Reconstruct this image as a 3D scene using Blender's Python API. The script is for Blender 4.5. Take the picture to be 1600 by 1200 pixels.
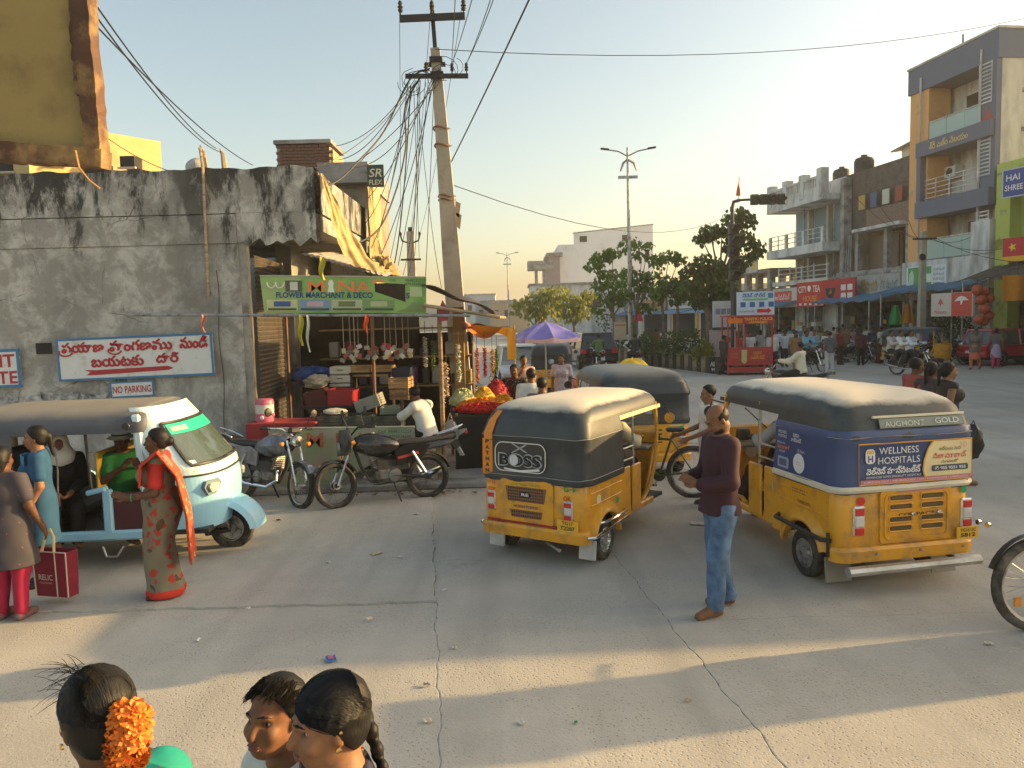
import bpy, bmesh, math, random
import numpy as np
from mathutils import Vector, Matrix
for o in list(bpy.data.objects): bpy.data.objects.remove(o)
SC = bpy.context.scene; COL = SC.collection
R = math.radians
random.seed(7); np.random.seed(7)
# ------------------------------------------------------------------ camera, sky, sun, exposure
HC, FPX = 2.42, 1200.0
CAMR = Matrix.Rotation(R(90-4.8), 3, 'X') @ Matrix.Rotation(R(-1.5), 3, 'Z')
cam = bpy.data.cameras.new('camera'); cam.lens = 27.0; cam.sensor_width = 36.0; cam.clip_start = .05; cam.clip_end = 3000
camo = bpy.data.objects.new('camera', cam); COL.objects.link(camo)
camo.matrix_world = Matrix.Translation((0, 0, HC)) @ CAMR.to_4x4(); SC.camera = camo
SUN_AZ, SUN_EL = R(11.0), R(15.0)          # azimuth measured from +X towards +Y
SUND = Vector((math.cos(SUN_AZ)*math.cos(SUN_EL), math.sin(SUN_AZ)*math.cos(SUN_EL), math.sin(SUN_EL)))
W = bpy.data.worlds.new('World'); SC.world = W; W.use_nodes = True
_n = W.node_tree.nodes; _bg = _n['Background']
_sky = _n.new('ShaderNodeTexSky'); _sky.sky_type = 'NISHITA'; _sky.sun_disc = False
_sky.sun_elevation = SUN_EL; _sky.sun_rotation = R(90)-SUN_AZ
_sky.air_density = 1.0; _sky.dust_density = 3.0; _sky.ozone_density = .6; _sky.altitude = 0
_tint = _n.new('ShaderNodeMix'); _tint.data_type = 'RGBA'; _tint.blend_type = 'MULTIPLY'; _tint.inputs[0].default_value = 1; _tint.inputs[7].default_value = (1.07, .99, .84, 1)
W.node_tree.links.new(_sky.outputs[0], _tint.inputs[6]); W.node_tree.links.new(_tint.outputs[2], _bg.inputs[0]); _bg.inputs[1].default_value = .112
_sl = bpy.data.lights.new('sun', 'SUN'); _sl.energy = 3.3; _sl.angle = R(.6); _sl.color = (1, .66, .27)
_so = bpy.data.objects.new('sun', _sl); COL.objects.link(_so)
_so.rotation_euler = SUND.to_track_quat('Z', 'Y').to_euler(); _so.location = (40, 10, 30)
VS = SC.view_settings; VS.view_transform = 'Standard'; VS.look = 'None'; VS.gamma = 1; VS.use_curve_mapping = False
VS.exposure = 1.5
try: SC.cycles.max_bounces = 6; SC.cycles.transparent_max_bounces = 12
except Exception: pass
# ------------------------------------------------------------------ helpers
def ray(px, py): return CAMR @ Vector(((px-800)/FPX, (600-py)/FPX, -1))
def at(px, py, Y):
    d = ray(px, py); return Vector((0, 0, HC)) + d*(Y/d.y)
def gnd(px, py, z=0.0):
    d = ray(px, py); return Vector((0, 0, HC)) + d*((z-HC)/d.z)
def V3(*a): return Vector(a)
MATS = {}
def _sock(n, *names):
    for k in names:
        if k in n.inputs: return n.inputs[k]
def M(key, col=(.5, .5, .5), rough=.7, var=.12, scale=5., bump=0., metal=0., dirt=None, dscale=2., stretch=(1, 1, 1), coat=0., spec=.5,
      alpha=1., trans=0., bscale=None, emit=None, top=None, hue=None):
    """one procedural principled material: base colour broken up by noise, optional dirt blotches (col, amount), dust and painted sun paleness on upward faces"""
    if key in MATS: return MATS[key]
    m = bpy.data.materials.new(key); m.use_nodes = True; MATS[key] = m
    nt = m.node_tree; N = nt.nodes; L = nt.links.new; b = N['Principled BSDF']
    m.diffuse_color = (*col, 1)
    tc = N.new('ShaderNodeTexCoord'); mp = N.new('ShaderNodeMapping'); mp.inputs['Scale'].default_value = stretch
    L(tc.outputs['Object'], mp.inputs[0])
    def noise(s, d=4, r=.6):
        n = N.new('ShaderNodeTexNoise'); n.inputs['Scale'].default_value = s; n.inputs['Detail'].default_value = d
        n.inputs['Roughness'].default_value = r; L(mp.outputs[0], n.inputs['Vector']); return n
    def mix(fac, a, c):
        x = N.new('ShaderNodeMix'); x.data_type = 'RGBA'
        if hasattr(fac, 'is_linked') or not isinstance(fac, (int, float)): L(fac, x.inputs[0])
        else: x.inputs[0].default_value = fac
        for v, i in ((a, 6), (c, 7)):
            if isinstance(v, tuple): x.inputs[i].default_value = (*v[:3], 1)
            else: L(v, x.inputs[i])
        return x.outputs[2]
    def ramp(src, lo, hi):
        x = N.new('ShaderNodeMapRange'); x.inputs[1].default_value = lo; x.inputs[2].default_value = hi; L(src, x.inputs[0]); return x.outputs[0]
    n1 = noise(scale)
    lo = tuple(max(0, c*(1-var)) for c in col); hi = tuple(min(1, c*(1+var)) for c in col)
    if hue: hi = hue
    out = mix(ramp(n1.outputs[0], .3, .7), lo, hi)
    if dirt:
        n2 = noise(dscale, 6, .65); out = mix(ramp(n2.outputs[0], .62-.3*dirt[1], .75-.12*dirt[1]), out, dirt[0])
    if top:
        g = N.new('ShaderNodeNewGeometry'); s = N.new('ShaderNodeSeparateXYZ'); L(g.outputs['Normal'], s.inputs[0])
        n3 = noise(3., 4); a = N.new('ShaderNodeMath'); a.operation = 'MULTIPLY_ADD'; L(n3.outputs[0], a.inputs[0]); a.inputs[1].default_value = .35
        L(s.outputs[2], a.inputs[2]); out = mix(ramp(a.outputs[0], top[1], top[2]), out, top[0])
    L(out, b.inputs['Base Color'])
    b.inputs['Roughness'].default_value = rough; b.inputs['Metallic'].default_value = metal
    _sock(b, 'Specular IOR Level', 'Specular').default_value = spec
    if coat: _sock(b, 'Coat Weight', 'Clearcoat').default_value = coat; _sock(b, 'Coat Roughness').default_value = .12
    if trans: _sock(b, 'Transmission Weight', 'Transmission').default_value = trans
    if alpha < 1: b.inputs['Alpha'].default_value = alpha
    if emit: _sock(b, 'Emission Color').default_value = (*emit[0], 1); _sock(b, 'Emission Strength').default_value = emit[1]
    if bump:
        nb = noise(bscale or scale*4, 5, .6); bp = N.new('ShaderNodeBump'); bp.inputs['Strength'].default_value = min(1, bump); bp.inputs['Distance'].default_value = .02*max(bump, .3)
        L(nb.outputs[0], bp.inputs['Height']); L(bp.outputs[0], b.inputs['Normal'])
    return m
def flat(col, rough=.65, **k): return M('flat_%.3f_%.3f_%.3f_%.2f' % (*col, rough), col, rough, k.pop('var', .08), **k)
def srgb(r, g, b):
    f = lambda c: (c/255/12.92) if c <= 10 else ((c/255+.055)/1.055)**2.4
    return (f(r), f(g), f(b))
def C(r, g, b, rough=.65, **k): return flat(srgb(r, g, b), rough, **k)

class MB:
    """collects faces for one mesh"""
    def __init__(s): s.v = []; s.f = []; s.m = []; s.mi = 0
    def add(s, vs, fs):
        o = len(s.v); s.v += [tuple(p) for p in vs]; s.f += [tuple(i+o for i in f) for f in fs]; s.m += [s.mi]*len(fs); return s
    def box(s, c, d, rot=None, bev=0.):
        hx, hy, hz = d[0]/2, d[1]/2, d[2]/2
        if bev <= 0:
            P = [Vector((x*hx, y*hy, z*hz)) for x in (-1, 1) for y in (-1, 1) for z in (-1, 1)]
            Fs = [(0, 1, 3, 2), (4, 6, 7, 5), (0, 4, 5, 1), (2, 3, 7, 6), (0, 2, 6, 4), (1, 5, 7, 3)]
        else:
            b = min(bev, hx*.95, hy*.95, hz*.95); P = []; idx = {}
            for x in (-1, 1):
                for y in (-1, 1):
                    for z in (-1, 1):
                        for a in range(3):
                            e = [b, b, b]; e[a] = 0
                            idx[(x, y, z, a)] = len(P); P.append(Vector((x*(hx-e[0]), y*(hy-e[1]), z*(hz-e[2]))))
            Fs = []
            sg = (-1, 1)
            for a in range(3):
                o1, o2 = [(1, 2), (0, 2), (0, 1)][a]
                for q in sg:
                    def k(u, w):
                        t = [0, 0, 0]; t[a] = q; t[o1] = u; t[o2] = w; return idx[(*t, a)]
                    f = [k(-1, -1), k(1, -1), k(1, 1), k(-1, 1)]
                    Fs.append(f if (q > 0) == (a != 1) else f[::-1])
            for a in range(3):           # edges along axis a
                o1, o2 = [(1, 2), (0, 2), (0, 1)][a]
                for u in sg:
                    for w in sg:
                        def k(q, ax):
                            t = [0, 0, 0]; t[a] = q; t[o1] = u; t[o2] = w; return idx[(*t, ax)]
                        f = [k(-1, o1), k(1, o1), k(1, o2), k(-1, o2)]
                        Fs.append(f if (u*w > 0) == (a == 1) else f[::-1])
            for x in sg:
                for y in sg:
                    for z in sg:
                        f = [idx[(x, y, z, 0)], idx[(x, y, z, 1)], idx[(x, y, z, 2)]]
                        Fs.append(f if x*y*z > 0 else f[::-1])
        if rot is not None:
            P = [rot @ p for p in P]
        c = Vector(c); return s.add([p+c for p in P], Fs)
    def tube(s, path, rad, n=8, caps=True, closed=False):
        path = [Vector(p) for p in path]; k = len(path)
        rads = rad if isinstance(rad, (list, tuple)) else [rad]*k
        vs = []; up = None
        for i, p in enumerate(path):
            a = path[i-1] if (i > 0 or closed) else p; b = path[(i+1) % k] if (i < k-1 or closed) else p
            t = (b-a)
            if t.length < 1e-9: t = Vector((0, 0, 1))
            t.normalize()
            if up is None:
                up = Vector((0, 0, 1)) if abs(t.z) < .9 else Vector((1, 0, 0))
            sd = t.cross(up)
            if sd.length < 1e-6: sd = t.cross(Vector((1, 0, 0)))
            sd.normalize(); up = sd.cross(t).normalized()
            for j in range(n):
                an = 2*math.pi*j/n; vs.append(p+(sd*math.cos(an)+up*math.sin(an))*rads[i])
        fs = []
        for i in range(k if closed else k-1):
            for j in range(n):
                a = i*n+j; b = i*n+(j+1) % n; c = ((i+1) % k)*n+(j+1) % n; d = ((i+1) % k)*n+j
                fs.append((a, b, c, d))
        if caps and not closed:
            fs.append(tuple(range(n))[::-1]); fs.append(tuple((k-1)*n+j for j in range(n)))
        return s.add(vs, fs)
    def lathe(s, prof, n=20, mat=None, caps=True):
        """prof: (radius, height) list turned about local z, then mat applied"""
        vs = []; fs = []
        for r, h in prof:
            for j in range(n):
                a = 2*math.pi*j/n; vs.append(Vector((r*math.cos(a), r*math.sin(a), h)))
        for i in range(len(prof)-1):
            for j in range(n): fs.append((i*n+j, i*n+(j+1) % n, (i+1)*n+(j+1) % n, (i+1)*n+j))
        if caps:
            fs.append(tuple(range(n))[::-1]); fs.append(tuple((len(prof)-1)*n+j for j in range(n)))
        if mat is not None: vs = [mat @ v for v in vs]
        return s.add(vs, fs)
    def loft(s, rings, caps=True, closed=True):
        n = len(rings[0]); vs = [p for r in rings for p in r]; fs = []
        for i in range(len(rings)-1):
            for j in range(n if closed else n-1): fs.append((i*n+j, i*n+(j+1) % n, (i+1)*n+(j+1) % n, (i+1)*n+j))
        if caps and closed:
            fs.append(tuple(range(n))[::-1]); fs.append(tuple((len(rings)-1)*n+j for j in range(n)))
        return s.add(vs, fs)
    def prism(s, poly, t, mat=None):
        """poly: 2-D (x,z) outline extruded t along y (centred), then mat"""
        n = len(poly); vs = [Vector((x, -t/2, z)) for x, z in poly]+[Vector((x, t/2, z)) for x, z in poly]
        fs = [tuple(range(n)), tuple(range(2*n-1, n-1, -1))]+[(i, i+n, (i+1) % n+n, (i+1) % n) for i in range(n)]
        if mat is not None: vs = [mat @ v for v in vs]
        return s.add(vs, fs)
    def grid(s, fn, nu, nv, thick=0., closeu=False):
        vs = [Vector(fn(i/nu, j/nv)) for i in range(nu+1) for j in range(nv+1)]
        fs = [(i*(nv+1)+j, (i+1)*(nv+1)+j, (i+1)*(nv+1)+j+1, i*(nv+1)+j+1) for i in range(nu) for j in range(nv)]
        return s.add(vs, fs)
    def build(s, name, mat, parent=None, smooth=False, solid=0., angle=40):
        me = bpy.data.meshes.new(name); me.from_pydata(s.v, [], s.f)
        for mm in (mat if isinstance(mat, (list, tuple)) else [mat]): me.materials.append(mm)
        if any(s.m): me.polygons.foreach_set('material_index', s.m)
        bm = bmesh.new(); bm.from_mesh(me)
        bmesh.ops.recalc_face_normals(bm, faces=bm.faces)
        if solid:
            bmesh.ops.solidify(bm, geom=bm.faces[:], thickness=solid)
        bm.to_mesh(me); bm.free()
        if smooth:
            me.polygons.foreach_set('use_smooth', [True]*len(me.polygons))
            try: me.set_sharp_from_angle(angle=R(angle))
            except Exception: pass
        return link(name, me, parent)
def link(name, data, parent=None):
    o = bpy.data.objects.new(name, data); COL.objects.link(o)
    if parent is not None: o.parent = parent
    return o
def tag(o, label=None, cat=None, group=None, kind=None):
    if label: o['label'] = label
    if cat: o['category'] = cat
    if group: o['group'] = group
    if kind: o['kind'] = kind
    return o
def thing(name, label, cat, loc=(0, 0, 0), rz=0., group=None, fwd=None):
    o = link(name, None); o.location = loc; o.empty_display_size = .1
    if fwd is not None: rz = math.atan2(-fwd[0], fwd[1])
    o.rotation_euler = (0, 0, rz); return tag(o, label, cat, group)
def B(name, mat, parent, c, d, rot=None, bev=0., smooth=False): return MB().box(c, d, rot, bev).build(name, mat, parent, smooth)
def T(name, mat, parent, path, rad, n=8): return MB().tube(path, rad, n).build(name, mat, parent, True)
def copy_tree(o, parent=None):
    c = o.copy(); COL.objects.link(c); c.parent = parent
    for ch in list(o.children): copy_tree(ch, c)
    return c
def Rz(a): return Matrix.Rotation(a, 3, 'Z')
def Rx(a): return Matrix.Rotation(a, 3, 'X')
def Ry(a): return Matrix.Rotation(a, 3, 'Y')
def frame(o, x, z):
    """4x4 matrix: origin o, local x axis along x, local z along z"""
    x = Vector(x).normalized(); y = Vector(z).normalized().cross(x).normalized(); z2 = x.cross(y)
    m = Matrix((x, y, z2)).transposed().to_4x4(); m.translation = Vector(o); return m
def bez(a, b, c, n=8): return [Vector(a)*(1-t)**2+Vector(b)*2*t*(1-t)+Vector(c)*t*t for t in [i/n for i in range(n+1)]]
def sag(a, b, s, n=14):
    a = Vector(a); b = Vector(b); return [a.lerp(b, t)-Vector((0, 0, s*4*t*(1-t))) for t in [i/n for i in range(n+1)]]
_tc = {}
def text(body, mat, parent, mtx, height=None, width=None, name='lettering', bold=0., align='CENTER', extr=.0015, shear=0., spacing=1.):
    """flat lettering as a thin mesh: mtx maps local x (reading direction), y (up), z (out of the surface)"""
    c = bpy.data.curves.new('t', 'FONT'); c.body = body; c.size = 1; c.align_x = align; c.offset = bold; c.extrude = 0; c.resolution_u = 3
    c.shear = shear; c.space_character = spacing
    o = bpy.data.objects.new('t', c); COL.objects.link(o)
    dg = bpy.context.evaluated_depsgraph_get(); me = bpy.data.meshes.new_from_object(o.evaluated_get(dg))
    bpy.data.objects.remove(o); bpy.data.curves.remove(c)
    if not me.vertices: return None
    n = len(me.vertices); a = np.empty(n*3); me.vertices.foreach_get('co', a); a = a.reshape(-1, 3)
    lo = a.min(0); hi = a.max(0); ctr = (lo+hi)/2
    sx = (width/(hi[0]-lo[0])) if width else None; sy = (height/(hi[1]-lo[1])) if height else None
    sx = sx or sy; sy = sy or sx
    a[:, 0] = (a[:, 0]-ctr[0])*sx; a[:, 1] = (a[:, 1]-ctr[1])*sy; a[:, 2] = 0
    m = np.array(mtx); a = a @ m[:3, :3].T+m[:3, 3]
    me.vertices.foreach_set('co', a.ravel()); me.materials.clear(); me.materials.append(mat); me.update()
    me.name = name
    return link(name, me, parent)
def face_mtx(c, right, out):
    """text frame on a surface: x = right, y = up, z = out"""
    x = Vector(right).normalized(); z = Vector(out).normalized(); y = z.cross(x).normalized()
    m = Matrix((x, y, z)).transposed().to_4x4(); m.translation = Vector(c); return m
def decal(poly, mat, parent, mtx, name='print', z=0.):
    """flat printed shape: 2-D polygon in the frame mtx"""
    vs = [mtx @ Vector((x, y, z)) for x, y in poly]
    me = bpy.data.meshes.new(name); me.from_pydata(vs, [], [tuple(range(len(vs)))]); me.materials.append(mat); return link(name, me, parent)
def rect(x, y, w, h): return [(x-w/2, y-h/2), (x+w/2, y-h/2), (x+w/2, y+h/2), (x-w/2, y+h/2)]
def rrect(x, y, w, h, r, n=4):
    o = []
    for cx, cy, a0 in ((x+w/2-r, y+h/2-r, 0), (x-w/2+r, y+h/2-r, 90), (x-w/2+r, y-h/2+r, 180), (x+w/2-r, y-h/2+r, 270)):
        for i in range(n+1): a = R(a0+90*i/n); o.append((cx+r*math.cos(a), cy+r*math.sin(a)))
    return o
def disc(x, y, r, n=18): return [(x+r*math.cos(2*math.pi*i/n), y+r*math.sin(2*math.pi*i/n)) for i in range(n)]
# ------------------------------------------------------------------ shared materials
def concrete(key, col, fine, wear):
    m = bpy.data.materials.new(key); m.use_nodes = True; nt = m.node_tree; N = nt.nodes; L = nt.links.new; b = N['Principled BSDF']
    tc = N.new('ShaderNodeTexCoord'); pos = tc.outputs['Object']
    def noise(s, d=6, r=.62):
        n = N.new('ShaderNodeTexNoise'); n.inputs['Scale'].default_value = s; n.inputs['Detail'].default_value = d; n.inputs['Roughness'].default_value = r; L(pos, n.inputs['Vector']); return n.outputs[0]
    def mr(s, a, c, lo=0., hi=1.):
        x = N.new('ShaderNodeMapRange'); x.inputs[1].default_value = a; x.inputs[2].default_value = c; x.inputs[3].default_value = lo; x.inputs[4].default_value = hi; L(s, x.inputs[0]); return x.outputs[0]
    def mix(f, a, c):
        x = N.new('ShaderNodeMix'); x.data_type = 'RGBA'; L(f, x.inputs[0])
        for v, i in ((a, 6), (c, 7)):
            if isinstance(v, tuple): x.inputs[i].default_value = (*v, 1)
            else: L(v, x.inputs[i])
        return x.outputs[2]
    big = noise(.35, 5); mid = noise(2.2, 6); grit = noise(55., 3, .7)
    c = mix(mr(big, .35, .65), tuple(v*.80 for v in col), tuple(v*1.12 for v in col))
    drift = noise(.16, 4, .55); c = mix(mr(drift, .48, .62, 0, .55), c, (col[0]*1.12, col[1]*1.02, col[2]*.86)); pt = noise(.8, 7, .7); c = mix(mr(pt, .52, .6, 0, .30), c, tuple(v*.74 for v in col))
    c = mix(mr(mid, .45, .75, 0, .35), c, tuple(v*.72 for v in col))
    vo = N.new('ShaderNodeTexVoronoi'); vo.inputs['Scale'].default_value = 34.; vo.inputs['Randomness'].default_value = 1.; L(pos, vo.inputs['Vector'])
    vo2 = N.new('ShaderNodeTexVoronoi'); vo2.inputs['Scale'].default_value = 9.; L(pos, vo2.inputs['Vector'])
    pit = mr(vo.outputs['Distance'], .12, .3); gate = mr(noise(1.3, 4), .36, .56)
    pm = N.new('ShaderNodeMath'); pm.operation = 'SUBTRACT'; pm.inputs[0].default_value = 1; L(pit, pm.inputs[1])
    pg = N.new('ShaderNodeMath'); pg.operation = 'MULTIPLY'; L(pm.outputs[0], pg.inputs[0]); L(gate, pg.inputs[1])
    c = mix(mr(pg.outputs[0], 0, 1, 0, .55*fine), c, tuple(v*.42 for v in col))
    c = mix(mr(grit, .5, .72, 0, .35), c, tuple(min(1, v*1.25) for v in col))
    tm = N.new('ShaderNodeMapping'); tm.inputs['Scale'].default_value = (2.2, .10, 1); tm.inputs['Rotation'].default_value = (0, 0, .35); L(pos, tm.inputs[0]); tn = N.new('ShaderNodeTexNoise'); tn.inputs['Scale'].default_value = 1.1; tn.inputs['Detail'].default_value = 5; L(tm.outputs[0], tn.inputs['Vector']); c = mix(mr(tn.outputs[0], .5, .66, 0, .38), c, tuple(v*.66 for v in col))
    oil = noise(.9, 5, .7); c = mix(mr(oil, .62, .74, 0, wear), c, (.09, .085, .08))
    L(c, b.inputs['Base Color']); b.inputs['Roughness'].default_value = .85; _sock(b, 'Specular IOR Level', 'Specular').default_value = .3
    bp = N.new('ShaderNodeBump'); bp.inputs['Strength'].default_value = .38; bp.inputs['Distance'].default_value = .010
    h = N.new('ShaderNodeMath'); h.operation = 'SUBTRACT'; L(grit, h.inputs[0]); L(pg.outputs[0], h.inputs[1])
    L(h.outputs[0], bp.inputs['Height']); L(bp.outputs[0], b.inputs['Normal'])
    MATS[key] = m; return m
ROAD = concrete('road_concrete', (.46, .435, .385), 1., .4)
DIRT = M('joint_dirt', (.26, .225, .18), .95, .3, 12, bump=.6)
def stained_wall(key, base, dark, light, ztop, amount=1., zs=.35):
    m = bpy.data.materials.new(key); m.use_nodes = True; nt = m.node_tree; N = nt.nodes; L = nt.links.new; b = N['Principled BSDF']
    tc = N.new('ShaderNodeTexCoord'); mp = N.new('ShaderNodeMapping'); mp.inputs['Scale'].default_value = (1, 1, zs); L(tc.outputs['Object'], mp.inputs[0])
    def noise(s, src, d=7, r=.68, dist=0.):
        n = N.new('ShaderNodeTexNoise'); n.inputs['Scale'].default_value = s; n.inputs['Detail'].default_value = d; n.inputs['Roughness'].default_value = r; n.inputs['Distortion'].default_value = dist; L(src, n.inputs['Vector']); return n.outputs[0]
    def mr(s, a, c, lo=0., hi=1.):
        x = N.new('ShaderNodeMapRange'); x.inputs[1].default_value = a; x.inputs[2].default_value = c; x.inputs[3].default_value = lo; x.inputs[4].default_value = hi; L(s, x.inputs[0]); return x.outputs[0]
    def mix(f, a, c):
        x = N.new('ShaderNodeMix'); x.data_type = 'RGBA'; L(f, x.inputs[0])
        for v, i in ((a, 6), (c, 7)):
            if isinstance(v, tuple): x.inputs[i].default_value = (*v, 1)
            else: L(v, x.inputs[i])
        return x.outputs[2]
    def math_(op, a, c):
        x = N.new('ShaderNodeMath'); x.operation = op
        for v, i in ((a, 0), (c, 1)):
            if isinstance(v, (int, float)): x.inputs[i].default_value = v
            else: L(v, x.inputs[i])
        return x.outputs[0]
    o = tc.outputs['Object']
    c = mix(mr(noise(1.1, o), .35, .65), tuple(v*.8 for v in base), base)
    c = mix(mr(noise(2.3, o, 8, .7, .4), .46, .6, 0, .85), c, light)
    sx = N.new('ShaderNodeSeparateXYZ'); L(o, sx.inputs[0])
    st = noise(2.6, mp.outputs[0], 8, .72, .3)
    hgt = mr(sx.outputs[2], ztop-2.0, ztop-.1, -.12, .10)
    f = mr(math_('ADD', math_('ADD', st, hgt), mr(noise(.45, o, 3), .35, .65, -.10, .09)), .5, .6, 0, .92*amount); c = mix(f, c, dark)
    c = mix(mr(noise(.55, mp.outputs[0], 6), .5, .68, 0, .65*amount), c, tuple(v*.55 for v in base))
    c = mix(mr(noise(14, o, 5), .55, .75, 0, .4), c, tuple(v*.5 for v in base))
    vo = N.new('ShaderNodeTexVoronoi'); vo.feature = 'DISTANCE_TO_EDGE'; vo.inputs['Scale'].default_value = .8
    wp = N.new('ShaderNodeMix'); wp.data_type = 'RGBA'; wp.inputs[0].default_value = .12; L(o, wp.inputs[6])
    nn = N.new('ShaderNodeTexNoise'); nn.inputs['Scale'].default_value = 3; nn.inputs['Detail'].default_value = 6; L(o, nn.inputs['Vector']); L(nn.outputs['Color'], wp.inputs[7]); L(wp.outputs[2], vo.inputs['Vector'])
    crk = math_('MULTIPLY', mr(vo.outputs['Distance'], .004, .0, 0, 1), mr(noise(.9, o), .5, .56)); c = mix(crk, c, (.03, .028, .025))
    L(c, b.inputs['Base Color']); b.inputs['Roughness'].default_value = .9; _sock(b, 'Specular IOR Level', 'Specular').default_value = .2
    bp = N.new('ShaderNodeBump'); bp.inputs['Strength'].default_value = .6; bp.inputs['Distance'].default_value = .02
    L(math_('SUBTRACT', noise(9, o, 8, .7), math_('MULTIPLY', crk, .6)), bp.inputs['Height']); L(bp.outputs[0], b.inputs['Normal'])
    MATS[key] = m; return m
WALLM = stained_wall('weathered_plaster', (.34, .33, .305), (.026, .026, .025), (.55, .545, .51), 4.9)
GREYC = M('grey_cement', (.33, .32, .30), .9, .25, 2.5, bump=.35, dirt=((.09, .09, .085), .5), dscale=1.2)
RUST = M('rusty_iron', (.16, .09, .06), .8, .4, 9, bump=.3, dirt=((.30, .13, .06), .6), dscale=5)
STEEL = M('dull_steel', (.42, .42, .41), .45, .15, 8, metal=.9, dirt=((.12, .10, .08), .4), dscale=6)
CHROME = M('chrome', (.72, .72, .70), .16, .06, 6, metal=1., dirt=((.3, .27, .22), .25), dscale=9)
BLACKP = M('black_plastic', (.018, .018, .019), .5, .3, 9, dirt=((.09, .08, .065), .35), dscale=4)
RUBBER = M('tyre_rubber', (.022, .021, .020), .8, .3, 20, bump=.3, dirt=((.14, .12, .095), .5), dscale=5)
WOOD = M('raw_wood', (.30, .19, .095), .8, .35, 6, stretch=(1, 1, 8), bump=.3, dirt=((.08, .05, .03), .4))
CRATEW = M('crate_pine', (.46, .29, .13), .8, .25, 7, stretch=(1, 6, 6), dirt=((.18, .1, .05), .4))
BAMBOO = M('old_bamboo', (.35, .27, .17), .75, .3, 5, stretch=(1, 1, 6), dirt=((.1, .08, .06), .4))
GLASS = M('window_glass', (.10, .13, .14), .08, .1, 3, spec=.8, alpha=.55)
CLEARG = M('clear_glass', (.75, .83, .80), .05, .05, 3, spec=.7, alpha=.28)
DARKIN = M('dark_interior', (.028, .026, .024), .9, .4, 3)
CABLE = M('black_cable', (.012, .012, .013), .6, .2, 8)
def xf(Y): return 21.6-.15*(Y-37)
def H_at(p): return 499-(p-800)*.0262
# ------------------------------------------------------------------ ground and road slabs
g = MB(); nx = 60
xs = [-400, -200, -90, -40, -20, -10, -5, 0, 5, 10, 20, 40, 90, 200, 400]; ys = [-60, -20, -5, 0, 5, 10, 20, 40, 80, 160, 320, 900]
g.add([(x, y, 0) for x in xs for y in ys], [(i*len(ys)+j, (i+1)*len(ys)+j, (i+1)*len(ys)+j+1, i*len(ys)+j+1) for i in range(len(xs)-1) for j in range(len(ys)-1)])
ground = tag(g.build('ground', ROAD), kind='structure')
def jit(x, y, a=.028):
    return (x+a*(math.sin(y*7.3+x)+.6*math.sin(y*19.1+2*x)+.5*math.sin(y*41+x*3)), y+a*(math.sin(x*6.1+y)+.6*math.sin(x*17.7+2*y)+.5*math.sin(x*37)))
def slab(x0, x1, y0, y1, z, gap=.001, tilt=(0, 0)):
    """one poured road slab with ragged edges; the joints are open and slightly uneven"""
    lean = lambda y: -.11*(y-5.)
    pts = []
    def run(a, b):
        n = max(3, int(math.hypot(b[0]-a[0], b[1]-a[1])/.07))
        for i in range(n): t = i/n; pts.append((a[0]+(b[0]-a[0])*t, a[1]+(b[1]-a[1])*t))
    c = [(x0+gap, y0+gap), (x1-gap, y0+gap), (x1-gap, y1-gap), (x0+gap, y1-gap)]
    for i in range(4): run(c[i], c[(i+1) % 4])
    P = []
    for x, y in pts:
        jx, jy = jit(x, y, .011); P.append((jx+lean(jy), jy))
    cx = (x0+x1)/2; cy = (y0+y1)/2
    zz = lambda x, y: z+tilt[0]*(x-cx)+tilt[1]*(y-cy)
    n = len(P); m = MB()
    top = [(x, y, zz(x, y)) for x, y in P]; inn = []
    for (x, y) in P:
        dx = cx+lean(y)-x; dy = cy-y; l = math.hypot(dx, dy); inn.append((x+dx/l*.008, y+dy/l*.008, zz(x, y)))
    top = [(x, y, q-.0018) for x, y, q in top]
    m.add(inn+top+[(x, y, -.04) for x, y, q in top], [tuple(range(n))]+[(i, i+n, (i+1) % n+n, (i+1) % n) for i in range(n)]+[(i+n, i+2*n, (i+1) % n+2*n, (i+1) % n+n) for i in range(n)])
    return m.build('concrete_slab', ROAD, ground)
for a in [(-13, -.55, .8, 5.82, .010), (-13, -.55, 5.82, 6.42, .008, .002, (0, .006)), (-13, -.55, 6.42, 10.4, .024, .003, (.0006, -.002)),
          (-.55, 1.28, .8, 9.6, .012, .001), (1.28, 4.6, .8, 5.9, .013, .003), (1.28, 4.6, 5.9, 10.6, .011, .004), (4.6, 9, .8, 7.2, .010), (4.6, 9, 7.2, 12, .012)]: slab(*a)
B('joint_bed', DIRT, ground, (-2, 5.1, .002), (22, 8.6, .004))
# ------------------------------------------------------------------ weathered corner building with the painted signs (left)
LB = thing('corner_building', 'weathered grey plaster building with black stains and painted exit signs', 'building', (0, 12, 0))
WX = -4.17
wall = MB(); wall.box(((-15+WX)/2, .15, 1.85), (WX+15, .3, 3.70)); wl = wall.build('front_wall', WALLM, LB)
B('lintel_band', WALLM, LB, ((-15+WX)/2-.006, .13, 3.925), (WX+15, .30, .44))
def parapet(x0, x1, y0, y1, z0, z1, name):
    """ragged top edge"""
    m = MB(); n = int(abs(x1-x0)/.12)+2
    for k in range(n):
        a = x0+(x1-x0)*k/n; b = x0+(x1-x0)*(k+1)/n
        za = z1+.016*math.sin(a*5.1)+.012*math.sin(a*13.3+1); zb = z1+.016*math.sin(b*5.1)+.012*math.sin(b*13.3+1)
        m.add([(a, y0, z0), (b, y0, z0), (b, y0, zb), (a, y0, za), (a, y1, z0), (b, y1, z0), (b, y1, zb), (a, y1, za)], [(0, 1, 2, 3), (3, 2, 6, 7), (5, 4, 7, 6)])
    return m.build(name, WALLM, LB)
parapet(-15, -2.95, -.01, .26, 4.16, 4.84, 'parapet')
B('parapet_return', WALLM, LB, (-3.06, 2.6, 4.49), (.2, 4.7, .62))
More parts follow.
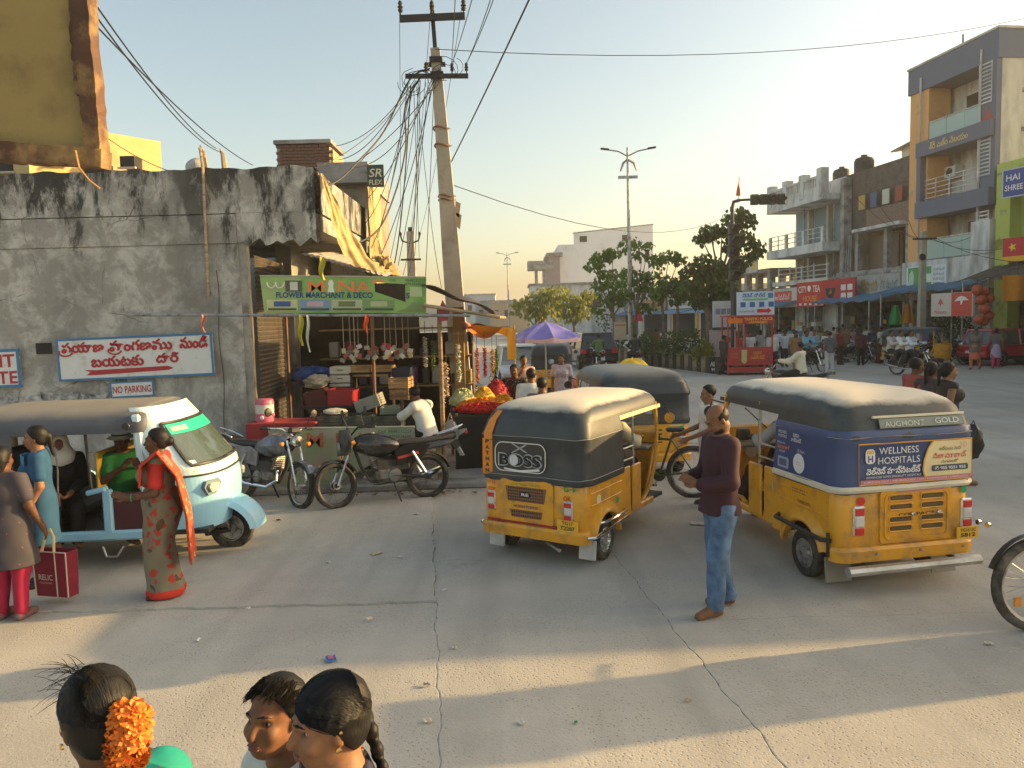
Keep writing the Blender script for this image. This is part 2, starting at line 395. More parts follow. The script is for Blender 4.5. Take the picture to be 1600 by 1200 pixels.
# verandah roof slab over the stall with a broken beam edge
bm_ = MB(); n = 14
for k in range(n):
    a = WX+(-2.95-WX)*k/n; b = WX+(-2.95-WX)*(k+1)/n
    za = 3.70+.05*math.sin(k*2.1)+.03*math.sin(k*5.); zb = 3.70+.05*math.sin((k+1)*2.1)+.03*math.sin((k+1)*5.)
    bm_.add([(a, -.02, za), (b, -.02, zb), (b, -.02, 4.155), (a, -.02, 4.155), (a, .25, za+.06), (b, .25, zb+.06), (b, .25, 4.155), (a, .25, 4.155)], [(0, 1, 2, 3), (0, 4, 5, 1), (4, 7, 6, 5)])
bm_.build('broken_beam', WALLM, LB)
B('verandah_slab', GREYC, LB, (-3.56, 2.6, 4.02), (1.2, 5., .24))
B('roof_slab', GREYC, LB, (-9.6, 3.2, 4.1), (10.8, 5.8, .2))
B('side_wall', GREYC, LB, (WX-.16, 4.1, 2.0), (.3, 2.4, 4.0))
B('door_jamb', M('peeling_jamb', (.36, .35, .32), .85, .3, 4, dirt=((.06, .06, .055), .5), bump=.4), LB, (WX+.055, .1, 1.86), (.11, .16, 3.7))
B('jamb_edge', M('pale_wood_strip', (.46, .38, .26), .8, .3, 5), LB, (WX+.125, .06, 1.85), (.03, .05, 3.68))
# rolling shutter receding along the side wall: every slat is a piece
shm = M('shutter_steel', (.11, .10, .09), .6, .3, 6, metal=.4, dirt=((.2, .13, .08), .4))
shut = MB(); 
for k in range(44):
    z = .25+k*.075
    shut.add([(WX+.13, .28, z), (WX+.02, 2.0, z), (WX+.04, 2.0, z+.045), (WX+.15, .28, z+.045), (WX+.02, 2.0, z+.07), (WX+.13, .28, z+.07)], [(0, 1, 2, 3), (3, 2, 4, 5)])
sh = shut.build('rolling_shutter', shm, LB); sh['kind'] = 'stuff'
B('shutter_post', STEEL, LB, (WX+.02, 2.07, 1.8), (.09, .09, 3.5))
rusty = MB().tube([(-4.66, -.05, 2.9), (-4.62, -.06, 4.85), (-4.66, -.03, 5.15)], .022, 6).build('rebar_pipe', BAMBOO, LB, True)
for dx, hh in ((-4.64, .42), (-4.34, .36)):
    r = MB().tube([(dx, .1, 4.8), (dx-.02, .1, 4.8+hh*.7), (dx-.06, .1, 4.8+hh)], [.05, .035, .012], 6).build('rebar_stub', BAMBOO, LB, True)
B('vent_hole', DARKIN, LB, (-7.28, -.006, 2.16), (.24, .02, .17))
# torn posters pasted low on the wall
for k, (px, py, w, h) in enumerate(((30, 640, .9, .5), (95, 628, .62, .34), (150, 625, .45, .24), (8, 625, .5, .3))):
    p = at(px, py, 11.985); tm = M('torn_poster_%d' % k, (.50, .50, .50), .8, .35, 9, dirt=((.05, .05, .06), .75), dscale=6+k)
    poly = [(-w/2+.03*random.random(), -h/2), (0, -h/2-.05*random.random()), (w/2, -h/2+.04), (w/2-.05, .02), (w/2, h/2), (.05, h/2-.05), (-w/2, h/2)]
    decal(poly, tm, LB, face_mtx((p.x, -.014-.003*k, p.z), (1, 0, 0), (0, -1, 0)), 'torn_poster')
pv = MB().tube([(WX-.35+.02*math.sin(k), -.02, 3.3-k*.22) for k in range(14)], .006, 5).build('loose_wire', CABLE, LB, True)
# painted signs (hang on the wall, slightly tilted)
SIGNW = M('sign_white_enamel', (.66, .68, .68), .4, .06, 4, dirt=((.42, .40, .36), .25), dscale=3); SIGNB = C(60, 120, 165, .5); SIGNR = C(172, 40, 52, .5)
def sign_board(name, label, px, py, Y, w, h, tilt=0., border=.035, face=None, edge=None, yaw=0., cat='sign', thick=.025, posts=None):
    p = at(px, py, Y); t = thing(name, label, cat, p); t.rotation_euler = (0, R(-tilt), R(yaw))
    B('panel', face or SIGNW, t, (0, 0, 0), (w, thick, h))
    if border:
        e = edge or SIGNB
        for cx, cz, sx, sz in ((0, h/2-border/2, w+.004, border), (0, -h/2+border/2, w+.004, border), (-w/2+border/2, 0, border, h-2*border), (w/2-border/2, 0, border, h-2*border)):
            B('border', e, t, (cx, -.004, cz), (sx, thick, sz))
    return t
def on(t, x, z, off=.018): return face_mtx((x, -off, z), (1, 0, 0), (0, -1, 0))
s1 = sign_board('direction_sign', 'white sign with red Telugu lettering and a red arrow on the grey wall', 212, 558, 11.93, 2.42, .66, 1.0)
for tx, x, z, h, w in (('పయాణ', -.80, .185, .15, .64), ('పాంగణము', .10, .185, .16, .96), ('నుండి', .92, .195, .18, .42), ('బయటకు', -.28, -.045, .16, .80), ('దారి', .5, -.025, .15, .34)):
    for k, (dx, dz) in enumerate(((0, 0), (.011, .003), (-.011, -.003), (0, .009), (0, -.009))): text(tx, SIGNR, s1, on(s1, x+dx, z+dz, .018+.0005*k), h, w)
for vx in (-1.07, -.31):   # the ra-sign under the first letters
    MB().tube([(vx+.1*math.cos(a), -.019, .115+.055*math.sin(a)) for a in [R(150+q*15) for q in range(15)]], .013, 5).build('lettering', SIGNR, s1)
decal([(-.78, -.25), (-.62, -.25), (.50, -.22), (.58, -.19), (.50, -.155), (-.62, -.175), (-.80, -.165), (-.71, -.205)], SIGNR, s1, on(s1, 0, 0), 'arrow')
s2 = sign_board('no_parking_sign', 'small white NO PARKING sign under the Telugu sign', 207, 608, 11.93, .68, .25, 1.6, .025)
text('NO PARKING', SIGNR, s2, on(s2, 0, .0), .11, .60, bold=.012)
s3 = sign_board('exit_gate_sign', 'cropped white sign with red letters at the picture edge beside torn posters', -18, 577, 11.93, 1.0, .6, 1.0, .045)
text('EXIT', SIGNR, s3, on(s3, .13, .12), .2, .6, bold=.02); text('GATE', SIGNR, s3, on(s3, .1, -.14), .2, .7, bold=.02)
# ------------------------------------------------------------------ roofs and houses behind the corner building
YEL = M('yellow_plaster', (.52, .39, .17), .85, .12, 2, bump=.2, dirt=((.35, .27, .12), .3), dscale=1.5)
PALEW = M('pale_lime_wash', (.42, .41, .39), .9, .15, 2, dirt=((.25, .24, .22), .4))
yh = thing('yellow_house', 'sunlit yellow house behind the stained wall', 'house', (at(200, 300, 24).x, 24, 0))
B('wall', YEL, yh, (-1.5, 1.2, 4.25), (2.4, 3.0, 8.5), Rz(R(-38)))
B('wall', PALEW, yh, (-6.4, 2.2, 3.75), (4.8, 4, 7.5))
B('roof_step', YEL, yh, (-3.2, -.4, 3.6), (4.6, 1.6, 7.2), Rz(R(-30)))
for (px, py, w, h) in ((205, 255, .42, .32), (85, 249, .9, .3), (5, 257, .9, .5), (155, 268, .6, .4)):
    p = at(px, py, 23.3 if px > 150 else 22.4); wn = B('window', DARKIN, yh, (p.x-yh.location.x, p.y-24, p.z), (w, .5, h)); B('sill', PALEW, wn, (p.x-yh.location.x, p.y-24-.28, p.z-h/2-.03), (w+.1, .1, .05))
pr = thing('parapet_roof', 'long pale parapet roof with a satellite dish behind the stained wall', 'building', (at(300, 275, 19).x, 19, 0))
B('wall', PALEW, pr, (0, .5, 2.9), (6.4, .6, 6.0)); B('coping', GREYC, pr, (0.2, .45, 5.96), (6.8, .75, .1))
dish = thing('satellite_dish', 'round grey satellite dish on the parapet roof', 'dish', at(305, 258, 18.9))
MB().lathe([(.02, .10), (.14, .05), (.24, 0), (.24, -.01), (.02, .08)], 20, frame((0, 0, 0), (1, 0, 0), (.3, -.8, .5))).build('reflector', PALEW, dish, True)
T('mast', STEEL, dish, [(0, .05, -.4), (0, .05, 0)], .02); T('feed_arm', STEEL, dish, [(0, 0, -.1), (.1, -.3, .05)], .01)
BRICKM = M('old_brick', (.20, .11, .075), .9, .3, 10, bump=.4, dirt=((.09, .06, .05), .5), dscale=3)
bk = thing('brick_stair_head', 'brown brick stair head on the roof beside the yellow tarp', 'building', (at(474, 240, 17).x, 17, 0))
zt = at(474, 222, 17).z
B('wall', M('brick_mortar', (.30, .26, .22), .95, .2, 8), bk, (0, .6, zt/2-.05), (1.14, 1.2, zt-.1))
bme = None
for r_ in range(10):
    for c_ in range(8):
        x = -.585+c_*.155+(.0775 if r_ % 2 else 0); 
        if x > .5: continue
        if bme is None: bo = B('brick', BRICKM, bk, (0, 0, 0), (.145, .03, .058), bev=.004); bme = bo.data
        else: bo = link('brick', bme, bk)
        bo.location = (x+.075, -.012, zt-.09-r_*.068)
B('coping', GREYC, bk, (0, .6, zt), (1.24, 1.34, .08))
B('sun_painted_side', YEL, bk, (.6, .62, zt/2), (.05, 1.1, zt-.3))  # yellow strip paints the sunlit side into the colour
sb = thing('flex_shop_building', 'narrow brown concrete building behind the stall with a ledge', 'building', (at(545, 300, 16.5).x, 16.5, 0))
BRC = M('brown_cement', (.27, .23, .18), .9, .2, 2.2, bump=.3, dirt=((.12, .1, .08), .5))
B('wall', BRC, sb, (0, 1.3, 2.9), (.84, 2.6, 5.8)); B('upper_band', GREYC, sb, (-.06, 1.2, 5.55), (1.05, 2.9, .42))
B('lower_wall', GREYC, sb, (.02, 1.25, 1.9), (.9, 2.62, 3.7)); B('sun_shade', BRC, sb, (-.3, -.25, 4.72), (.5, .5, .08)); B('meter_box', STEEL, sb, (.46, -.05, 3.95), (.14, .16, .2))
B('sun_painted_edge', YEL, sb, (.47, .5, 3.1), (.06, .9, 5.0))  # sunlit right edge put in as a yellow strip
sf = sign_board('flex_sign', 'dark green board lettered SR FLEX jutting from the brown building', 587, 275, 16.2, .34, .45, 0, 0, C(62, 78, 72), cat='sign', thick=.05)
text('SR', C(225, 220, 195), sf, on(sf, 0, .06, .03), .17, .27, bold=.01, shear=.2); text('FLEX', C(225, 220, 195), sf, on(sf, 0, -.13, .03), .1, .27, bold=.01)
T('bracket', STEEL, sf, [(-.3, .03, .1), (.17, .03, .1)], .012, 6)
# ------------------------------------------------------------------ right-hand street row: blue-grey house, brick house, white house, pillared house
def row(name, label, Ya, cat='building'): return thing(name, label, cat, (xf(Ya), Ya, 0), R(8.53))
SLATE = M('slate_blue_paint', srgb(98, 108, 128), .8, .06, 2, dirt=((.12, .13, .16), .2)); ORNG = M('apricot_paint', srgb(222, 168, 112), .8, .06, 2, dirt=((.42, .25, .12), .2))
CREAMW = M('cream_wall', (.58, .55, .48), .85, .1, 1.5, stretch=(1, 1, .35), dirt=((.32, .30, .25), .55), dscale=1.); WHITEW = M('white_wall', (.64, .64, .62), .85, .10, 1.5, stretch=(1, 1, .35), dirt=((.30, .29, .27), .6), dscale=1.3)
DOORB = M('brown_door', (.17, .075, .04), .6, .2, 5)
bb = row('blue_grey_house', 'tall blue-grey and apricot house with recessed balconies', 34.9); L0 = 5.95
B('rear_wall', WHITEW, bb, (2.6, L0/2, 7.2), (2.4, L0-.02, 14.3)); 
B('side_wall', CREAMW, bb, (5.2, .12, 7.35), (10.2, .24, 14.62)); B('far_side_wall', CREAMW, bb, (5.2, L0-.12, 7.3), (10.2, .24, 14.4))
B('top_band', SLATE, bb, (.6, L0/2, 14.0), (1.5, L0+.1, 1.25)); B('coping', CREAMW, bb, (.6, L0/2, 14.67), (1.6, L0+.2, .1))
B('near_column', SLATE, bb, (.5, .5, 10.2), (1.3, .98, 6.35)); B('far_column', ORNG, bb, (.55, L0-.72, 8.9), (1.2, 1.4, 8.95)); 
B('name_band', SLATE, bb, (.35, 2.55, 10.4), (1.45, 4.95, .72)); B('lower_band', SLATE, bb, (.35, 2.55, 7.4), (1.45, 4.95, .8)); B('left_frame', SLATE, bb, (.35, 4.82, 8.9), (1.4, .3, 2.3))
B('base_band', WHITEW, bb, (.3, L0/2, 4.05), (1.3, L0+.05, 1.55)); B('corner_block', WHITEW, bb, (.3, .55, 5.6), (1.3, 1.15, 1.5))
for z in (10.75, 7.8, 4.85): B('balcony_floor', GREYC, bb, (.75, 2.7, z-.02), (1.6, 5.3, .1))
for (z0, z1) in ((10.82, 11.6), (4.9, 5.85)):
    for k in range(3): B('balcony_pane', M('balcony_glass', (.42, .60, .58), .15, .05, 2, alpha=.65), bb, (-.1, 1.35+k*1.22, (z0+z1)/2), (.03, 1.19, z1-z0))
    B('hand_rail', STEEL, bb, (-.1, 2.6, z1+.05), (.06, 3.7, .05))
for z in np.linspace(7.95, 8.85, 5): B('rail_bar', WHITEW, bb, (-.1, 2.9, float(z)), (.03, 3.9, .035))
for y in np.linspace(1.0, 4.8, 5): B('rail_post', WHITEW, bb, (-.1, float(y), 8.35), (.04, .05, 1.05))
for z0 in (11.55, 8.35, 5.0):                     # louvred screens by the near column
    ls = B('louvre_screen', WHITEW, bb, (-.17, .28, z0+.9), (.03, .04, 1.8)); B('stile', WHITEW, ls, (-.17, 1.02, z0+.9), (.03, .04, 1.8))
    for k in range(11): B('louvre', WHITEW, ls, (-.18, .65, z0+.05+k*.17), (.03, .72, .06))
for (y, z, w, h) in ((3.2, 12.0, .9, 1.5), (2.3, 8.9, 1.0, 2.0), (1.15, 8.9, .6, 1.9), (2.9, 5.9, .9, 1.5), (3.9, 9.0, .02, .02)):
    d = B('door' if h > 1.6 else 'window', DOORB if h > 1.6 or z < 7 else DARKIN, bb, (1.38, y, z), (.1, w, h)); B('frame', WHITEW if h < 1.6 else DOORB, d, (1.34, y, z+h/2+.04), (.08, w+.15, .08))
ac = B('air_conditioner', WHITEW, bb, (1.1, 4.15, 9.2), (.45, .8, .55)); MB().lathe([(.2, 0), (.2, .03)], 16, frame((.87, 4.15, 9.2), (0, 1, 0), (-1, 0, 0))).build('fan_grille', BLACKP, ac)
em = face_mtx((-.16, .5, 10.85), (0, -1, 0), (-1, 0, 0)); decal([(0, .62), (.1, .3), (.3, .1), (.34, -.3), (.1, -.55), (-.1, -.55), (-.34, -.3), (-.3, .1), (-.1, .3)], C(160, 72, 66), bb, em, 'emblem')
decal(disc(0, -.15, .15), SLATE, bb, face_mtx((-.165, .5, 10.85), (0, -1, 0), (-1, 0, 0)), 'emblem_hole')
text('శ్రీ వజ్ర నిలయం', C(214, 186, 120), bb, face_mtx((-.39, 2.7, 10.42), (0, -1, 0), (-1, 0, 0)), .36, 2.6, bold=.02)
for y in (4.2, 4.5): T('roof_rod', GREYC, bb, [(1.5, y, 14.6), (1.5, y, 15.9-.5*(y > 4.3))], .05, 6)
for k in range(7): B('formwork_hole', GREYC, bb, (1.2+(k % 2)*1.4, -.004, 8.6+k*.85), (.16, .02, .2))
lg = row('lime_green_shop', 'lime green shop building at the picture edge with a blue signboard', 26.8)
LIME = M('lime_paint', srgb(178, 190, 96), .8, .08, 2, dirt=((.25, .25, .1), .3)); LIMED = M('darker_lime_paint', srgb(150, 160, 84), .8, .1, 2)  # upper wall uses a darker lime than the piers and bands
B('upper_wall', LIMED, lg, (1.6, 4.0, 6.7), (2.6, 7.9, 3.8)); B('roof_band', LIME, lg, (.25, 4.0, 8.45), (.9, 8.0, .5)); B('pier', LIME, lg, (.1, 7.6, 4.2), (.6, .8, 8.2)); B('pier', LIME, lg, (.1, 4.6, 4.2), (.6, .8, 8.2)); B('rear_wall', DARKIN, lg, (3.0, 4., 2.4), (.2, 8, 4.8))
B('floor_band', LIME, lg, (.2, 4., 5.2), (.8, 8, .4)); 
wn = B('window', DARKIN, lg, (.27, 6.1, 6.9), (.1, 1.5, 1.7)); B('frame', LIME, wn, (.2, 6.1, 7.8), (.1, 1.7, .12))
sg_ = sign_board('blue_signboard', 'blue signboard with white letters high on the lime green building', 1596, 283, 32.6, 1.7, 1.2, 0, .05, C(48, 74, 148), C(180, 190, 200), yaw=-70)
text('HAI', C(230, 232, 235), sg_, on(sg_, -.35, .22, .035), .26, .6, bold=.01); text('SHREE', C(230, 232, 235), sg_, on(sg_, -.3, -.2, .035), .24, .8, bold=.01)
sg_ = sign_board('red_yellow_signboard', 'red and yellow signboard under the blue one at the picture edge', 1600, 388, 32.6, 1.9, 1.0, 0, 0, C(190, 42, 54), yaw=-70)
B('yellow_strip', C(232, 176, 40), sg_, (0, -.01, -.4), (1.9, .03, .22)); decal([(.2*math.cos(a)*(1 if k % 2 else .45), .2*math.sin(a)*(1 if k % 2 else .45)) for k, a in enumerate([R(36*i) for i in range(10)])], C(240, 190, 60), sg_, on(sg_, -.5, .1), 'star')
# brick house, still unplastered
bh = row('unfinished_brick_house', 'dark unplastered brick and concrete house between the blue and white houses', 40.95)
DBR = M('dark_brick', (.12, .10, .09), .95, .3, 8, bump=.3, dirt=((.07, .065, .06), .5), dscale=2); OBR = M('old_red_brick', (.22, .15, .12), .95, .25, 9, bump=.3)
B('upper_wall', DBR, bh, (2.6, 3.2, 8.9), (4.2, 6.3, 3.3)); B('side_pier', GREYC, bh, (.2, 5.9, 7.5), (.5, .4, 5.6)); B('terrace_wall', OBR, bh, (.35, 2.0, 7.65), (.25, 3.8, 1.0)); B('terrace_slab', WHITEW, bh, (.2, 2.2, 7.0), (1.2, 4.3, .18))
B('floor_slab', GREYC, bh, (.5, 3.1, 4.55), (1.5, 6.1, .3)); B('first_floor_shutter', M('brown_shutter', (.20, .14, .10), .7, .15, 4, stretch=(1, 1, 12)), bh, (1.0, 3.3, 5.75), (.1, 2.6, 2.0)); B('dark_bay', DARKIN, bh, (1.3, 1.0, 5.8), (.2, 1.9, 2.2))
for y in (.15, 2.0, 4.7, 6.0): B('column', GREYC, bh, (.3, y, 5.75), (.32, .3, 2.3))
for k in range(3): T('prop', GREYC, bh, [(-.1, 4.9+k*.25, 4.7), (.2, 5.3+k*.2, 6.9)], .05, 6)
B('plaster_board', PALEW, bh, (-.12, 3.0, 3.75), (.2, 5.6, 1.35)); text('శ్రీసాయి', C(170, 140, 70), bh, face_mtx((-.235, 2.9, 3.85), (0, -1, 0), (-1, 0, 0)), .7, 1.6, bold=.02); text('ఫోటో స్టూడియో', C(70, 120, 130), bh, face_mtx((-.235, 1.1, 3.8), (0, -1, 0), (-1, 0, 0)), .6, 1.5)
ch = row('cream_roof_house', 'cream house with a sloping tin roof rising behind the dark brick house', 42.5)
B('wall', CREAMW, ch, (8.2, 3.4, 6.4), (5, 7.2, 12.6)); MB().add([(5.2, -.6, 13.4), (5.2, 7.4, 12.5), (11, 7.4, 13.3), (11, -.6, 14.2), (5.2, -.6, 13.5), (5.2, 7.4, 12.6), (11, 7.4, 13.4), (11, -.6, 14.3)], [(0, 1, 2, 3), (7, 6, 5, 4), (0, 4, 5, 1), (1, 5, 6, 2), (3, 7, 4, 0)]).build('tin_roof', M('olive_tin', (.20, .21, .16), .6, .2, 4), ch)
for y in (1.2, 2.6): B('window', DARKIN, ch, (5.66, y, 11.9), (.1, .7, 1.1))
# white house with balconies and shutters
wh = row('white_balcony_house', 'white three-storey house with balustrades and blue rolling shutters', 47.2); L2 = 6.9
SHB = M('blue_shutter', srgb(112, 138, 152), .6, .08, 3, stretch=(1, 1, 18)); SHBR = M('taupe_shutter', srgb(112, 98, 88), .6, .08, 3, stretch=(1, 1, 18))
B('core_wall', WHITEW, wh, (3.0, L2/2, 5.4), (4, L2, 10.6)); B('roof_slab', WHITEW, wh, (.1, L2/2, 9.35), (2.4, L2+.2, .35)); B('balcony_slab', WHITEW, wh, (.1, L2/2, 6.35), (2.4, L2+.2, .55)); B('first_slab', CREAMW, wh, (.3, L2/2, 4.35), (2.0, L2+.1, .3))
for k in range(4): B('parapet_post', WHITEW, wh, (-.9, .3+k*2.1, 10.25), (.5, .55, 1.5+.15*(k == 0)))
for k in range(3):
    ps = B('parapet_panel', WHITEW, wh, (-.98, 1.35+k*2.1, 9.75), (.2, 1.55, .5)); B('cap', WHITEW, ps, (-.98, 1.35+k*2.1, 10.6), (.25, 1.55, .14))
    for j in range(6): B('baluster', WHITEW, ps, (-.98, .75+k*2.1+j*.24, 10.25), (.12, .1, .6))
for k in range(3):
    y = .95+k*2.3
    for z0, z1, mt in ((6.65, 9.15, SHB), (4.5, 6.05, SHBR)): 
        B('shutter', mt, wh, (.96, y+.2, (z0+z1)/2), (.06, 1.75, z1-z0))
        B('pillar', CREAMW, wh, (.8, y-.9, (z0+z1)/2), (.3, .22, z1-z0))
for z in (6.95, 7.25, 7.55): B('rail', STEEL, wh, (-.95, L2/2, z), (.05, L2, .045))
for k in range(7): B('rail_post', WHITEW, wh, (-.95, .15+k*1.1, 7.05), (.14 if k % 2 == 0 else .05, .25 if k % 2 == 0 else .05, .95))
for z in (4.7, 5.0, 5.3): B('rail', WHITEW, wh, (-.6, L2/2-.3, z), (.04, L2-.6, .04))
for k in range(5): B('rail_post', WHITEW, wh, (-.6, .2+k*1.5, 4.95), (.08, .08, .95))
for y, x in ((1.5, 2.6), (5.2, 3.4)): MB().lathe([(.55, 10.7), (.6, 10.9), (.6, 11.7), (.5, 11.9), (.2, 12.0), (.2, 12.1)], 16, Matrix.Translation((x, y, 0))).build('water_tank', BLACKP, wh, True)
for y in (.1, 3.6): T('drain_pipe', GREYC, wh, [(-.0, y+.4, 9.2), (.0, y+.4, 3.4)], .06, 6)
MB().lathe([(.6, 14.7), (.65, 14.9), (.65, 15.8), (.5, 16.0), (.2, 16.1)], 16, Matrix.Translation((3.6, 4.6, 0))).build('water_tank', BLACKP, bb, True)
for y in (.9, 4.95): T('drain_pipe', WHITEW, bb, [(-.2, y, 14.), (-.2, y, 3.6)], .05, 6)
T('laundry_line', CABLE, bh, [(.2, .3, 9.2), (.2, 5.6, 9.0)], .012, 4)
for k in range(4): B('laundry', C(*[(150, 60, 60), (190, 190, 180), (70, 90, 130), (180, 150, 80)][k]), bh, (.2, 1.+k*1.1, 8.65), (.03, .6, .8))
# open pillared terrace with its sign
ph = row('pillared_terrace', 'open concrete terrace on square pillars with a pale shop sign on top', 54.4)
B('roof_slab', BRC, ph, (1.5, 4, 5.4), (4.4, 8.0, .3)); B('floor_slab', BRC, ph, (1.5, 4, 3.95), (4.4, 8.2, .4))
for k in range(5):
    for x in (-.4, 3.3): B('pillar', BRC if k % 2 else GREYC, ph, (x, .4+k*1.8, 4.7), (.42, .42, 1.2))
B('lower_wall', CREAMW, ph, (3.4, 4, 1.9), (.3, 8, 3.8)); B('roof_sign', CREAMW, ph, (-.75, 4.6, 5.85), (.12, 5.6, .95)); text('Delhi Wala', C(60, 92, 120), ph, face_mtx((-.82, 4.6, 6.0), (0, -1, 0), (-1, 0, 0)), .4, 2.8, bold=.01)
decal(disc(0, 0, .34), C(222, 180, 70), ph, face_mtx((-.82, 2.35, 5.9), (0, -1, 0), (-1, 0, 0)), 'sign_plate'); decal(rect(0, 0, 3.2, .2), C(215, 160, 90), ph, face_mtx((-.82, 5.2, 5.55), (0, -1, 0), (-1, 0, 0)), 'sign_strip')
# ground-floor shops of that row: each a dark recess with awning, sign, goods
def clutter(t, y0, y1, depth, seed, cols, n=16, zmax=2.2):
    rnd = random.Random(seed)
    for k in range(n):
        c = rnd.choice(cols); z = rnd.uniform(.2, zmax); w = rnd.uniform(.2, .7); h = rnd.uniform(.2, .8)
        B('goods', c, t, (rnd.uniform(.25, depth), rnd.uniform(y0+.3, y1-.3), z), (rnd.uniform(.15, .5), w, h), bev=.02)
GOODS = [C(150, 60, 50), C(170, 150, 110), C(90, 70, 60), C(190, 185, 175), C(70, 90, 110), C(120, 100, 60), C(60, 60, 62), C(160, 110, 70)]
AWN = M('blue_tin_awning', srgb(86, 128, 158), .55, .12, 2, dirt=((.18, .20, .20), .4), dscale=2.5); AWNB = M('brown_tin_awning', srgb(92, 84, 78), .7, .2, 2)
def shop(label, Ya, Yb, aw, zaw, name='shop', out=1.5, seed=1, cols=GOODS, ground=True, drop=.5):
    t = row(name, label, Ya, 'shop'); L = (Yb-Ya)/.989
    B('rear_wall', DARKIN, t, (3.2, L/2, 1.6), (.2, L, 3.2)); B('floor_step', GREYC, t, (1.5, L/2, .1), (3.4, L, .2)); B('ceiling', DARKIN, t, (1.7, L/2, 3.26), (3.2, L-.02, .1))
    for y in (.12, L-.12): B('side_wall', GREYC, t, (1.6, y, 1.62), (3.2, .22, 3.2))
    B('header', M('shop_header', (.25, .21, .18), .85, .25, 3), t, (.02, L/2, 3.1), (.2, L, .45))
    if aw:
        n = max(6, int(L*7)); m = MB()
        for k in range(n):
            for e in range(2):
                a = L*(k+e*.5)/n; b = L*(k+e*.5+.5)/n; q = .03*(1-2*e)
                m.add([(.05, a, zaw+.03*math.sin(k)), (-out, a, zaw-drop+.05*math.sin(k*.7)), (-out, b, zaw-drop+q+.05*math.sin(k*.7)), (.05, b, zaw+q+.03*math.sin(k))], [(0, 1, 2, 3)])
        m.build('awning', aw, t, solid=.012)
        for y in (.3, L-.3): T('awning_post', STEEL, t, [(-out+.12, y, 0), (-out+.12, y, zaw-drop)], .03, 6)
    clutter(t, 0, L, 2.6, seed, cols); return t
shop('dark open shop under the awning next to the lime green building', 27.2, 34.6, AWNB, 4.3, out=2.2, seed=3, drop=.7)
shop('shop with a blue tin awning under the blue-grey house', 34.9, 40.6, AWN, 3.75, out=2.0, seed=4)
shop('cloth shop with hanging garments under the dark brick house', 41., 46.9, AWN, 3.4, out=2.0, seed=5)
shop('tea shop with a red sign under the white house', 47.2, 50.8, None, 3.3, seed=6, name='tea_shop')
shop('food stall with a blue tin awning below the white house corner', 51., 56.8, AWN, 3.3, out=1.8, seed=8)
shop('narrow dark shop behind the median trees below the pillared terrace', 57, 63.5, AWN, 3.3, out=1.4, seed=9)
def row_sign(name, label, Y0, Y1, z0, z1, face, out=.35):
    t = row(name, label, Y0, 'sign'); L = (Y1-Y0)/.989; B('panel', face, t, (-out, L/2, (z0+z1)/2), (.1, L, z1-z0)); t['L'] = L
    B('back_frame', STEEL, t, (-out+.12, L/2, (z0+z1)/2), (.14, L*.96, .08)); return t
def rs(t, y, z, out=.35, k=0): return face_mtx((-out-.054-.004*k, y, z), (0, -1, 0), (-1, 0, 0))
RED = C(190, 46, 44)
t = row_sign('tea_sign', 'red CITY TEA signboard with orange second line', 47.5, 50.7, 2.75, 4.3, RED, .7); L = t['L']
text('CITY', C(226, 214, 200), t, rs(t, L*.78, 3.85, .7), .42, 1.0, bold=.02); text('TEA', C(226, 214, 200), t, rs(t, L*.27, 3.85, .7), .42, .85, bold=.02); decal(disc(0, 0, .2), C(235, 230, 220), t, rs(t, L*.53, 3.88, .7), 'logo'); text('HOUSE', C(232, 140, 40), t, rs(t, L*.5, 3.25, .7), .36, 1.6, bold=.02)
for k in range(5): decal(rect(0, 0, .3, .14), C(225, 215, 205), t, rs(t, .3+k*.62, 2.9, .7), 'price_box')
t = row_sign('tea_menu_sign', 'red signboard with a black tea bowl and white price boxes', 44.0, 47.3, 2.85, 4.3, C(178, 40, 46), .9); L = t['L']
decal([(-.55, .2), (-.4, -.25), (-.15, -.4), (.15, -.4), (.4, -.25), (.55, .2)], C(40, 30, 32), t, rs(t, L*.75, 3.6, .9), 'bowl'); text('ॐ', C(200, 150, 70), t, rs(t, L*.75, 3.58, .9, 1), .3)
for k in range(4): decal(rect(0, 0, .5, .34), C(218, 214, 210), t, rs(t, .5+(k % 2)*.65, 3.3+(k//2)*.48, .9), 'price_box')
t = row_sign('biryani_sign', 'white signboard with red script beside the tea sign', 51., 57.5, 2.75, 4.05, CREAMW, .5); L = t['L']
decal(rect(0, 0, 2.5, .8), C(205, 78, 66), t, rs(t, L*.3, 3.45, .5), 'red_panel'); text('ఇండియన్ ఫుడ్', C(232, 225, 215), t, rs(t, L*.3, 3.45, .5, 1), .45, 2.0, bold=.015); text('హోటల్', C(190, 80, 60), t, rs(t, L*.75, 3.6, .5), .5, 1.5, bold=.02); decal(rect(0, 0, .8, .3), C(70, 60, 140), t, rs(t, L*.72, 3.0, .5), 'badge')
t = row_sign('green_sign', 'green and white signboard below the balcony of the blue-grey house', 37.4, 40.3, 3.5, 4.55, C(218, 222, 222), .4); L = t['L']
decal(rect(0, 0, 1.75, 1.0), C(84, 158, 88), t, rs(t, L*.66, 4.02, .4), 'green_panel'); decal(rrect(0, 0, .75, .42, .12), C(215, 225, 215), t, rs(t, L*.45, 3.95, .4, 1), 'logo'); decal([(-.3, -.4), (.1, -.4), (.15, .1), (0, .42), (-.2, .2)], C(190, 205, 190), t, rs(t, L*.85, 4.0, .4, 1), 'figure')
for k in range(4): text('క్లినిక్ సెంటర్', C(110, 116, 122), t, rs(t, L*.18, 3.65+k*.23, .4), .13, .8)
t = row_sign('telecom_sign', 'white and red hanging shop sign with a palm emblem below the awning', 33.6, 36.2, 2.05, 3.1, C(205, 196, 184), 2.1); L = t['L']
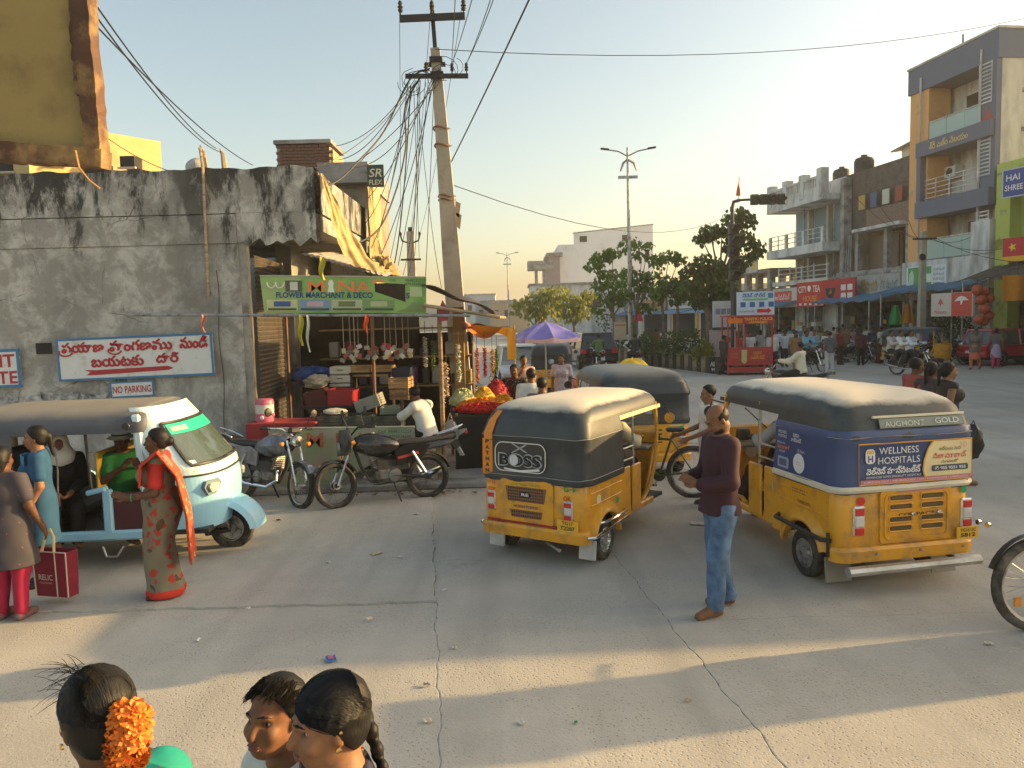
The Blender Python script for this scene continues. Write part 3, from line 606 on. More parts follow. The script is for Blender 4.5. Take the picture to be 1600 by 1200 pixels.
decal(rect(0, 0, 1.25, 1.03), C(206, 76, 62), t, rs(t, L*.26, 2.57, 2.1), 'red_panel'); text('Navata', C(200, 82, 60), t, rs(t, L*.76, 2.25, 2.1), .17, .8, bold=.01); decal([(-.2, -.1), (0, .2), (.2, -.1), (.07, -.05), (0, -.22), (-.07, -.05)], C(205, 92, 66), t, rs(t, L*.76, 2.68, 2.1), 'emblem'); decal([(-.45, -.02), (-.2, .18), (0, .22), (.2, .18), (.45, .02), (.1, .02), (.02, -.16), (-.05, -.16), (-.06, .02)], C(236, 226, 216), t, rs(t, L*.26, 2.72, 2.1, 1), 'bird')
# low far shops along the same row, nearer the vanishing point
rnd = random.Random(5)
for k, (Ya, Yb, zt_, c_, lab) in enumerate(((64, 70, 4.9, CREAMW, 'low cream shop with a pale signboard behind the median trees'), (70.3, 77, 4.6, C(196, 160, 110), 'low tan shop with a brown signboard behind the tall median trees'), (77.3, 86, 5.2, C(170, 172, 170), 'low grey shop with a tin awning behind the street lamp'), (86.5, 98, 5.6, WHITEW, 'far white two-storey house with small windows left of the lamp post'))):
    t = row('far_shop', lab, Ya, 'shop'); L = (Yb-Ya)/.989
    B('wall', c_, t, (2.5, L/2, zt_/2), (4, L-.1, zt_)); B('dark_front', DARKIN, t, (.48, L/2, 1.4), (.1, L*.8, 2.3)); B('sign', [C(178, 150, 120), C(190, 190, 186), C(150, 120, 90), C(120, 140, 160)][k], t, (.3, L/2, 3.6), (.12, L*.85, 1.1)); B('awning', AWN, t, (-.4, L/2, 2.8), (1.8, L*.9, .06), Ry(R(-14)))
    text(['మొబైల్స్', 'స్వీట్స్', 'మెడికల్', 'హోటల్'][k], C(120, 60, 60), t, face_mtx((.23, L/2, 3.6), (0, -1, 0), (-1, 0, 0)), .6, L*.5, bold=.01)
    for j in range(3): B('window', DARKIN, t, (.47, 1.2+j*(L-2)/2, 4.6), (.08, .9, .7))
fl = thing('far_low_house', 'far low white house with a barred window below the big white hall', 'house', (3.5, 92, 0))
B('wall', WHITEW, fl, (5.5, 4, 3.2), (13, 8, 6.6)); B('cornice', GREYC, fl, (5.5, 3.9, 6.5), (13.4, 8.4, .2))
for x, w, h, z in ((2.0, 1.3, 2.6, 3.8), (6.3, 2.2, 1.6, 4.4), (10, 1.4, 1.4, 4.2)): f = B('window', DARKIN, fl, (x, -.04, z), (w, .1, h)); B('frame', GREYC, f, (x, -.1, z+h/2+.1), (w+.3, .2, .12)); B('bar', GREYC, f, (x, -.1, z), (.08, .08, h))
whl = thing('white_hall', 'big pale windowless hall rising above the trees', 'building', (at(948, 480, 108).x, 108, 0))
HALL = M('hall_white', (.72, .74, .76), .85, .04, .6, dirt=((.5, .5, .5), .3), dscale=.3)
B('wall', HALL, whl, (0, 9, 6.4), (13.2, 18, 12.4)); MB().prism([(-4.4, 12.5), (6.58, 12.5), (6.58, 15.0), (-4.4, 14.1)], .6, Matrix.Translation((0, .34, 0))).build('upper_wall', HALL, whl); B('coping', GREYC, whl, (1.1, .34, 14.62), (11.2, .7, .14), Ry(R(-4.7)))
B('corner_face', M('hall_brown', (.30, .24, .24), .8, .1, 1), whl, (-7.3, 4, 5.6), (1.6, 10, 10.8)); B('corner_cap', GREYC, whl, (-7.2, 4, 11.2), (2.2, 10.6, .5))
for x in (-1.9, 4.0): B('vent', DARKIN, whl, (x-1.2, .02, 13.3), (1.0, .1, .8))
tk = thing('water_tower', 'concrete water tank on legs left of the white hall', 'water tank', (at(845, 480, 100).x, 100, 0))
B('tank', GREYC, tk, (0, 0, 9.2), (3.2, 3.2, 1.1)); B('lower_deck', GREYC, tk, (.2, 0, 4.6), (3.4, 3.2, .8))
for x in (-.5, .5): 
    for y in (-.5, .5): B('leg', GREYC, tk, (x, y, 4.3), (.35, .35, 8.8))
for k, (px, Y, w, h, c_) in enumerate(((742, 170, 9, 8, (150, 165, 175)), (775, 150, 8, 6, (130, 145, 155)), (800, 140, 8, 5.5, (150, 140, 120)), (700, 190, 16, 6, (150, 150, 145)))):
    t = thing('distant_block', ['distant pale blue block left of the far street lamp', 'distant grey block below the far street lamp', 'distant tan block behind the yellow-green trees', 'distant long block behind the flower stall roof'][k], 'building', (at(px, 480, Y).x, Y, 0))
    B('wall', C(*c_), t, (0, 4, h/2), (w, 8, h)); B('roof', GREYC, t, (0, 4, h+.1), (w+.4, 8.4, .25))
    for j in range(4): B('window', DARKIN, t, (-w*.36+j*w*.24, -.03, h*.65), (w*.1, .1, 1.2))
ob2 = thing('sun_gap_house', 'two-storey house added beyond the picture edge to close a gap of sun', 'building', (19.8, 21.2, 0), R(6))
B('wall', CREAMW, ob2, (3.2, 3.1, 3.4), (6.4, 6.2, 6.8)); B('coping', GREYC, ob2, (3.2, 3.1, 6.85), (6.7, 6.5, .12)); B('door', DOORB, ob2, (-.03, 2, 1.1), (.06, 1, 2.2))  # unseen house added to close a gap of sunlight on the road
# buildings on the right beyond the picture edge; the low sun comes over them
ob = thing('corner_shop_row', 'single-storey shop row beyond the picture edge on the sunny side', 'building', (15.0, 8.55, 0), R(3))
B("wall", CREAMW, ob, (4, 6, 2.4), (8, 12, 4.75)); B("parapet", CREAMW, ob, (.1, 6, 4.83), (.2, 12, .12)); B('shutter', SHBR, ob, (-.03, 4, 1.5), (.06, 4, 2.8))
ok_ = thing('shadow_kiosk', 'narrow steel kiosk added beyond the picture edge to cast a shadow band', 'kiosk', (7.0, 5.78, 0), R(5))
B('cabin', C(90, 110, 130), ok_, (0, 0, .98), (.8, .72, 1.95), bev=.03); B('roof', STEEL, ok_, (0, 0, 2.0), (.9, .78, .08)); B('counter', STEEL, ok_, (-.5, 0, 1.1), (.25, .6, .04))  # unseen kiosk added to throw the foreground shadow band
# ------------------------------------------------------------------ flower stall under the verandah
def P(px, py, Y): return tuple(at(px, py, Y))
STK = thing('flower_stall', 'open flower stall with dark shelves under the weathered verandah', 'stall', (0, 12, 0))
def L12(v): v = Vector(v); return Vector((v.x, v.y-12, v.z))
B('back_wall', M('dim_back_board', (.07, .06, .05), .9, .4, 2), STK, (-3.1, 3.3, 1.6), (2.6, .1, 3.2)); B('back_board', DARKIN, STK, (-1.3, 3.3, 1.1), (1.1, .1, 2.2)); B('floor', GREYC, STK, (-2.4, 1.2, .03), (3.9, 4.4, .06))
for px, Y in ((452, 13.7), (585, 12.4), (690, 11.5)): p = at(px, 600, Y); T('post', RUST if px < 600 else WOOD, STK, [(p.x, Y-12, 0), (p.x, Y-12, 3.1 if px < 600 else 2.62)], .035 if px > 600 else .028, 7)
T('front_pipe', STEEL, STK, [L12(at(200, 492, 11.2)), L12(at(735, 493, 11.2))], .022, 8)
for z in (1.2, 1.75, 2.3): B('shelf', WOOD, STK, (-2.2, 2.9, z), (2.9, .5, .03))
rnd = random.Random(3)
GC = [C(150, 150, 148), C(110, 60, 70), C(80, 100, 60), C(150, 130, 60), C(60, 60, 66), C(90, 60, 110), C(170, 165, 150)]
for z in (1.23, 1.78):
    x = -3.5
    while x < -.9:
        w = rnd.uniform(.07, .2); h = rnd.uniform(.12, .38); B('shelf_goods', rnd.choice(GC), STK, (x+w/2, 2.85, z+h/2), (w*.9, .25, h), bev=.02); x += w+rnd.uniform(0, .12)
tin = MB(); a, b = L12(at(470, 397, 12.1)), L12(at(600, 433, 12.1))
for k in range(16):
    p = a.lerp(b, k/16); q = a.lerp(b, (k+1)/16); r = a.lerp(b, (k+.5)/16)+Vector((0, 0, .025)); d = Vector((-.1, 2.6, .25))
    tin.add([p, r, r+d, p+d], [(0, 1, 2, 3)]); tin.add([r, q, q+d, r+d], [(0, 1, 2, 3)])
tin.build('tin_roof', M('weathered_tin', (.34, .31, .26), .6, .2, 4, metal=.3), STK, solid=.008)
# dark brown tarp roof to the right of the banner
def tarp(u, v):
    x = -1.28+u*1.05; z = 2.95-.42*u**1.35+.03*math.sin(u*9+v*4)-.05*math.sin(v*3.1); return (x+.1*v, -.75+v*3.0, z)
MB().grid(tarp, 16, 12).build('tarp_roof', M('brown_tarp', (.05, .036, .03), .6, .25, 4, bump=.3, dirt=((.1, .07, .05), .3)), STK, True, solid=.015)
T('roof_pole', BAMBOO, STK, [(-1.25, -.78, 2.66), (-.15, -.72, 2.46)], .025); T('roof_pole', BAMBOO, STK, [(-.2, -.7, 2.46), (-.1, 2.2, 2.46)], .025)
# draped yellow tarpaulin off the verandah corner
YT = M('yellow_tarp', (.40, .30, .13), .8, .25, 5, bump=.6, bscale=14, dirt=((.2, .14, .07), .55), dscale=3)
tp = thing('yellow_tarpaulin', 'ragged yellow tarpaulin hanging off the verandah roof corner in the sun', 'tarpaulin')
lft = [(500, 271, 12.0), (514, 330, 11.95), (525, 372, 11.9), (538, 398, 11.9), (556, 416, 11.9)]; rgt = [(504, 272, 12.4), (530, 322, 12.5), (548, 362, 12.6), (575, 402, 12.7), (604, 428, 12.6)]
def drape(l, r):
    def fn(u, v):
        k = v*(len(l)-1); i = min(int(k), len(l)-2); t = k-i
        A = at(*l[i]).lerp(at(*l[i+1]), t); Bq = at(*r[i]).lerp(at(*r[i+1]), t); p = A.lerp(Bq, u)
        w = .03*math.sin(u*11+v*5)*(.3+v)+.02*math.sin(u*23+v*17)+.015*math.sin(v*31+u*7); return p+Vector((w*.6, -w, 0))
    return fn
MB().grid(drape(lft, rgt), 28, 26).build('sheet', YT, tp, True)
tp2 = thing('yellow_cloth_strip', 'long sunlit yellow cloth strip hanging beside the brown building', 'cloth')
MB().grid(drape([(574, 292, 15.8), (577, 345, 15.7), (578, 400, 15.6), (586, 432, 15.5)], [(580, 292, 16.3), (587, 350, 16.3), (597, 402, 16.3), (612, 430, 16.3)]), 12, 16).build('sheet', YT, tp2, True)
hp = thing('yellow_plastic_heap', 'crumpled yellow plastic heap on the stall roof', 'plastic sheet', P(596, 420, 13.5))
def heap(u, v, rx=.26, ry=.5, rz=.3):
    a = u*2*math.pi; b = v*math.pi/2; n = 1+.16*math.sin(a*5+b*7)+.12*math.sin(a*11-b*9); return (rx*math.cos(a)*math.cos(b)*n, ry*math.sin(a)*math.cos(b)*n, -.12+rz*math.sin(b)*n)
MB().grid(heap, 36, 10).build('sheet', YT, hp, True)
# upper banner with its torn hole
BNG = M('banner_green', srgb(104, 160, 84), .5, .12, 2, hue=srgb(158, 190, 108)); BNL = M('banner_pale', srgb(176, 190, 128), .5, .1, 2, hue=srgb(130, 178, 96))
ub = thing('flower_shop_banner', 'torn green MINAR flower merchant banner hung above the stall', 'banner', (0, 11.3, 0))
def bp(px, py, d=0.): v = at(px, py, 11.3-d); return (v.x, v.y-11.3, v.z)
hole = [(585, 441), (586, 456), (634, 472), (633, 444)]
def banner_quads(m, c, quads):
    for q in quads: m.add([bp(*p) for p in q], [(0, 1, 2, 3)])
m_ = MB(); banner_quads(m_, 0, [[(406, 432), (470, 432), (470, 489), (413, 489)]]); pl = m_.build('pale_end', BNL, ub)
m_ = MB(); banner_quads(m_, 0, [[(470, 432), (585, 433), (585, 441), (470, 441)], [(470, 441), (585, 441), (586, 456), (470, 456)], [(470, 456), (586, 456), (586, 489), (470, 489)], [(586, 456), (634, 472), (634, 490), (586, 489)], [(585, 433), (633, 434), (633, 444), (585, 441)], [(633, 434), (666, 434), (666, 491), (634, 490)]]); m_.build('print_sheet', BNG, ub)
m_ = MB().tube([bp(406, 431), bp(666, 433)], .012, 6).tube([bp(412, 491), bp(667, 493)], .016, 6); m_.build('hem', C(170, 168, 150), ub)
def bt(px, py, k=1): v = bp(px, py, .006*k); return face_mtx(v, at(700, 432, 11.3)-at(500, 431.6, 11.3), (0, -1, 0))
ORG = C(222, 130, 78, .5); BLU = C(34, 66, 122, .5)
sc_ = 11.3/1200
for ch_, px, w in (('M', 494, 26), ('N', 541, 26), ('A', 567, 22)): text(ch_, ORG, ub, bt(px, 447.5), 17*sc_, w*sc_, bold=.02)
text('P', ORG, ub, bt(591, 440), 6*sc_, 18*sc_, bold=.02); decal([(-.05, -.09), (.05, -.09), (.03, 0), (.045, .04), (.02, .09), (-.02, .09), (-.045, .04), (-.03, 0)], C(225, 225, 215), ub, bt(517, 447), 'jar')
text('FLOWER MARCHANT & DECO', BLU, ub, bt(507, 461), 9*sc_, 150*sc_, bold=.03); text('S', BLU, ub, bt(637, 462), 9*sc_, bold=.03)
text('9848232259', C(70, 90, 70), ub, bt(649, 438), 4.5*sc_, 32*sc_); text('8793034646', C(70, 90, 70), ub, bt(649, 444), 4.5*sc_, 32*sc_); text('Cell', C(50, 90, 60), ub, bt(613, 437.5), 4*sc_)
for px, c1, c2 in ((441, (196, 196, 150), (60, 92, 150)), (492, (120, 150, 180), (186, 160, 170)), (542, (170, 180, 150), (110, 118, 80)), (592, (120, 150, 100), (170, 180, 140)), (642, (120, 140, 90), (196, 190, 60))):
    if px == 642: decal([(-22*sc_, -8*sc_), (22*sc_, -8*sc_), (22*sc_, 4*sc_), (4*sc_, 7*sc_), (-6*sc_, -2*sc_), (-8*sc_, -3*sc_)], C(*c1), ub, bt(px, 479), 'photo_print'); continue
    decal(rect(0, 0, 48*sc_, 17*sc_), C(*c1), ub, bt(px, 477), 'photo_print'); decal(rect(0, .02, 26*sc_, 8*sc_), C(*c2), ub, bt(px, 477, 2), 'photo_stage'); decal(rect(0, -6*sc_, 44*sc_, 3*sc_), C(70, 84, 50), ub, bt(px, 477, 2), 'photo_lawn')
for px in (424, 437): MB().tube([Vector(bp(px+7*math.cos(a), 441+9*math.sin(a), .008)) for a in [R(q*20) for q in range(0, 10)]], .012, 5).build('garland_print', C(225, 215, 205), ub)
decal(rect(0, 0, 26*sc_, 17*sc_), C(84, 92, 74), ub, bt(459, 447), 'photo_print'); decal(rect(0, 0, 12*sc_, 13*sc_), C(200, 200, 190), ub, bt(459, 447, 2), 'photo_stage'); decal(rect(0, 0, 19*sc_, 15*sc_), C(170, 190, 140), ub, bt(650, 456), 'photo_print')
# lower faded banner hung over the front of the tables
lb = thing('faded_stall_banner', 'faded and dirty green MINAR banner draped low behind the motorbikes', 'banner', (0, 11.0, 0))
FAD = M('faded_banner', srgb(168, 178, 142), .75, .15, 3, hue=srgb(110, 168, 104), dirt=((.33, .28, .22), 1.), dscale=2.6)
def lbp(px, py, d=0.): v = at(px, py, 11.0-d); return Vector((v.x, v.y-11.0, v.z))
lx = [(418, 670), (470, 669), (530, 669), (590, 668), (648, 667)]; lbm = [(437, 766), (470, 768), (505, 766), (585, 722), (650, 712)]
def lbf(u, v):
    k = u*4; i = min(int(k), 3); t = k-i; a = lbp(*lx[i]).lerp(lbp(*lx[i+1]), t); b = lbp(*lbm[i]).lerp(lbp(*lbm[i+1]), t); p = a.lerp(b, v); p.y += -.03*math.sin(u*11)*v-.05*v+.015*math.sin(u*23+v*6); return p
MB().grid(lbf, 30, 14).build('print_sheet', FAD, lb, True); MB().tube([lbp(418, 669.5), lbp(648, 666.5)], .012, 6).build('hem', C(190, 190, 170), lb)
def lt(px, py): v = lbp(px, py, .12); return face_mtx(v, at(700, 668, 11)-at(500, 670, 11), (0, -1, 0))
s_ = 11./1200; FR = M('faded_red_print', srgb(172, 92, 70), .8, .2, 8)
for c_, px, w in (('M', 492, 26), ('N', 537, 24), ('A', 563, 22), ('R', 585, 20)): text(c_, FR, lb, lt(px, 688), 23*s_, w*s_, bold=.02)
text('Cell  9848232259', C(40, 60, 45), lb, lt(617, 674), 5*s_, 52*s_); text('8793034646', C(40, 60, 45), lb, lt(625, 682), 5*s_, 34*s_)
# tables, crates and goods
CLR = M('red_cloth', (.30, .03, .035), .85, .15, 8, bump=.2)
rt = thing('red_cloth_table', 'table with a red cloth holding the water jug', 'table', (at(445, 660, 11.6).x, 11.7, 0))
B('cloth_top', CLR, rt, (0, 0, .95), (1.05, .62, .04), bev=.015); MB().grid(lambda u, v: (-.52+u*1.04, -.32-.02*math.sin(u*19)*v, .95-v*(.22+.05*math.sin(u*7))), 24, 4).build('cloth_drop', CLR, rt, True)
for x in (-.45, .45):
    for y in (-.24, .24): T('leg', WOOD, rt, [(x, y, 0), (x, y, .94)], .025, 6)
jug = thing('water_jug', 'white and pink insulated water jug with a tap on the red table', 'water jug', (at(415, 640, 11.7).x, 11.66, .972))
PNK = C(196, 100, 128, .4); MB().lathe([(.14, 0), (.145, .03), (.145, .12), (.14, .125)], 22).build('base', PNK, jug, True); MB().lathe([(.137, .12), (.137, .26)], 22).build('body', C(214, 208, 196, .4), jug, True); MB().lathe([(.142, .26), (.142, .285), (.135, .30), (.135, .33), (.1, .345)], 22).build('lid', PNK, jug, True); MB().lathe([(.03, 0), (.03, .02), (.015, .025)], 12, frame((0, -.146, .07), (1, 0, 0), (0, -1, 0))).build('tap', C(225, 220, 215, .4), jug)
REDP = C(150, 32, 40, .45); DGR = M('dark_green_plastic', (.03, .04, .035), .5, .2, 6, dirt=((.15, .13, .1), .4)); GRYP = C(142, 142, 132, .6)
def crate(label, px, py, Y, w, h, d=.38, mat=None, tilt=0., slats=0, group='crates on the flower stall', name='crate'):
    t = thing(name, label, 'crate', at(px, py, Y), 0, group); t.rotation_euler = (0, R(tilt), R(random.uniform(-8, 8)))
    if slats:
        for k in range(slats):
            z = -h/2+h*(k+.5)/slats
            for y in (-d/2, d/2): B('slat', mat, t, (0, y, z), (w, .014, h/slats*.86))
            for x in (-w/2+.007, w/2-.007): B('slat', mat, t, (x, 0, z), (.014, d-.03, h/slats*.86))
        for x in (-w/2+.02, w/2-.02):
            for y in (-d/2+.02, d/2-.02): B('corner_post', mat, t, (x, y, 0), (.03, .03, h))
        B('bottom', mat, t, (0, 0, -h/2+.01), (w-.04, d-.03, .014))
    else:
        for y in (-d/2, d/2): B('side', mat, t, (0, y, 0), (w, .02, h), bev=.004)
        for x in (-w/2, w/2): B('end', mat, t, (x, 0, 0), (.02, d-.02, h), bev=.004)
        B('bottom', mat, t, (0, 0, -h/2+.01), (w-.02, d-.02, .015)); B('rim', mat, t, (0, -d/2-.012, h/2-.025), (w+.02, .015, .04)); B('rib', mat, t, (0, -d/2-.012, -.01), (w*.9, .01, .02))
    return t
for k, py in enumerate((578, 591, 604)):
    t = thing('drawer_box', ['top white plastic drawer of the stacked three', 'middle white plastic drawer of the stacked three', 'bottom white plastic drawer of the stacked three'][k], 'drawer', at(535, py, 13.4), 0, 'white drawers in the stall'); B('shell', C(206, 204, 192, .5), t, (0, 0, 0), (.36, .4, .132), bev=.01); B('handle', C(60, 60, 60), t, (0, -.205, .01), (.1, .015, .012)); B('lip', C(190, 188, 176), t, (0, -.204, -.05), (.35, .012, .012))
crate('pine crate left of the thin pipe post', 568, 579, 13.4, .34, .19, mat=CRATEW, slats=3); crate('pine crate right of the thin pipe post', 599, 579, 13.4, .36, .19, mat=CRATEW, slats=3)
crate('upper pine crate behind the seated man', 627, 597, 13.0, .34, .19, mat=CRATEW, slats=3); crate('lower darker pine crate behind the seated man', 628, 615, 13.0, .33, .18, mat=WOOD, slats=3)
crate('dark blue crate above the pine crates', 630, 581, 13.3, .3, .16, mat=C(40, 48, 70))
crate('maroon plastic crate tipped beside the white bundle', 497, 625, 12.6, .34, .34, mat=C(74, 26, 28), tilt=-12); crate('bright red plastic crate below the white drawers', 537, 620, 12.6, .42, .26, mat=REDP, tilt=3)
crate('grey plastic crate tipped up on the dark crates', 578, 629, 12.3, .40, .2, mat=GRYP, tilt=-18, slats=5); crate('small grey green crate beside the yellow bags', 612, 640, 12.0, .32, .11, mat=C(120, 128, 110), slats=2)
for k, (px, Y) in enumerate(((520, 11.75), (562, 11.75), (608, 11.75))): crate('black plastic mesh crate with petals, %s under the pipe post' % ['leftmost of three', 'middle of three', 'last of three'][k], px, 657, Y, .44, .2, .42, DGR, slats=4)
for k, (px, py, Y, w, h) in enumerate(((535, 655, 13.4, .5, .95), (584, 640, 13.4, .72, 1.0), (628, 660, 13.1, .5, .8), (520, 690, 12.6, .9, .95), (565, 712, 11.8, 1.35, .75))):
    p = at(px, py, Y); hh = [at(0, 611, 13.4).z-.0, at(0, 590, 13.4).z, at(0, 625, 13.0).z, at(0, 640, 12.6).z, at(0, 668, 11.75).z][k]
    t = thing('goods_stand', ['dark stand under the white drawers', 'dark stand under the pine crates', 'dark stand behind the seated man', 'dark bench under the red crates', 'low dark bench under the mesh crates'][k], 'stand', (p.x, Y, 0))
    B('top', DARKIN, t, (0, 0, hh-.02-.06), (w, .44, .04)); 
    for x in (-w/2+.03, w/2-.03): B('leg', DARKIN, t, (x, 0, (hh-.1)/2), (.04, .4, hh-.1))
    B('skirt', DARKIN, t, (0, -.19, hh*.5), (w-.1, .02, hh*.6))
def lump(name, label, cat, p, r, mat, sq=(1, 1, .7), seed=0, n=20, amp=.18, parent=None):
    t = parent or thing(name, label, cat, p); rr = random.Random(seed); ph = [rr.uniform(0, 6) for _ in range(6)]
    def fn(u, v):
        a = u*2*math.pi; b = (v-.5)*math.pi; k = 1+amp*(math.sin(a*3+ph[0]+b*2)+.7*math.sin(a*7+ph[1]-b*5)+.5*math.sin(b*9+ph[2]+a*2))*math.cos(b); return (r*sq[0]*math.cos(a)*math.cos(b)*k, r*sq[1]*math.sin(a)*math.cos(b)*k, r*sq[2]*math.sin(b)*k)
    o = MB().grid(fn, n, n//2).build('fold' if not parent else name, mat, t, True); return t
lump('blue_plastic_sheet', 'bundle of blue plastic sheeting beside the shutter', 'plastic sheet', at(487, 588, 13.6), .36, C(34, 74, 140, .35), (1, .7, .5), 1, 34)
lump('white_cloth_bundle', 'crumpled off-white cloth bundle on the maroon crate', 'cloth', at(495, 596, 13.0), .2, C(176, 168, 152), (1, .8, .6), 2, 34)
lump('flower_heap', 'small heap of white blossoms on the black crates', 'flowers', at(523, 643, 11.7), .15, M('white_petals', (.6, .6, .5), .8, .3, 40, bump=1.), (1.2, .9, .35), 3, 30, .1)
# hanging strings, ribbons and sachets along the pipe
hang = [(535, 545, (150, 140, 120)), (545, 540, (140, 130, 110)), (552, 545, (160, 150, 130)), (558, 538, (120, 110, 100)), (573, 540, (150, 140, 120)), (583, 541, (130, 120, 110)), (600, 540, (150, 140, 120)), (608, 543, (130, 120, 100)), (617, 540, (150, 140, 120)), (628, 538, (140, 130, 110)), (637, 537, (120, 120, 100))]
for k, (px, py, c_) in enumerate(hang):
    Y = 11.4+.12*(k % 3); t = thing('hanging_string', 'thin string of small packets hanging from the stall pipe', 'string', at(px, 494, Y), 0, 'strings hanging from the stall pipe'); l = (py-494)/1200*Y
    T('cord', C(*c_), t, [(0, 0, 0), (.005*math.sin(k), 0, -l)], .006, 4)
    for j in range(3): B('packet', [C(170, 160, 130), C(150, 70, 60), C(120, 120, 110), C(190, 180, 170)][(k+j) % 4], t, (.03*math.sin(k*3+j*2), -.01, -l-.03-.07*j), (.06, .02, .075), Ry(k*.4+j))
for px, py2, c_, lab, w in ((470, 540, (176, 166, 50), 'yellow cloth ribbon hanging from the stall pipe', .06), (481, 550, (214, 212, 200), 'white cloth ribbon hanging from the stall pipe', .035), (572, 520, (222, 96, 40), 'orange cloth ribbon hanging among the strings', .05), (503, 402+35, (180, 170, 50), 'yellow cloth tied under the tin roof', .07), (318, 519, (226, 140, 100), 'peach ribbon hanging above the Telugu sign', .035)):
    y0 = 492 if px != 503 else 402; Y = 11.18; p = at(px, y0, Y); l = (py2-y0)/1200*Y
    t = thing('cloth_ribbon', lab, 'ribbon', p); MB().grid(lambda u, v: ((u-.5)*w*(1+.3*math.sin(v*5))+.015*math.sin(v*7), -.03-.02*math.sin(u*6+v*4), -v*l), 5, 10).build('strip', C(*c_), t, True)
sp = thing('purple_sachets', 'red and white snack packets strung under the banner', 'packets', at(603, 545, 11.5)); B('packet', C(170, 40, 50), sp, (0, 0, .02), (.13, .05, .13), Ry(.2), .02); B('packet', C(205, 200, 190), sp, (.05, -.03, -.06), (.12, .05, .06), Ry(-.3), .02); T('cord', CABLE, sp, [(0, 0, .08), (0, -.2, .47)], .004, 4)
mf = thing('pink_paper_kite', 'faded pink cloth triangle hanging at the stall corner', 'cloth', at(692, 490, 11.3)); decal([(-.09, -.13), (.07, -.1), (.1, .02), (0, .2), (-.06, .05)], C(152, 72, 84), mf, face_mtx((0, 0, 0), (1, 0, 0), (0, -1, 0)), 'sheet')
# flower and fruit table on the street side
ft = thing('flower_table', 'sloping display table of garlands and fruit in the sun', 'table', (at(748, 640, 12.9).x, 12.9, 0), R(8))
B('top', DARKIN, ft, (0, 0, .98), (.95, 1.5, .04), Rx(R(7))); B('skirt', DARKIN, ft, (0, -.72, .45), (.92, .03, .88))
for x in (-.42, .42):
    for y in (-.66, .66): T('leg', WOOD, ft, [(x, y, 0), (x, y, .95)], .025, 6)
PET = lambda n, c: M('petals_'+n, srgb(*c), .8, .35, 45, bump=1., bscale=70)
def flowers(label, x, y, z, rx, ry, h, mat, n=220, name='flower_heap', s=.028):
    """heap of loose blossoms: a mound covered in small tilted petals"""
    t = thing(name, label, 'flowers', ft.matrix_basis @ Vector((x, y, z)) if name == 'flower_heap' else (x, y, z)); m = MB(); rr = random.Random(int(abs(x)*99+abs(y)*77)+n)
    for k in range(n):
        a = rr.uniform(0, 6.28); q = math.sqrt(rr.random()); px, py = rx*q*math.cos(a), ry*q*math.sin(a); pz = h*(1-q*q)
        rm = Rz(rr.uniform(0, 6)) @ Rx(rr.uniform(-.9, .9)) @ Ry(rr.uniform(-.9, .9)); sz = s*rr.uniform(.7, 1.3)
        m.add([Vector((px, py, pz))+rm @ Vector(v) for v in ((-sz, -sz*.7, 0), (sz, -sz*.7, 0), (sz*.8, sz*.8, sz*.4), (-sz*.8, sz*.8, sz*.4), (0, 0, -sz*.6))], [(0, 1, 2, 3), (0, 4, 1), (1, 4, 2), (2, 4, 3), (3, 4, 0)])
    m.build('blossoms', mat, t); lump('mound', '', '', None, 1, mat, (rx*.95, ry*.95, h*.9), n, 16, .05, t); return t
flowers('bright red petals spread along the front of the flower table', .02, -.5, .98, .48, .22, .1, PET('red', (198, 40, 30)), 260)
flowers('orange marigolds spread across the flower table', .05, -.22, 1.0, .46, .2, .13, PET('orange', (226, 140, 36)), 260)
flowers('pale green and white flower heap on the table', -.25, .12, 1.03, .24, .22, .24, PET('pale', (196, 200, 150)), 240)
flowers('yellow flower heap beside the pale flowers', .12, .2, 1.05, .2, .2, .22, PET('yellow', (224, 184, 60)), 200)
flowers('red and pink blossoms heaped at the back of the table', .36, .42, 1.08, .22, .24, .3, PET('crimson', (176, 44, 54)), 220)
flowers('yellow fruit and marigold heap at the table corner', .42, -.02, 1.02, .18, .16, .14, PET('gold', (232, 166, 40)), 160)
for k, (px, y0, y1, Y, c_) in enumerate(((716, 540, 562, 11.6, (216, 214, 190)), (717, 566, 596, 11.6, (206, 210, 180)), (690, 565, 640, 12.2, (210, 205, 190)), (697, 570, 622, 12.4, (220, 190, 160)), (745, 548, 600, 13.2, (214, 120, 60)), (757, 545, 590, 13.4, (190, 60, 50)), (769, 550, 585, 13.6, (214, 170, 60)), (664, 530, 575, 12.8, (200, 200, 190)), (676, 535, 580, 13.0, (120, 140, 80)), (776, 548, 580, 14.2, (120, 150, 70)))):
    t = thing('flower_garland', ['upper white garland on the cardboard column', 'lower white garland on the cardboard column', 'long white garland beside the wooden post', 'pale peach garland next to the wooden post', 'orange garland over the flower table', 'dark red garland over the flower table', 'yellow garland hanging toward the street', 'white garland deep inside the stall', 'green leaf garland deep inside the stall', 'green garland at the street end of the table'][k], 'garland', at(px, y0, Y)); l = (y1-y0)/1200*Y; m = MB(); rr = random.Random(k)
    for j in range(int(l/.016)):
        for q in range(5):
            a = rr.uniform(0, 6.28); rm = Rz(a) @ Ry(rr.uniform(-.8, .8)); z = -j*.016+rr.uniform(-.01, .01); m.add([Vector((0, 0, z))+rm @ Vector(v) for v in ((.005, -.018, 0), (.055, -.014, .012), (.055, .014, .012), (.005, .018, 0))], [(0, 1, 2, 3)])
    m.build('blossoms', PET('g%d' % k, c_), t); T('string', CABLE, t, [(0, 0, .3), (0, 0, -l)], .005, 4)
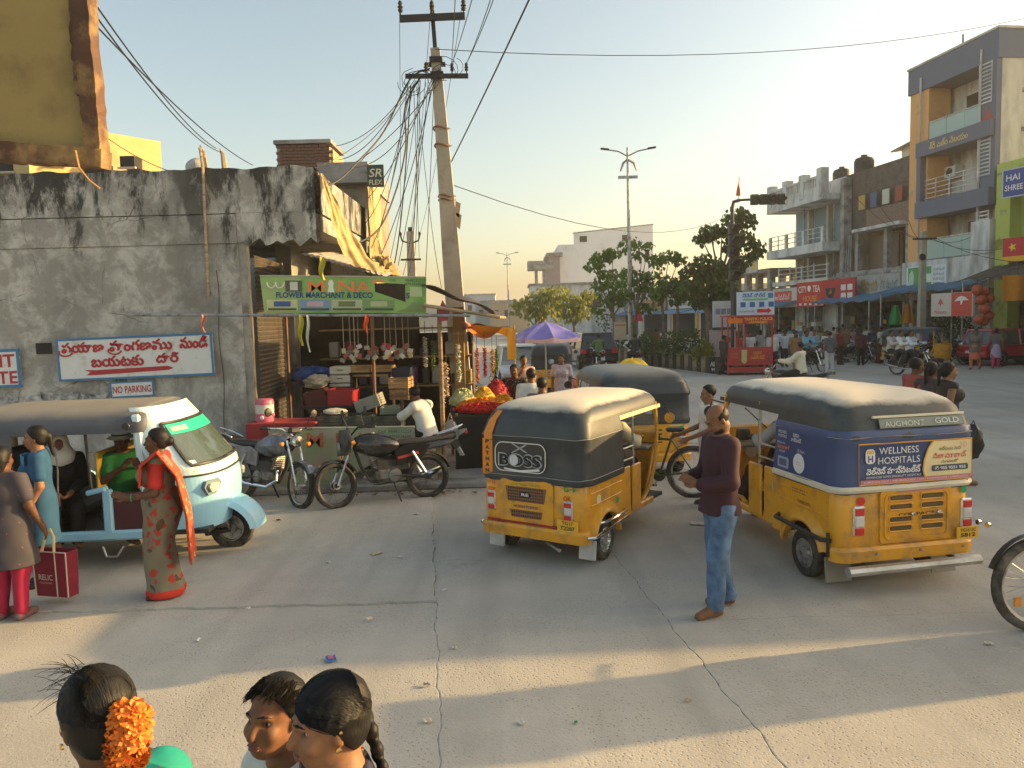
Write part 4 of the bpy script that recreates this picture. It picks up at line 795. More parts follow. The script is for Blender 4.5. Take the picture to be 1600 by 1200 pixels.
cc = thing('cardboard_column', 'tall brown cardboard wrapped post behind the garlands', 'post', (at(718, 560, 13.5).x, 13.5, 0)); B('wrap', C(150, 116, 74, .8), cc, (0, 0, 1.36), (.19, .1, 2.6), bev=.01); B('tape', C(172, 140, 96), cc, (0, -.053, 2.2), (.195, .004, .05))
bg = thing('plastic_bag', 'pale crumpled plastic bag hanging by the seated man', 'bag', at(704, 678, 11.6)); lump('film', '', '', None, .2, M('bag_film', (.4, .38, .37), .35, .2, 6, alpha=.6), (.55, .45, 1.1), 8, 20, .1, bg); T('handle', C(170, 165, 160), bg, [(-.04, 0, .2), (0, 0, .32), (.04, 0, .2)], .008, 5)
# orange and yellow cloth awnings, umbrella beyond
oc = thing('orange_awning', 'orange cloth awning sagging over the far end of the stall', 'awning', at(752, 515, 13.2)); MB().grid(lambda u, v: (-.32+u*.72, -.3+v*1.8, .13-.06*u-.25*math.sin(math.pi*u)*(1-v*.4)), 16, 8).build('cloth', M('orange_cloth', (.62, .17, .03), .7, .1, 5, bump=.2), oc, True)
yc = thing('yellow_awning', 'yellow cloth awning with a hanging flap beside the umbrella', 'awning', at(790, 512, 14.0)); YC = M('yellow_cloth', (.72, .42, .03), .7, .1, 5, bump=.2)
MB().grid(lambda u, v: (-.62+u*.8, -.2+v*2.2, .08-.1*u+.03*math.sin(u*9)-.2*v*(1-u)), 12, 6).build('cloth', YC, yc, True); MB().grid(lambda u, v: (-.62+u*.8, -.22-.01*math.sin(u*12), .08-.1*u-v*(.16+.05*math.sin(u*8))), 16, 4).build('valance', YC, yc, True); MB().grid(lambda u, v: (.02+u*.16, -.23-.015*math.sin(u*6+v*3), -.02-v*.55), 4, 8).build('flap', YC, yc, True)
for x in (-.6, .15): T('post', BAMBOO, yc, [(x, -.2, -at(790, 512, 14.0).z), (x, -.2, .06)], .02, 6)
um = thing('market_umbrella', 'large faded purple market umbrella beside the parked auto rickshaw', 'umbrella', (at(853, 560, 21.5).x, 21.5, 0)); uz = at(853, 503, 21.5).z
PUR = M('purple_cloth', srgb(118, 114, 192), .7, .1, 4, dirt=((.4, .36, .5), .3)); PNKU = C(206, 170, 172)
for k in range(8):
    a0, a1 = R(45*k+10), R(45*k+55); m = MB()
    m.grid(lambda u, v: ((.04+.96*v)*(math.cos(a0)*(1-u)+math.cos(a1)*u)*1.02, (.04+.96*v)*(math.sin(a0)*(1-u)+math.sin(a1)*u)*1.02, uz-.42*v**1.3-.05*math.sin(math.pi*u)*v), 5, 6); m.build('canopy_panel', PUR, um, True)
    MB().grid(lambda u, v: (1.02*(math.cos(a0)*(1-u)+math.cos(a1)*u), 1.02*(math.sin(a0)*(1-u)+math.sin(a1)*u), uz-.42-v*.14-.05*math.sin(math.pi*u)*(1-v)), 5, 2).build('valance', PNKU if k in (5, 6, 7) else PUR, um, True)
    T('rib', STEEL, um, [(0, 0, uz-.03), (1.0*math.cos(a0), 1.0*math.sin(a0), uz-.44)], .01, 5)
T('pole', STEEL, um, [(0, 0, 0), (0, 0, uz+.05)], .025, 8); B('base', GREYC, um, (0, 0, .08), (.4, .4, .16), bev=.03)
# ------------------------------------------------------------------ concrete pole and wires
POLEM = M('pole_concrete', (.40, .36, .29), .9, .15, 4, bump=.3, dirt=((.22, .19, .15), .4), dscale=2); IRON = M('dark_iron', (.02, .02, .022), .6, .3, 8)
pb = at(716, 520, 15); ptp = at(680, 76, 15); plo = Vector((pb.x+.12, 15, 0)); 
pd = (ptp-Vector((at(707, 420, 15).x, 15, at(707, 420, 15).z))); pd /= pd.z; base = ptp-pd*ptp.z
pole = thing('utility_pole', 'tall leaning concrete pole with iron crossarms and tangled wires', 'utility pole', base)
def pz(z, dx=0, dy=0): return (pd.x*z+dx, pd.y*z+dy, z)
zt = ptp.z; mm = MB()
mm.loft([[(pd.x*z+sx*w, sy*w*.75, z) for sx, sy in ((-1, -1), (1, -1), (1, 1), (-1, 1))] for z, w in ((0, .20), (zt*.5, .165), (zt, .085))]); mm.build('shaft', POLEM, pole)
hx = at(680, 25, 15).z; B('mast', IRON, pole, pz((zt+hx+.1)/2), (.075, .075, hx-zt+.35), Ry(math.atan(pd.x)))
def arm(z, w, h, sl=.0): return B('crossarm', IRON, pole, pz(z, 0, -.12), (w, .09, h), Ry(R(sl)))
z1 = at(680, 31, 15).z; z2 = at(684, 122, 15).z; arm(z1, 1.22, .11, -1.); arm(z2, 1.18, .07, 1.2)
for z in (at(680, 95, 15).z, at(684, 118, 15).z): B('clamp', IRON, pole, pz(z), (.24, .22, .1)); 
B('clamp', IRON, pole, pz(at(680, 101, 15).z), (.34, .1, .06))
def insul(x, z, s=1.):
    o = MB().lathe([(.012, 0), (.012, .08*s), (.035*s, .08*s), (.05*s, .12*s), (.03*s, .14*s), (.055*s, .17*s), (.03*s, .2*s), (.045*s, .24*s), (.025*s, .28*s)], 12, Matrix.Translation(pz(z, x, -.12))).build('insulator', IRON, pole, True); return o
for x in (-.59, .59): insul(x, z1+.03)
insul(0, hx-.02, .9)
for x in (.29, .56): insul(x, z2+.02, .75)
insul(-.2, z2+.03, .8)
for z in (at(0, 219, 15).z, at(0, 246, 15).z, at(0, 325, 15).z, at(0, 331, 15).z): MB().tube([Vector(pz(z+.02*math.sin(a*2)))+Vector(((.15+.003*(8-z))*math.cos(a), .14*math.sin(a), 0)) for a in [R(q*30) for q in range(12)]], .018, 6, closed=True).build('wire_band', RUST, pole, True)
for k in range(2): decal([(0, 0), (.1, -.05), (.06, -.32), (-.02, -.25)], C(176, 150, 120), pole, face_mtx(pz(at(0, 335+k*18, 15).z, .17, -.2), (1, 0, 0), (0, -1, 0)), 'torn_paper')
coil = MB(); rr = random.Random(9)
for k in range(14):
    cx = rr.uniform(-.5, .35); cz = at(0, rr.uniform(125, 160), 15).z; r0 = rr.uniform(.12, .3); a0 = rr.uniform(0, 6)
    coil.tube([pz(cz+r0*math.sin(a0+a)*.8, cx+r0*math.cos(a0+a), -.15-.05*rr.random()) for a in [q*.45 for q in range(rr.randint(6, 13))]], .006, 4, False)
cl = coil.build('wire_tangle', CABLE, pole); cl['kind'] = 'stuff'
WL = 'thin black wire strung between the pole and the houses'
def wire(a, b, s, r=.008, label=None, group='wires strung from the utility pole', n=14, name='wire'):
    if label is None: label = 'thin overhead wire passing from the pole out of the picture' if Vector(b).y < 11 or Vector(b).x > 5 else 'thin wire running from the pole down the street' if Vector(b).y > 20 else WL if Vector(b).z > 4 else 'thin wire drooping steeply from the pole to the stall roof'
    o = MB().tube(sag(a, b, s, n), r, 5).build(name, CABLE, None, True); return tag(o, label, 'wire', group)
top = lambda dx, z: base+Vector(pz(z, dx, -.12))
# lines running on over the camera (away from the pole to the upper edge) and down the street to the next pole
p2 = thing('distant_pole', 'smaller concrete pole with forked crossarms further down the stall row', 'utility pole', (at(647, 520, 27).x, 27, 0)); zp = at(645, 362, 27).z
MB().loft([[(sx*w, sy*w, z) for sx, sy in ((-1, -1), (1, -1), (1, 1), (-1, 1))] for z, w in ((0, .19), (zp, .12))]).build('shaft', POLEM, p2)
for sgn in (-1, 1): T('fork_arm', IRON, p2, [(0, -.1, zp-.42), (sgn*.28, -.1, zp-.32), (sgn*.33, -.1, zp-.15)], .03, 6); MB().lathe([(.03, 0), (.05, .06), (.03, .12)], 8, Matrix.Translation((sgn*.33, -.1, zp-.14))).build('insulator', IRON, p2)
B('crossarm', IRON, p2, (0, -.14, at(645, 406, 27).z), (.7, .06, .06)); B('cap', IRON, p2, (0, 0, zp+.05), (.14, .14, .2))
z2p = at(645, 385, 27).z
for k, dx in enumerate((-.59, 0, .59)): wire(top(dx, z1+.28 if dx else hx+.2), Vector((p2.location.x+dx*.6, 27, zp)), .35, .006); a = top(dx, z1+.28 if dx else hx+.2); wire(a, Vector((a.x+.9+.6*dx, 4, a.z+4.2)), .1, .006)
for px, py in ((712, 2, ), (742, 2), (772, 2), (778, 0)): wire(top(.29 if px < 760 else .56, z2+.2), at(px, py-20, 9), .05, .006)
wire(at(704, 255, 15.2), at(832, -12, 9), .02, .011); wire(top(.0, zt-.05), at(1640, 20, 22), .5, .008); wire(at(710, 290, 15), at(1160, 322, 40), 1.1, .009, 'faint sagging wire crossing the sky to the traffic signal', None)
ends = [(525, 228, 16), (528, 250, 15), (540, 262, 17), (548, 270, 17), (555, 262, 14), (575, 310, 15), (570, 350, 15), (590, 372, 15), (580, 388, 14), (590, 410, 15), (605, 425, 16), (612, 428, 16), (630, 430, 17), (648, 400, 25), (655, 405, 25), (665, 432, 14), (690, 450, 14.5), (470, 270, 13), (640, 425, 13), (622, 415, 18)]
rr = random.Random(4)
for k, (px, py, Y) in enumerate(ends): wire(top(rr.uniform(-.55, 0), z2-rr.uniform(.02, .3)), at(px, py, Y), rr.uniform(.05, .55), rr.choice((.006, .007, .008, .012)))
# thick black bundle drooping to the house and back
b1 = [top(-.12, zt-.4), at(640, 125, 14.8), at(600, 205, 14.5), at(560, 252, 13.8), at(520, 287, 13), at(470, 290, 12.4), at(420, 270, 12.1)]
def smooth(pts, n=8):
    out = []
    for i in range(len(pts)-1):
        p0 = pts[max(i-1, 0)]; p1 = pts[i]; p2_ = pts[i+1]; p3 = pts[min(i+2, len(pts)-1)]
        for k in range(n): t = k/n; out.append(.5*((2*p1)+(p2_-p0)*t+(2*p0-5*p1+4*p2_-p3)*t*t+(3*p1-p0-3*p2_+p3)*t**3))
    return out+[pts[-1]]
tag(MB().tube(smooth(b1), .016, 6).build('thick_cable', CABLE, None, True), 'thick black cable sagging from the pole to the stained parapet', 'cable')
b2 = [top(-.3, z2), at(634, 165, 14.8), at(634, 230, 14.6), at(618, 300, 14.3), at(590, 360, 13.8), at(540, 388, 13)]
tag(MB().tube(smooth(b2), .017, 6).build('thick_cable', CABLE, None, True), 'thick black cable hanging in a long curve to the yellow tarpaulin', 'cable')
for (a, b, s) in (((150, 8), (338, 232), .12), ((150, 25), (345, 238), .15), ((150, 40), (395, 258), .1)): wire(at(*a, 5), at(*b, 12.1), s, .006, 'black service wire running from the yellow board down to the rusty rods', 'service wires')
wire(at(168, 216, 20), at(280, 272, 20), .1, .01, 'short black wire crossing the yellow house', None)
# ------------------------------------------------------------------ close wooden board at the top edge
fb = thing('framed_board', 'out-of-focus yellow board in a rough brown wooden frame hanging close by', 'board', (0, 2.2, 0))
def fp(px, py, Y=2.2): v = at(px, py, Y); return Vector((v.x, v.y-2.2, v.z))
FW = M('frame_wood', (.085, .038, .018), .7, .3, 9, stretch=(1, 1, 1), bump=.4, dirt=((.34, .22, .08), .4), dscale=7); FY = M('board_cloth', (.30, .225, .085), .85, .10, 3, bump=.25, bscale=90, dirt=((.17, .125, .05), .4), dscale=4)
m = MB(); q = [fp(-140, 222), fp(140, 240), fp(112, -120), fp(-140, -120)]; m.add(q+[v+Vector((0, .012, 0)) for v in q], [(0, 1, 2, 3), (7, 6, 5, 4), (0, 3, 7, 4), (1, 5, 6, 2)]); m.build('panel', FY, fb)
def beam(name, pts, w, t, mat, seed):
    rr = random.Random(seed); rings = []
    n = 26
    for k in range(n+1):
        u = k/n*(len(pts)-1); i = min(int(u), len(pts)-2); p = pts[i].lerp(pts[i+1], u-i); d = (pts[i+1]-pts[i]).normalized(); s = d.cross(Vector((0, 1, 0))).normalized()
        j = lambda: rr.uniform(-.0025, .0025)
        rings.append([p+s*(w/2+j())+Vector((0, -t/2+j(), 0)), p-s*(w/2+j())+Vector((0, -t/2+j(), 0)), p-s*(w/2+j())+Vector((0, t/2, 0)), p+s*(w/2+j())+Vector((0, t/2, 0))])
    MB().loft(rings).build(name, mat, fb)
beam('side_rail', [fp(128, -120), fp(133, 40), fp(144, 150), fp(153, 250)], .046, .05, FW, 1); beam('bottom_rail', [fp(-140, 218), fp(0, 238), fp(90, 244), fp(166, 250)], .05, .06, FW, 2); beam('inner_batten', [fp(112, -120), fp(118, 60), fp(126, 150)], .014, .03, FW, 3)
T('loose_string', C(190, 140, 80), fb, [fp(118, 235, 2.15), fp(124, 262, 2.15), fp(140, 282, 2.15), fp(156, 294, 2.15)], .0025, 5)
# ------------------------------------------------------------------ vehicles
YEL_P = M('rickshaw_yellow', (.78, .36, .016), .38, .07, 4, coat=.35, dirt=((.36, .2, .06), .5), dscale=4); CANV1 = M('canvas_hood', (.034, .043, .049), .5, .25, 5, bump=.25, bscale=30, dirt=((.08, .08, .07), .35), dscale=2, top=((.66, .58, .44), .92, 1.08))  # hood tops carry dust plus a sunlit cream put into the colour
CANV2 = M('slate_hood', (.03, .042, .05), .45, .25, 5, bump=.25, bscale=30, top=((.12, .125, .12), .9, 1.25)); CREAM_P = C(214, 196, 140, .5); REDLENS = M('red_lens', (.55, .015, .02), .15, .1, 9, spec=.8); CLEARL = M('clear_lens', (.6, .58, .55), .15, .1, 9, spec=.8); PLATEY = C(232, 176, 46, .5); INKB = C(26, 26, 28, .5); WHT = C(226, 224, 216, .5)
SEATV = M('seat_vinyl', (.02, .02, .022), .5, .2, 6); DASH = M('dash_grey', (.20, .19, .17), .7, .2, 5)
def uring(hw, yr, yf, rr, z, n=5, wob=0., seed=0):
    """open U in plan: right front -> round the rear -> left front"""
    pts = [(hw, yf), (hw, (yf+yr)/2), (hw, yr+rr)]
    for k in range(1, n+1): a = R(90*k/n); pts.append((hw-rr+rr*math.cos(a), yr+rr-rr*math.sin(a)))
    pts += [((hw-rr)*(1-2*k/6), yr) for k in range(1, 6)]
    for k in range(n+1): a = R(90*k/n); pts.append((-hw+rr-rr*math.sin(a), yr+rr-rr*math.cos(a)))
    pts += [(-hw, (yf+yr)/2), (-hw, yf)]
    return [Vector((x+wob*math.sin(k*1.7+z*9+seed), y+wob*math.cos(k*2.3+z*7+seed), z+wob*.6*math.sin(k*1.1+seed))) for k, (x, y) in enumerate(pts)]
def oring(hw, hf, yr, yf, rr, rf, z, n=5):
    """closed roof outline, narrower at the front"""
    pts = []; rr = min(rr, hw*.9); rf = min(rf, hf*.9)
    for cx, cy, r, a0 in ((hf-rf, yf-rf, rf, 0), (-hf+rf, yf-rf, rf, 90), (-hw+rr, yr+rr, rr, 180), (hw-rr, yr+rr, rr, 270)):
        for k in range(n+1): a = R(a0+90*k/n); pts.append(Vector((cx+r*math.cos(a), cy+r*math.sin(a), z)))
    return pts
def wheel(t, x, y, r, w, rim, spokes=0, z=None, name='wheel', steer=0., fins=0, thin=False):
    mt = Matrix.Translation((x, y, r if z is None else z)) @ Matrix.Rotation(steer, 4, 'Z') @ Matrix.Rotation(R(90), 4, 'Y')
    ri = r*(.83 if thin else .6); n = 36
    tyre = MB().lathe([(ri, -w*.42), (r*.88, -w*.5), (r*.965, -w*.40), (r, -w*.2), (r, w*.2), (r*.965, w*.40), (r*.88, w*.5), (ri, w*.42), (ri*.97, 0), (ri, -w*.42)], n, mt, caps=False).build(name, RUBBER, t, True)
    m = MB()
    if spokes:
        m.lathe([(ri, -w*.3), (ri*.92, -w*.2), (ri*.92, w*.2), (ri, w*.3)], n, mt, caps=False); m.lathe([(.03, -w*.7), (.04, -w*.5), (.04, w*.5), (.03, w*.7)], 10, mt)
        for k in range(spokes): a = 2*math.pi*k/spokes; s = (-1)**k; m.tube([mt @ Vector((.035*math.cos(a+.5*s), .035*math.sin(a+.5*s), s*w*.45)), mt @ Vector((ri*.95*math.cos(a), ri*.95*math.sin(a), 0))], .0026 if not thin else .0018, 4, False)
    else:
        for s in (-1, 1): m.lathe([(ri*1.02, s*w*.42), (ri*.93, s*w*.44), (ri*.88, s*w*.30), (ri*.45, s*w*.26), (ri*.40, s*w*.40), (ri*.14, s*w*.44), (.002, s*w*.44)], 28, mt, caps=False)
        for k in range(fins or 5):
            a = 2*math.pi*k/(fins or 5)
            for s in (-1, 1): m.box(mt @ Vector((ri*.66*math.cos(a), ri*.66*math.sin(a), s*w*.31)), (.012 if fins else .03, ri*.4, .03), (mt.to_3x3() @ Rz(a-math.pi/2)))
    m.build('rim', rim, tyre, True); return tyre
def rickshaw(label, loc, fwd, style, name='auto_rickshaw', body=None, detail=True, group='three-wheeled auto rickshaws'):
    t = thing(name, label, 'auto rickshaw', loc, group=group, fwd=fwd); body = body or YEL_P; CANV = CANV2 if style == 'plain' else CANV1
    # rear tub: side panels with wheel arch, curved rear
    arch = [(.29*math.cos(R(a)), .21+.29*math.sin(R(a))) for a in range(20, 161, 10)]
    poly = [(.52, .30)]+arch+[(-.36, .30), (-.36, .86), (.52, .86)]
    for s in (-1, 1):
        sp = MB().prism(poly, .03, Matrix.Translation((s*.612, 0, 0)) @ Matrix.Rotation(R(90), 4, 'Z')).build('side_panel', body, t)
        fl = MB(); arc = [(math.cos(R(a)), math.sin(R(a))) for a in range(8, 173, 11)]
        fl.loft([[(s*x, r*c, .21+r*q) for c, q in arc] for r, x in ((.285, .615), (.29, .665), (.31, .672), (.34, .65), (.40, .628))], caps=False, closed=False); fl.build('wheel_arch', body, sp, True)
        if detail:
            for z in (.62, .74): T('crease', body, sp, [(s*.63, -.34, z), (s*.63, .4, z+.005)], .008, 5)
    MB().loft([uring(h, yr, -.34, .11, z)[2:-2] for z, h, yr in ((.30, .615, -.455), (.34, .628, -.472), (.58, .632, -.478), (.83, .624, -.465), (.865, .61, -.45))], caps=False, closed=False).build('rear_panel', body, t, True, solid=.012)
    MB().loft([uring(h, yr, -.30, .12, z)[2:-2] for z, h, yr in ((.255, .63, -.49), (.265, .65, -.515), (.36, .655, -.525), (.385, .645, -.505), (.39, .62, -.47))], caps=False, closed=False).build('rear_apron', body, t, True)
    B('engine_bay', DARKIN, t, (0, .0, .52), (.9, .8, .5)); B('floor', BLACKP, t, (0, 1.15, .315), (1.02, 1.5, .04)); B('axle', BLACKP, t, (0, 0, .21), (1.0, .08, .08))
    for s in (-1, 1):
        B('sill', body, t, (s*.53, 1.0, .325), (.07, 1.0, .075), bev=.015)
        MB().tube([(s*.55, 1.58, 1.46), (s*.565, 1.60, 1.15), (s*.555, 1.58, .8), (s*.53, 1.46, .5), (s*.5, 1.25, .34)], .026, 8).build('door_frame', body, t, True)
        B('door_post', body, t, (s*.575, .93, .58), (.03, .24, .52), bev=.012); T('grab_rod', STEEL, t, [(s*.575, .86, .82), (s*.575, .84, 1.46)], .013, 6)
        for z in (.92, 1.05): T('side_bar', STEEL, t, [(s*.575, .45, z), (s*.575, .86, z)], .011, 6)
        B('quarter_panel', body, t, (s*.585, .62, .58), (.03, .22, .54), bev=.01)
    # seats, dash, windscreen, nose
    B('passenger_seat', SEATV, t, (0, .66, .56), (1.04, .46, .14), bev=.05); B('seat_back', SEATV, t, (0, .47, .86), (1.08, .1, .5), bev=.04); B('driver_seat', SEATV, t, (0, 1.14, .60), (.62, .28, .12), bev=.04); B('driver_backrest', SEATV, t, (0, 1.0, .80), (.6, .05, .2), bev=.02); B('seat_pedestal', DASH, t, (0, 1.12, .44), (.5, .24, .22))
    def nose(u, v):
        a = (u-.5)*math.pi*1.02; z = .30+v*.66; w = (.36+.17*v**.7); d = .50+.06*math.sin(v*2.6); return (w*1.02*math.sin(a), 1.56+d*math.cos(a)**.8 if math.cos(a) > 0 else 1.56, z)
    MB().grid(nose, 20, 8).build('nose', body, t, True, solid=.015)
    B('dash', DASH, t, (0, 1.72, .90), (.92, .34, .05), bev=.02); B('dash_panel', body, t, (0, 1.86, 1.0), (.96, .06, .16), bev=.02)
    glz = [(-.5, 1.86, .98), (.5, 1.86, .98), (.46, 1.66, 1.46), (-.46, 1.66, 1.46)]; ws = MB().add(glz, [(0, 1, 2, 3)]).build('windscreen', CLEARG, t); fr = MB().tube(glz+[], .02, 6, closed=True).build('rubber_frame', BLACKP, ws, True)
    T('wiper', BLACKP, ws, [(.1, 1.84, .99), (-.25, 1.75, 1.28)], .008, 5)
    T('handlebar', BLACKP, t, [(-.3, 1.36, .96), (-.2, 1.46, .93), (0, 1.55, .90), (.2, 1.46, .93), (.3, 1.36, .96)], .014, 7); T('steering_column', BLACKP, t, [(0, 1.55, .9), (0, 1.9, .42)], .035, 8)
    wheel(t, 0, 1.95, .2, .1, STEEL, steer=R(6)); 
    fd = MB(); arc = [(math.cos(R(a)), math.sin(R(a))) for a in range(-10, 191, 12)]
    fd.loft([[(x, 1.95+.235*q*c, .2+.235*q*s_) for c, s_ in arc] for x, q in ((-.075, .93), (-.06, 1.), (.06, 1.), (.075, .93))], caps=False, closed=False); fd.build('front_mudguard', body, t, True)
    for s in (-1, 1):
        wheel(t, s*.575, 0, .21, .115, STEEL if style != 'boss' else CHROME, fins=14 if style == 'boss' else 0)
        mr = MB().tube([(s*.56, 1.60, 1.36), (s*.68, 1.66, 1.40), (s*.70, 1.66, 1.32)], .009, 6).build('mirror', BLACKP, t, True); MB().lathe([(.0, -.02), (.06, -.015), (.065, .01), (.0, .012)], 14, frame((s*.71, 1.66, 1.27), (0, .2, 1), (0, -1, 0)), False).build('mirror_head', BLACKP if style != 'boss' else YEL_P, mr, True)
    MB().lathe([(.0, .05), (.05, .04), (.085, 0), (.08, -.03)], 16, frame((0, 2.1, .74), (1, 0, 0), (0, 1, .1))).build('headlamp', CLEARL, t, True)
    # canvas hood
    hz = ((.825, .648, -.487), (.865, .655, -.502), (.91, .642, -.487), (1.06, .638, -.481), (1.22, .634, -.476), (1.27, .65, -.503), (1.30, .648, -.5), (1.37, .632, -.475), (1.445, .615, -.445))
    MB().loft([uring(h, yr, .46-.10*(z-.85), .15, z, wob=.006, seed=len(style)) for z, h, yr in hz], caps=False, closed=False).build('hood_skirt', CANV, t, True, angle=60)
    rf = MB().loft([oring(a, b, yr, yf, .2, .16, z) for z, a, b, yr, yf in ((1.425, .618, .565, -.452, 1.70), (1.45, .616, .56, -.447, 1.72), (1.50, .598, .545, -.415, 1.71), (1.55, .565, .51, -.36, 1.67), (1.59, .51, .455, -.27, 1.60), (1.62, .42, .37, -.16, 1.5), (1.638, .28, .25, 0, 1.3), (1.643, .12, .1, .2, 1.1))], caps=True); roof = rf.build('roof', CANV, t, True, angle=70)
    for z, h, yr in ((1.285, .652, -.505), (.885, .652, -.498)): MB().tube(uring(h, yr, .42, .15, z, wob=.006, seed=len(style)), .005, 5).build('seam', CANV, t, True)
    for s in (-1, 1): MB().add([(s*.62, .4, 1.43), (s*.565, 1.7, 1.43), (s*.572, 1.7, 1.39), (s*.628, .4, 1.385)], [(0, 1, 2, 3)]).build('side_valance', CREAM_P if style == 'boss' else CANV, roof)
    hr = lambda x, z, k=1: face_mtx((x, -.487+(z-.91)*.035-.007*k, z), (1, 0, 0), (0, -1, .035)); br = lambda x, z, k=1: face_mtx((x, -.480-.004*k, z), (1, 0, 0), (0, -1, 0))
    def lamp(x, z, h=.17):
        l = B('tail_lamp', CHROME, t, (x, -.478, z), (.108, .034, h+.03), bev=.012)
        for dz, f, mm in ((h*.36, .27, REDLENS), (0, .38, CLEARL), (-h*.37, .27, REDLENS)): B('lens', mm, l, (x, -.494, z+dz), (.082, .022, h*f), bev=.006)
        return l
    if style == 'boss':
        lamp(-.50, .60); lamp(.44, .58)
        dp = MB().prism(rrect(0, 0, .66, .46, .06), .014, Matrix.Translation((-.06, -.484, .62))).build('engine_door', body, t)
        MESH = M('punched_grille', (.22, .10, .05), .6, .3, 70)
        for z, h, w0, w1 in ((.70, .15, .5, .44), (.50, .075, .40, .36)):
            gm = MB().prism([(-w1/2, -h/2), (w1/2, -h/2), (w0/2, h/2), (-w0/2, h/2)], .01, Matrix.Translation((-.06, -.494, z))).build('grille', MESH, dp); rings = MB()
            nx_ = int(w1/.026); nz_ = max(2, int(h/.03))
            for i in range(nx_):
                for j in range(nz_): rings.box((-.06-w1/2+(i+.5)*w1/nx_, -.5, z-h/2+(j+.5)*h/nz_), (.013, .004, .017), Ry(.6))
            rg = rings.build('grille_holes', DARKIN, gm); rg['kind'] = 'stuff'
        decal([(-.08, 0), (-.05, .028), (.05, .028), (.08, 0), (.05, -.028), (-.05, -.028)], INKB, dp, br(-.06, .70, 6), 'badge'); text('RE', WHT, dp, br(-.06, .70, 7), .03, .09, bold=.02)
        text('HORN PLEASE', C(40, 58, 110), dp, br(-.06, .575, 4), .03, .3, bold=.01); text('SAFE WAY TO GO', C(60, 150, 60), dp, br(-.06, .80, 4), .022, .36)
        text('STOP', C(190, 50, 30), t, br(-.50, .725), .032, .1, bold=.02); text('OK', C(190, 50, 30), t, br(.43, .705), .045, .09, bold=.02); text('←G', C(200, 70, 30), t, br(-.5, .80), .05, .1); text('G→', C(40, 140, 50), t, br(.46, .80), .055, .14, bold=.02)
        B('red_strip', C(150, 34, 24), t, (-.05, -.489, .405), (1.0, .012, .022), Ry(R(0))); pl_ = B('number_plate', PLATEY, t, (.44, -.50, .44), (.24, .012, .11)); text('TG17', INKB, pl_, br(.44, .467, 7), .035, .13, bold=.02); text('T2287', INKB, pl_, br(.44, .417, 7), .04, .17, bold=.02)
        ORS = C(214, 130, 30, .5); m = MB()
        sx = [(-.61, -.50), (-.605, -.48)]
        for zz in ((.91, 1.22), ): m.add([hr(-.60, .875) @ Vector((0, 0, 0)), hr(-.47, .875) @ Vector((0, 0, 0)), hr(-.47, 1.245) @ Vector((0, 0, 0)), hr(-.60, 1.245) @ Vector((0, 0, 0))], [(0, 1, 2, 3)])
        m.add([(-.56, -.512, 1.245), (-.45, -.514, 1.245), (-.45, -.512, 1.31), (-.56, -.51, 1.31)], [(0, 1, 2, 3)]); m.add([(-.56, -.51, 1.31), (-.45, -.512, 1.31), (-.42, -.462, 1.445), (-.51, -.458, 1.445)], [(0, 1, 2, 3)]); m.add([(-.51, -.458, 1.445), (-.42, -.462, 1.445), (-.38, -.40, 1.53), (-.45, -.40, 1.53)], [(0, 1, 2, 3)])
        st = m.build('orange_strip', ORS, t)
        for k, c_ in enumerate('PATHAN'): text(c_, INKB, st, hr(-.535, 1.215-k*.06, 2), .04, .045, bold=.03)
        gr = M('decal_grey', (.33, .36, .37), .4, .1, 4); o_ = rrect(0, 0, .62, .29, .09, 6); fr_ = MB().tube([hr(-.12, 1.075, 2) @ Vector((x, y, 0)) for x, y in o_], .006, 5, closed=True).build('window_outline', WHT, t, True)
        decal(rrect(0, 0, .60, .27, .085, 6), C(38, 46, 48, .4), t, hr(-.12, 1.075, 1.3), 'dark_window'); text('BOSS', gr, t, hr(-.12, 1.045, 2.2), .14, .55, bold=.05); text('BOSS', C(16, 18, 18), t, hr(-.12, 1.045, 2.8), .115, .51, bold=.02); decal(disc(0, 0, .055), C(200, 204, 204), t, hr(-.19, 1.045, 3.2), 'lion_disc')
        decal([(-.2, -.03), (.0, -.045), (.24, -.015), (.24, -.04), (0, -.06), (-.2, -.045)], WHT, t, hr(-.12, .99, 2), 'white_streak')  # curved white streak under the lettering
        for a in (26, -26): decal([(-.11, -.006), (.07, -.006), (.11, .004), (.07, .012), (-.11, .006)], gr, t, hr(-.12, 1.165, 2) @ Matrix.Rotation(R(a), 4, 'Z'), 'sword')
        decal(disc(0, 0, .05), C(232, 222, 180), t, face_mtx((.634, -.17, .66), (0, 1, 0), (1, 0, 0)), 'round_sticker'); text('1', C(190, 150, 40), t, face_mtx((.637, -.17, .675), (0, 1, 0), (1, 0, 0)), .05, bold=.02); decal(disc(0, 0, .036), C(60, 170, 100), t, face_mtx((.634, .30, .56), (0, 1, 0), (1, 0, 0)), 'green_sticker')
        for s in (-1, 1):
            T('guard_rail', CHROME, t, [(s*.64, -.45, .33), (s*.70, -.40, .33), (s*.70, .40, .37), (s*.64, .44, .38)], .017, 7); T('guard_rail', CHROME, t, [(s*.64, -.18, .42), (s*.70, -.1, .43), (s*.70, .38, .44), (s*.64, .42, .44)], .014, 7)
            B('mud_flap', M('flap_plastic', (.55, .54, .5), .4, .2, 6), t, (s*.56, -.30, .17), (.2, .02, .2), Rx(R(-8)), .008)
        T('exhaust', STEEL, t, [(.1, -.35, .2), (.35, -.52, .19)], .02, 7)
    elif style == 'wellness':
        NAVY = M('banner_navy', srgb(58, 78, 122), .4, .06, 3); BC = C(226, 208, 160, .45); PKS = C(190, 120, 128)
        wr = lambda dz, g_=.012: [uring(h+g_, yr-g_, .46-.10*(z-.85), .16, z, wob=.003) for z, h, yr in dz]
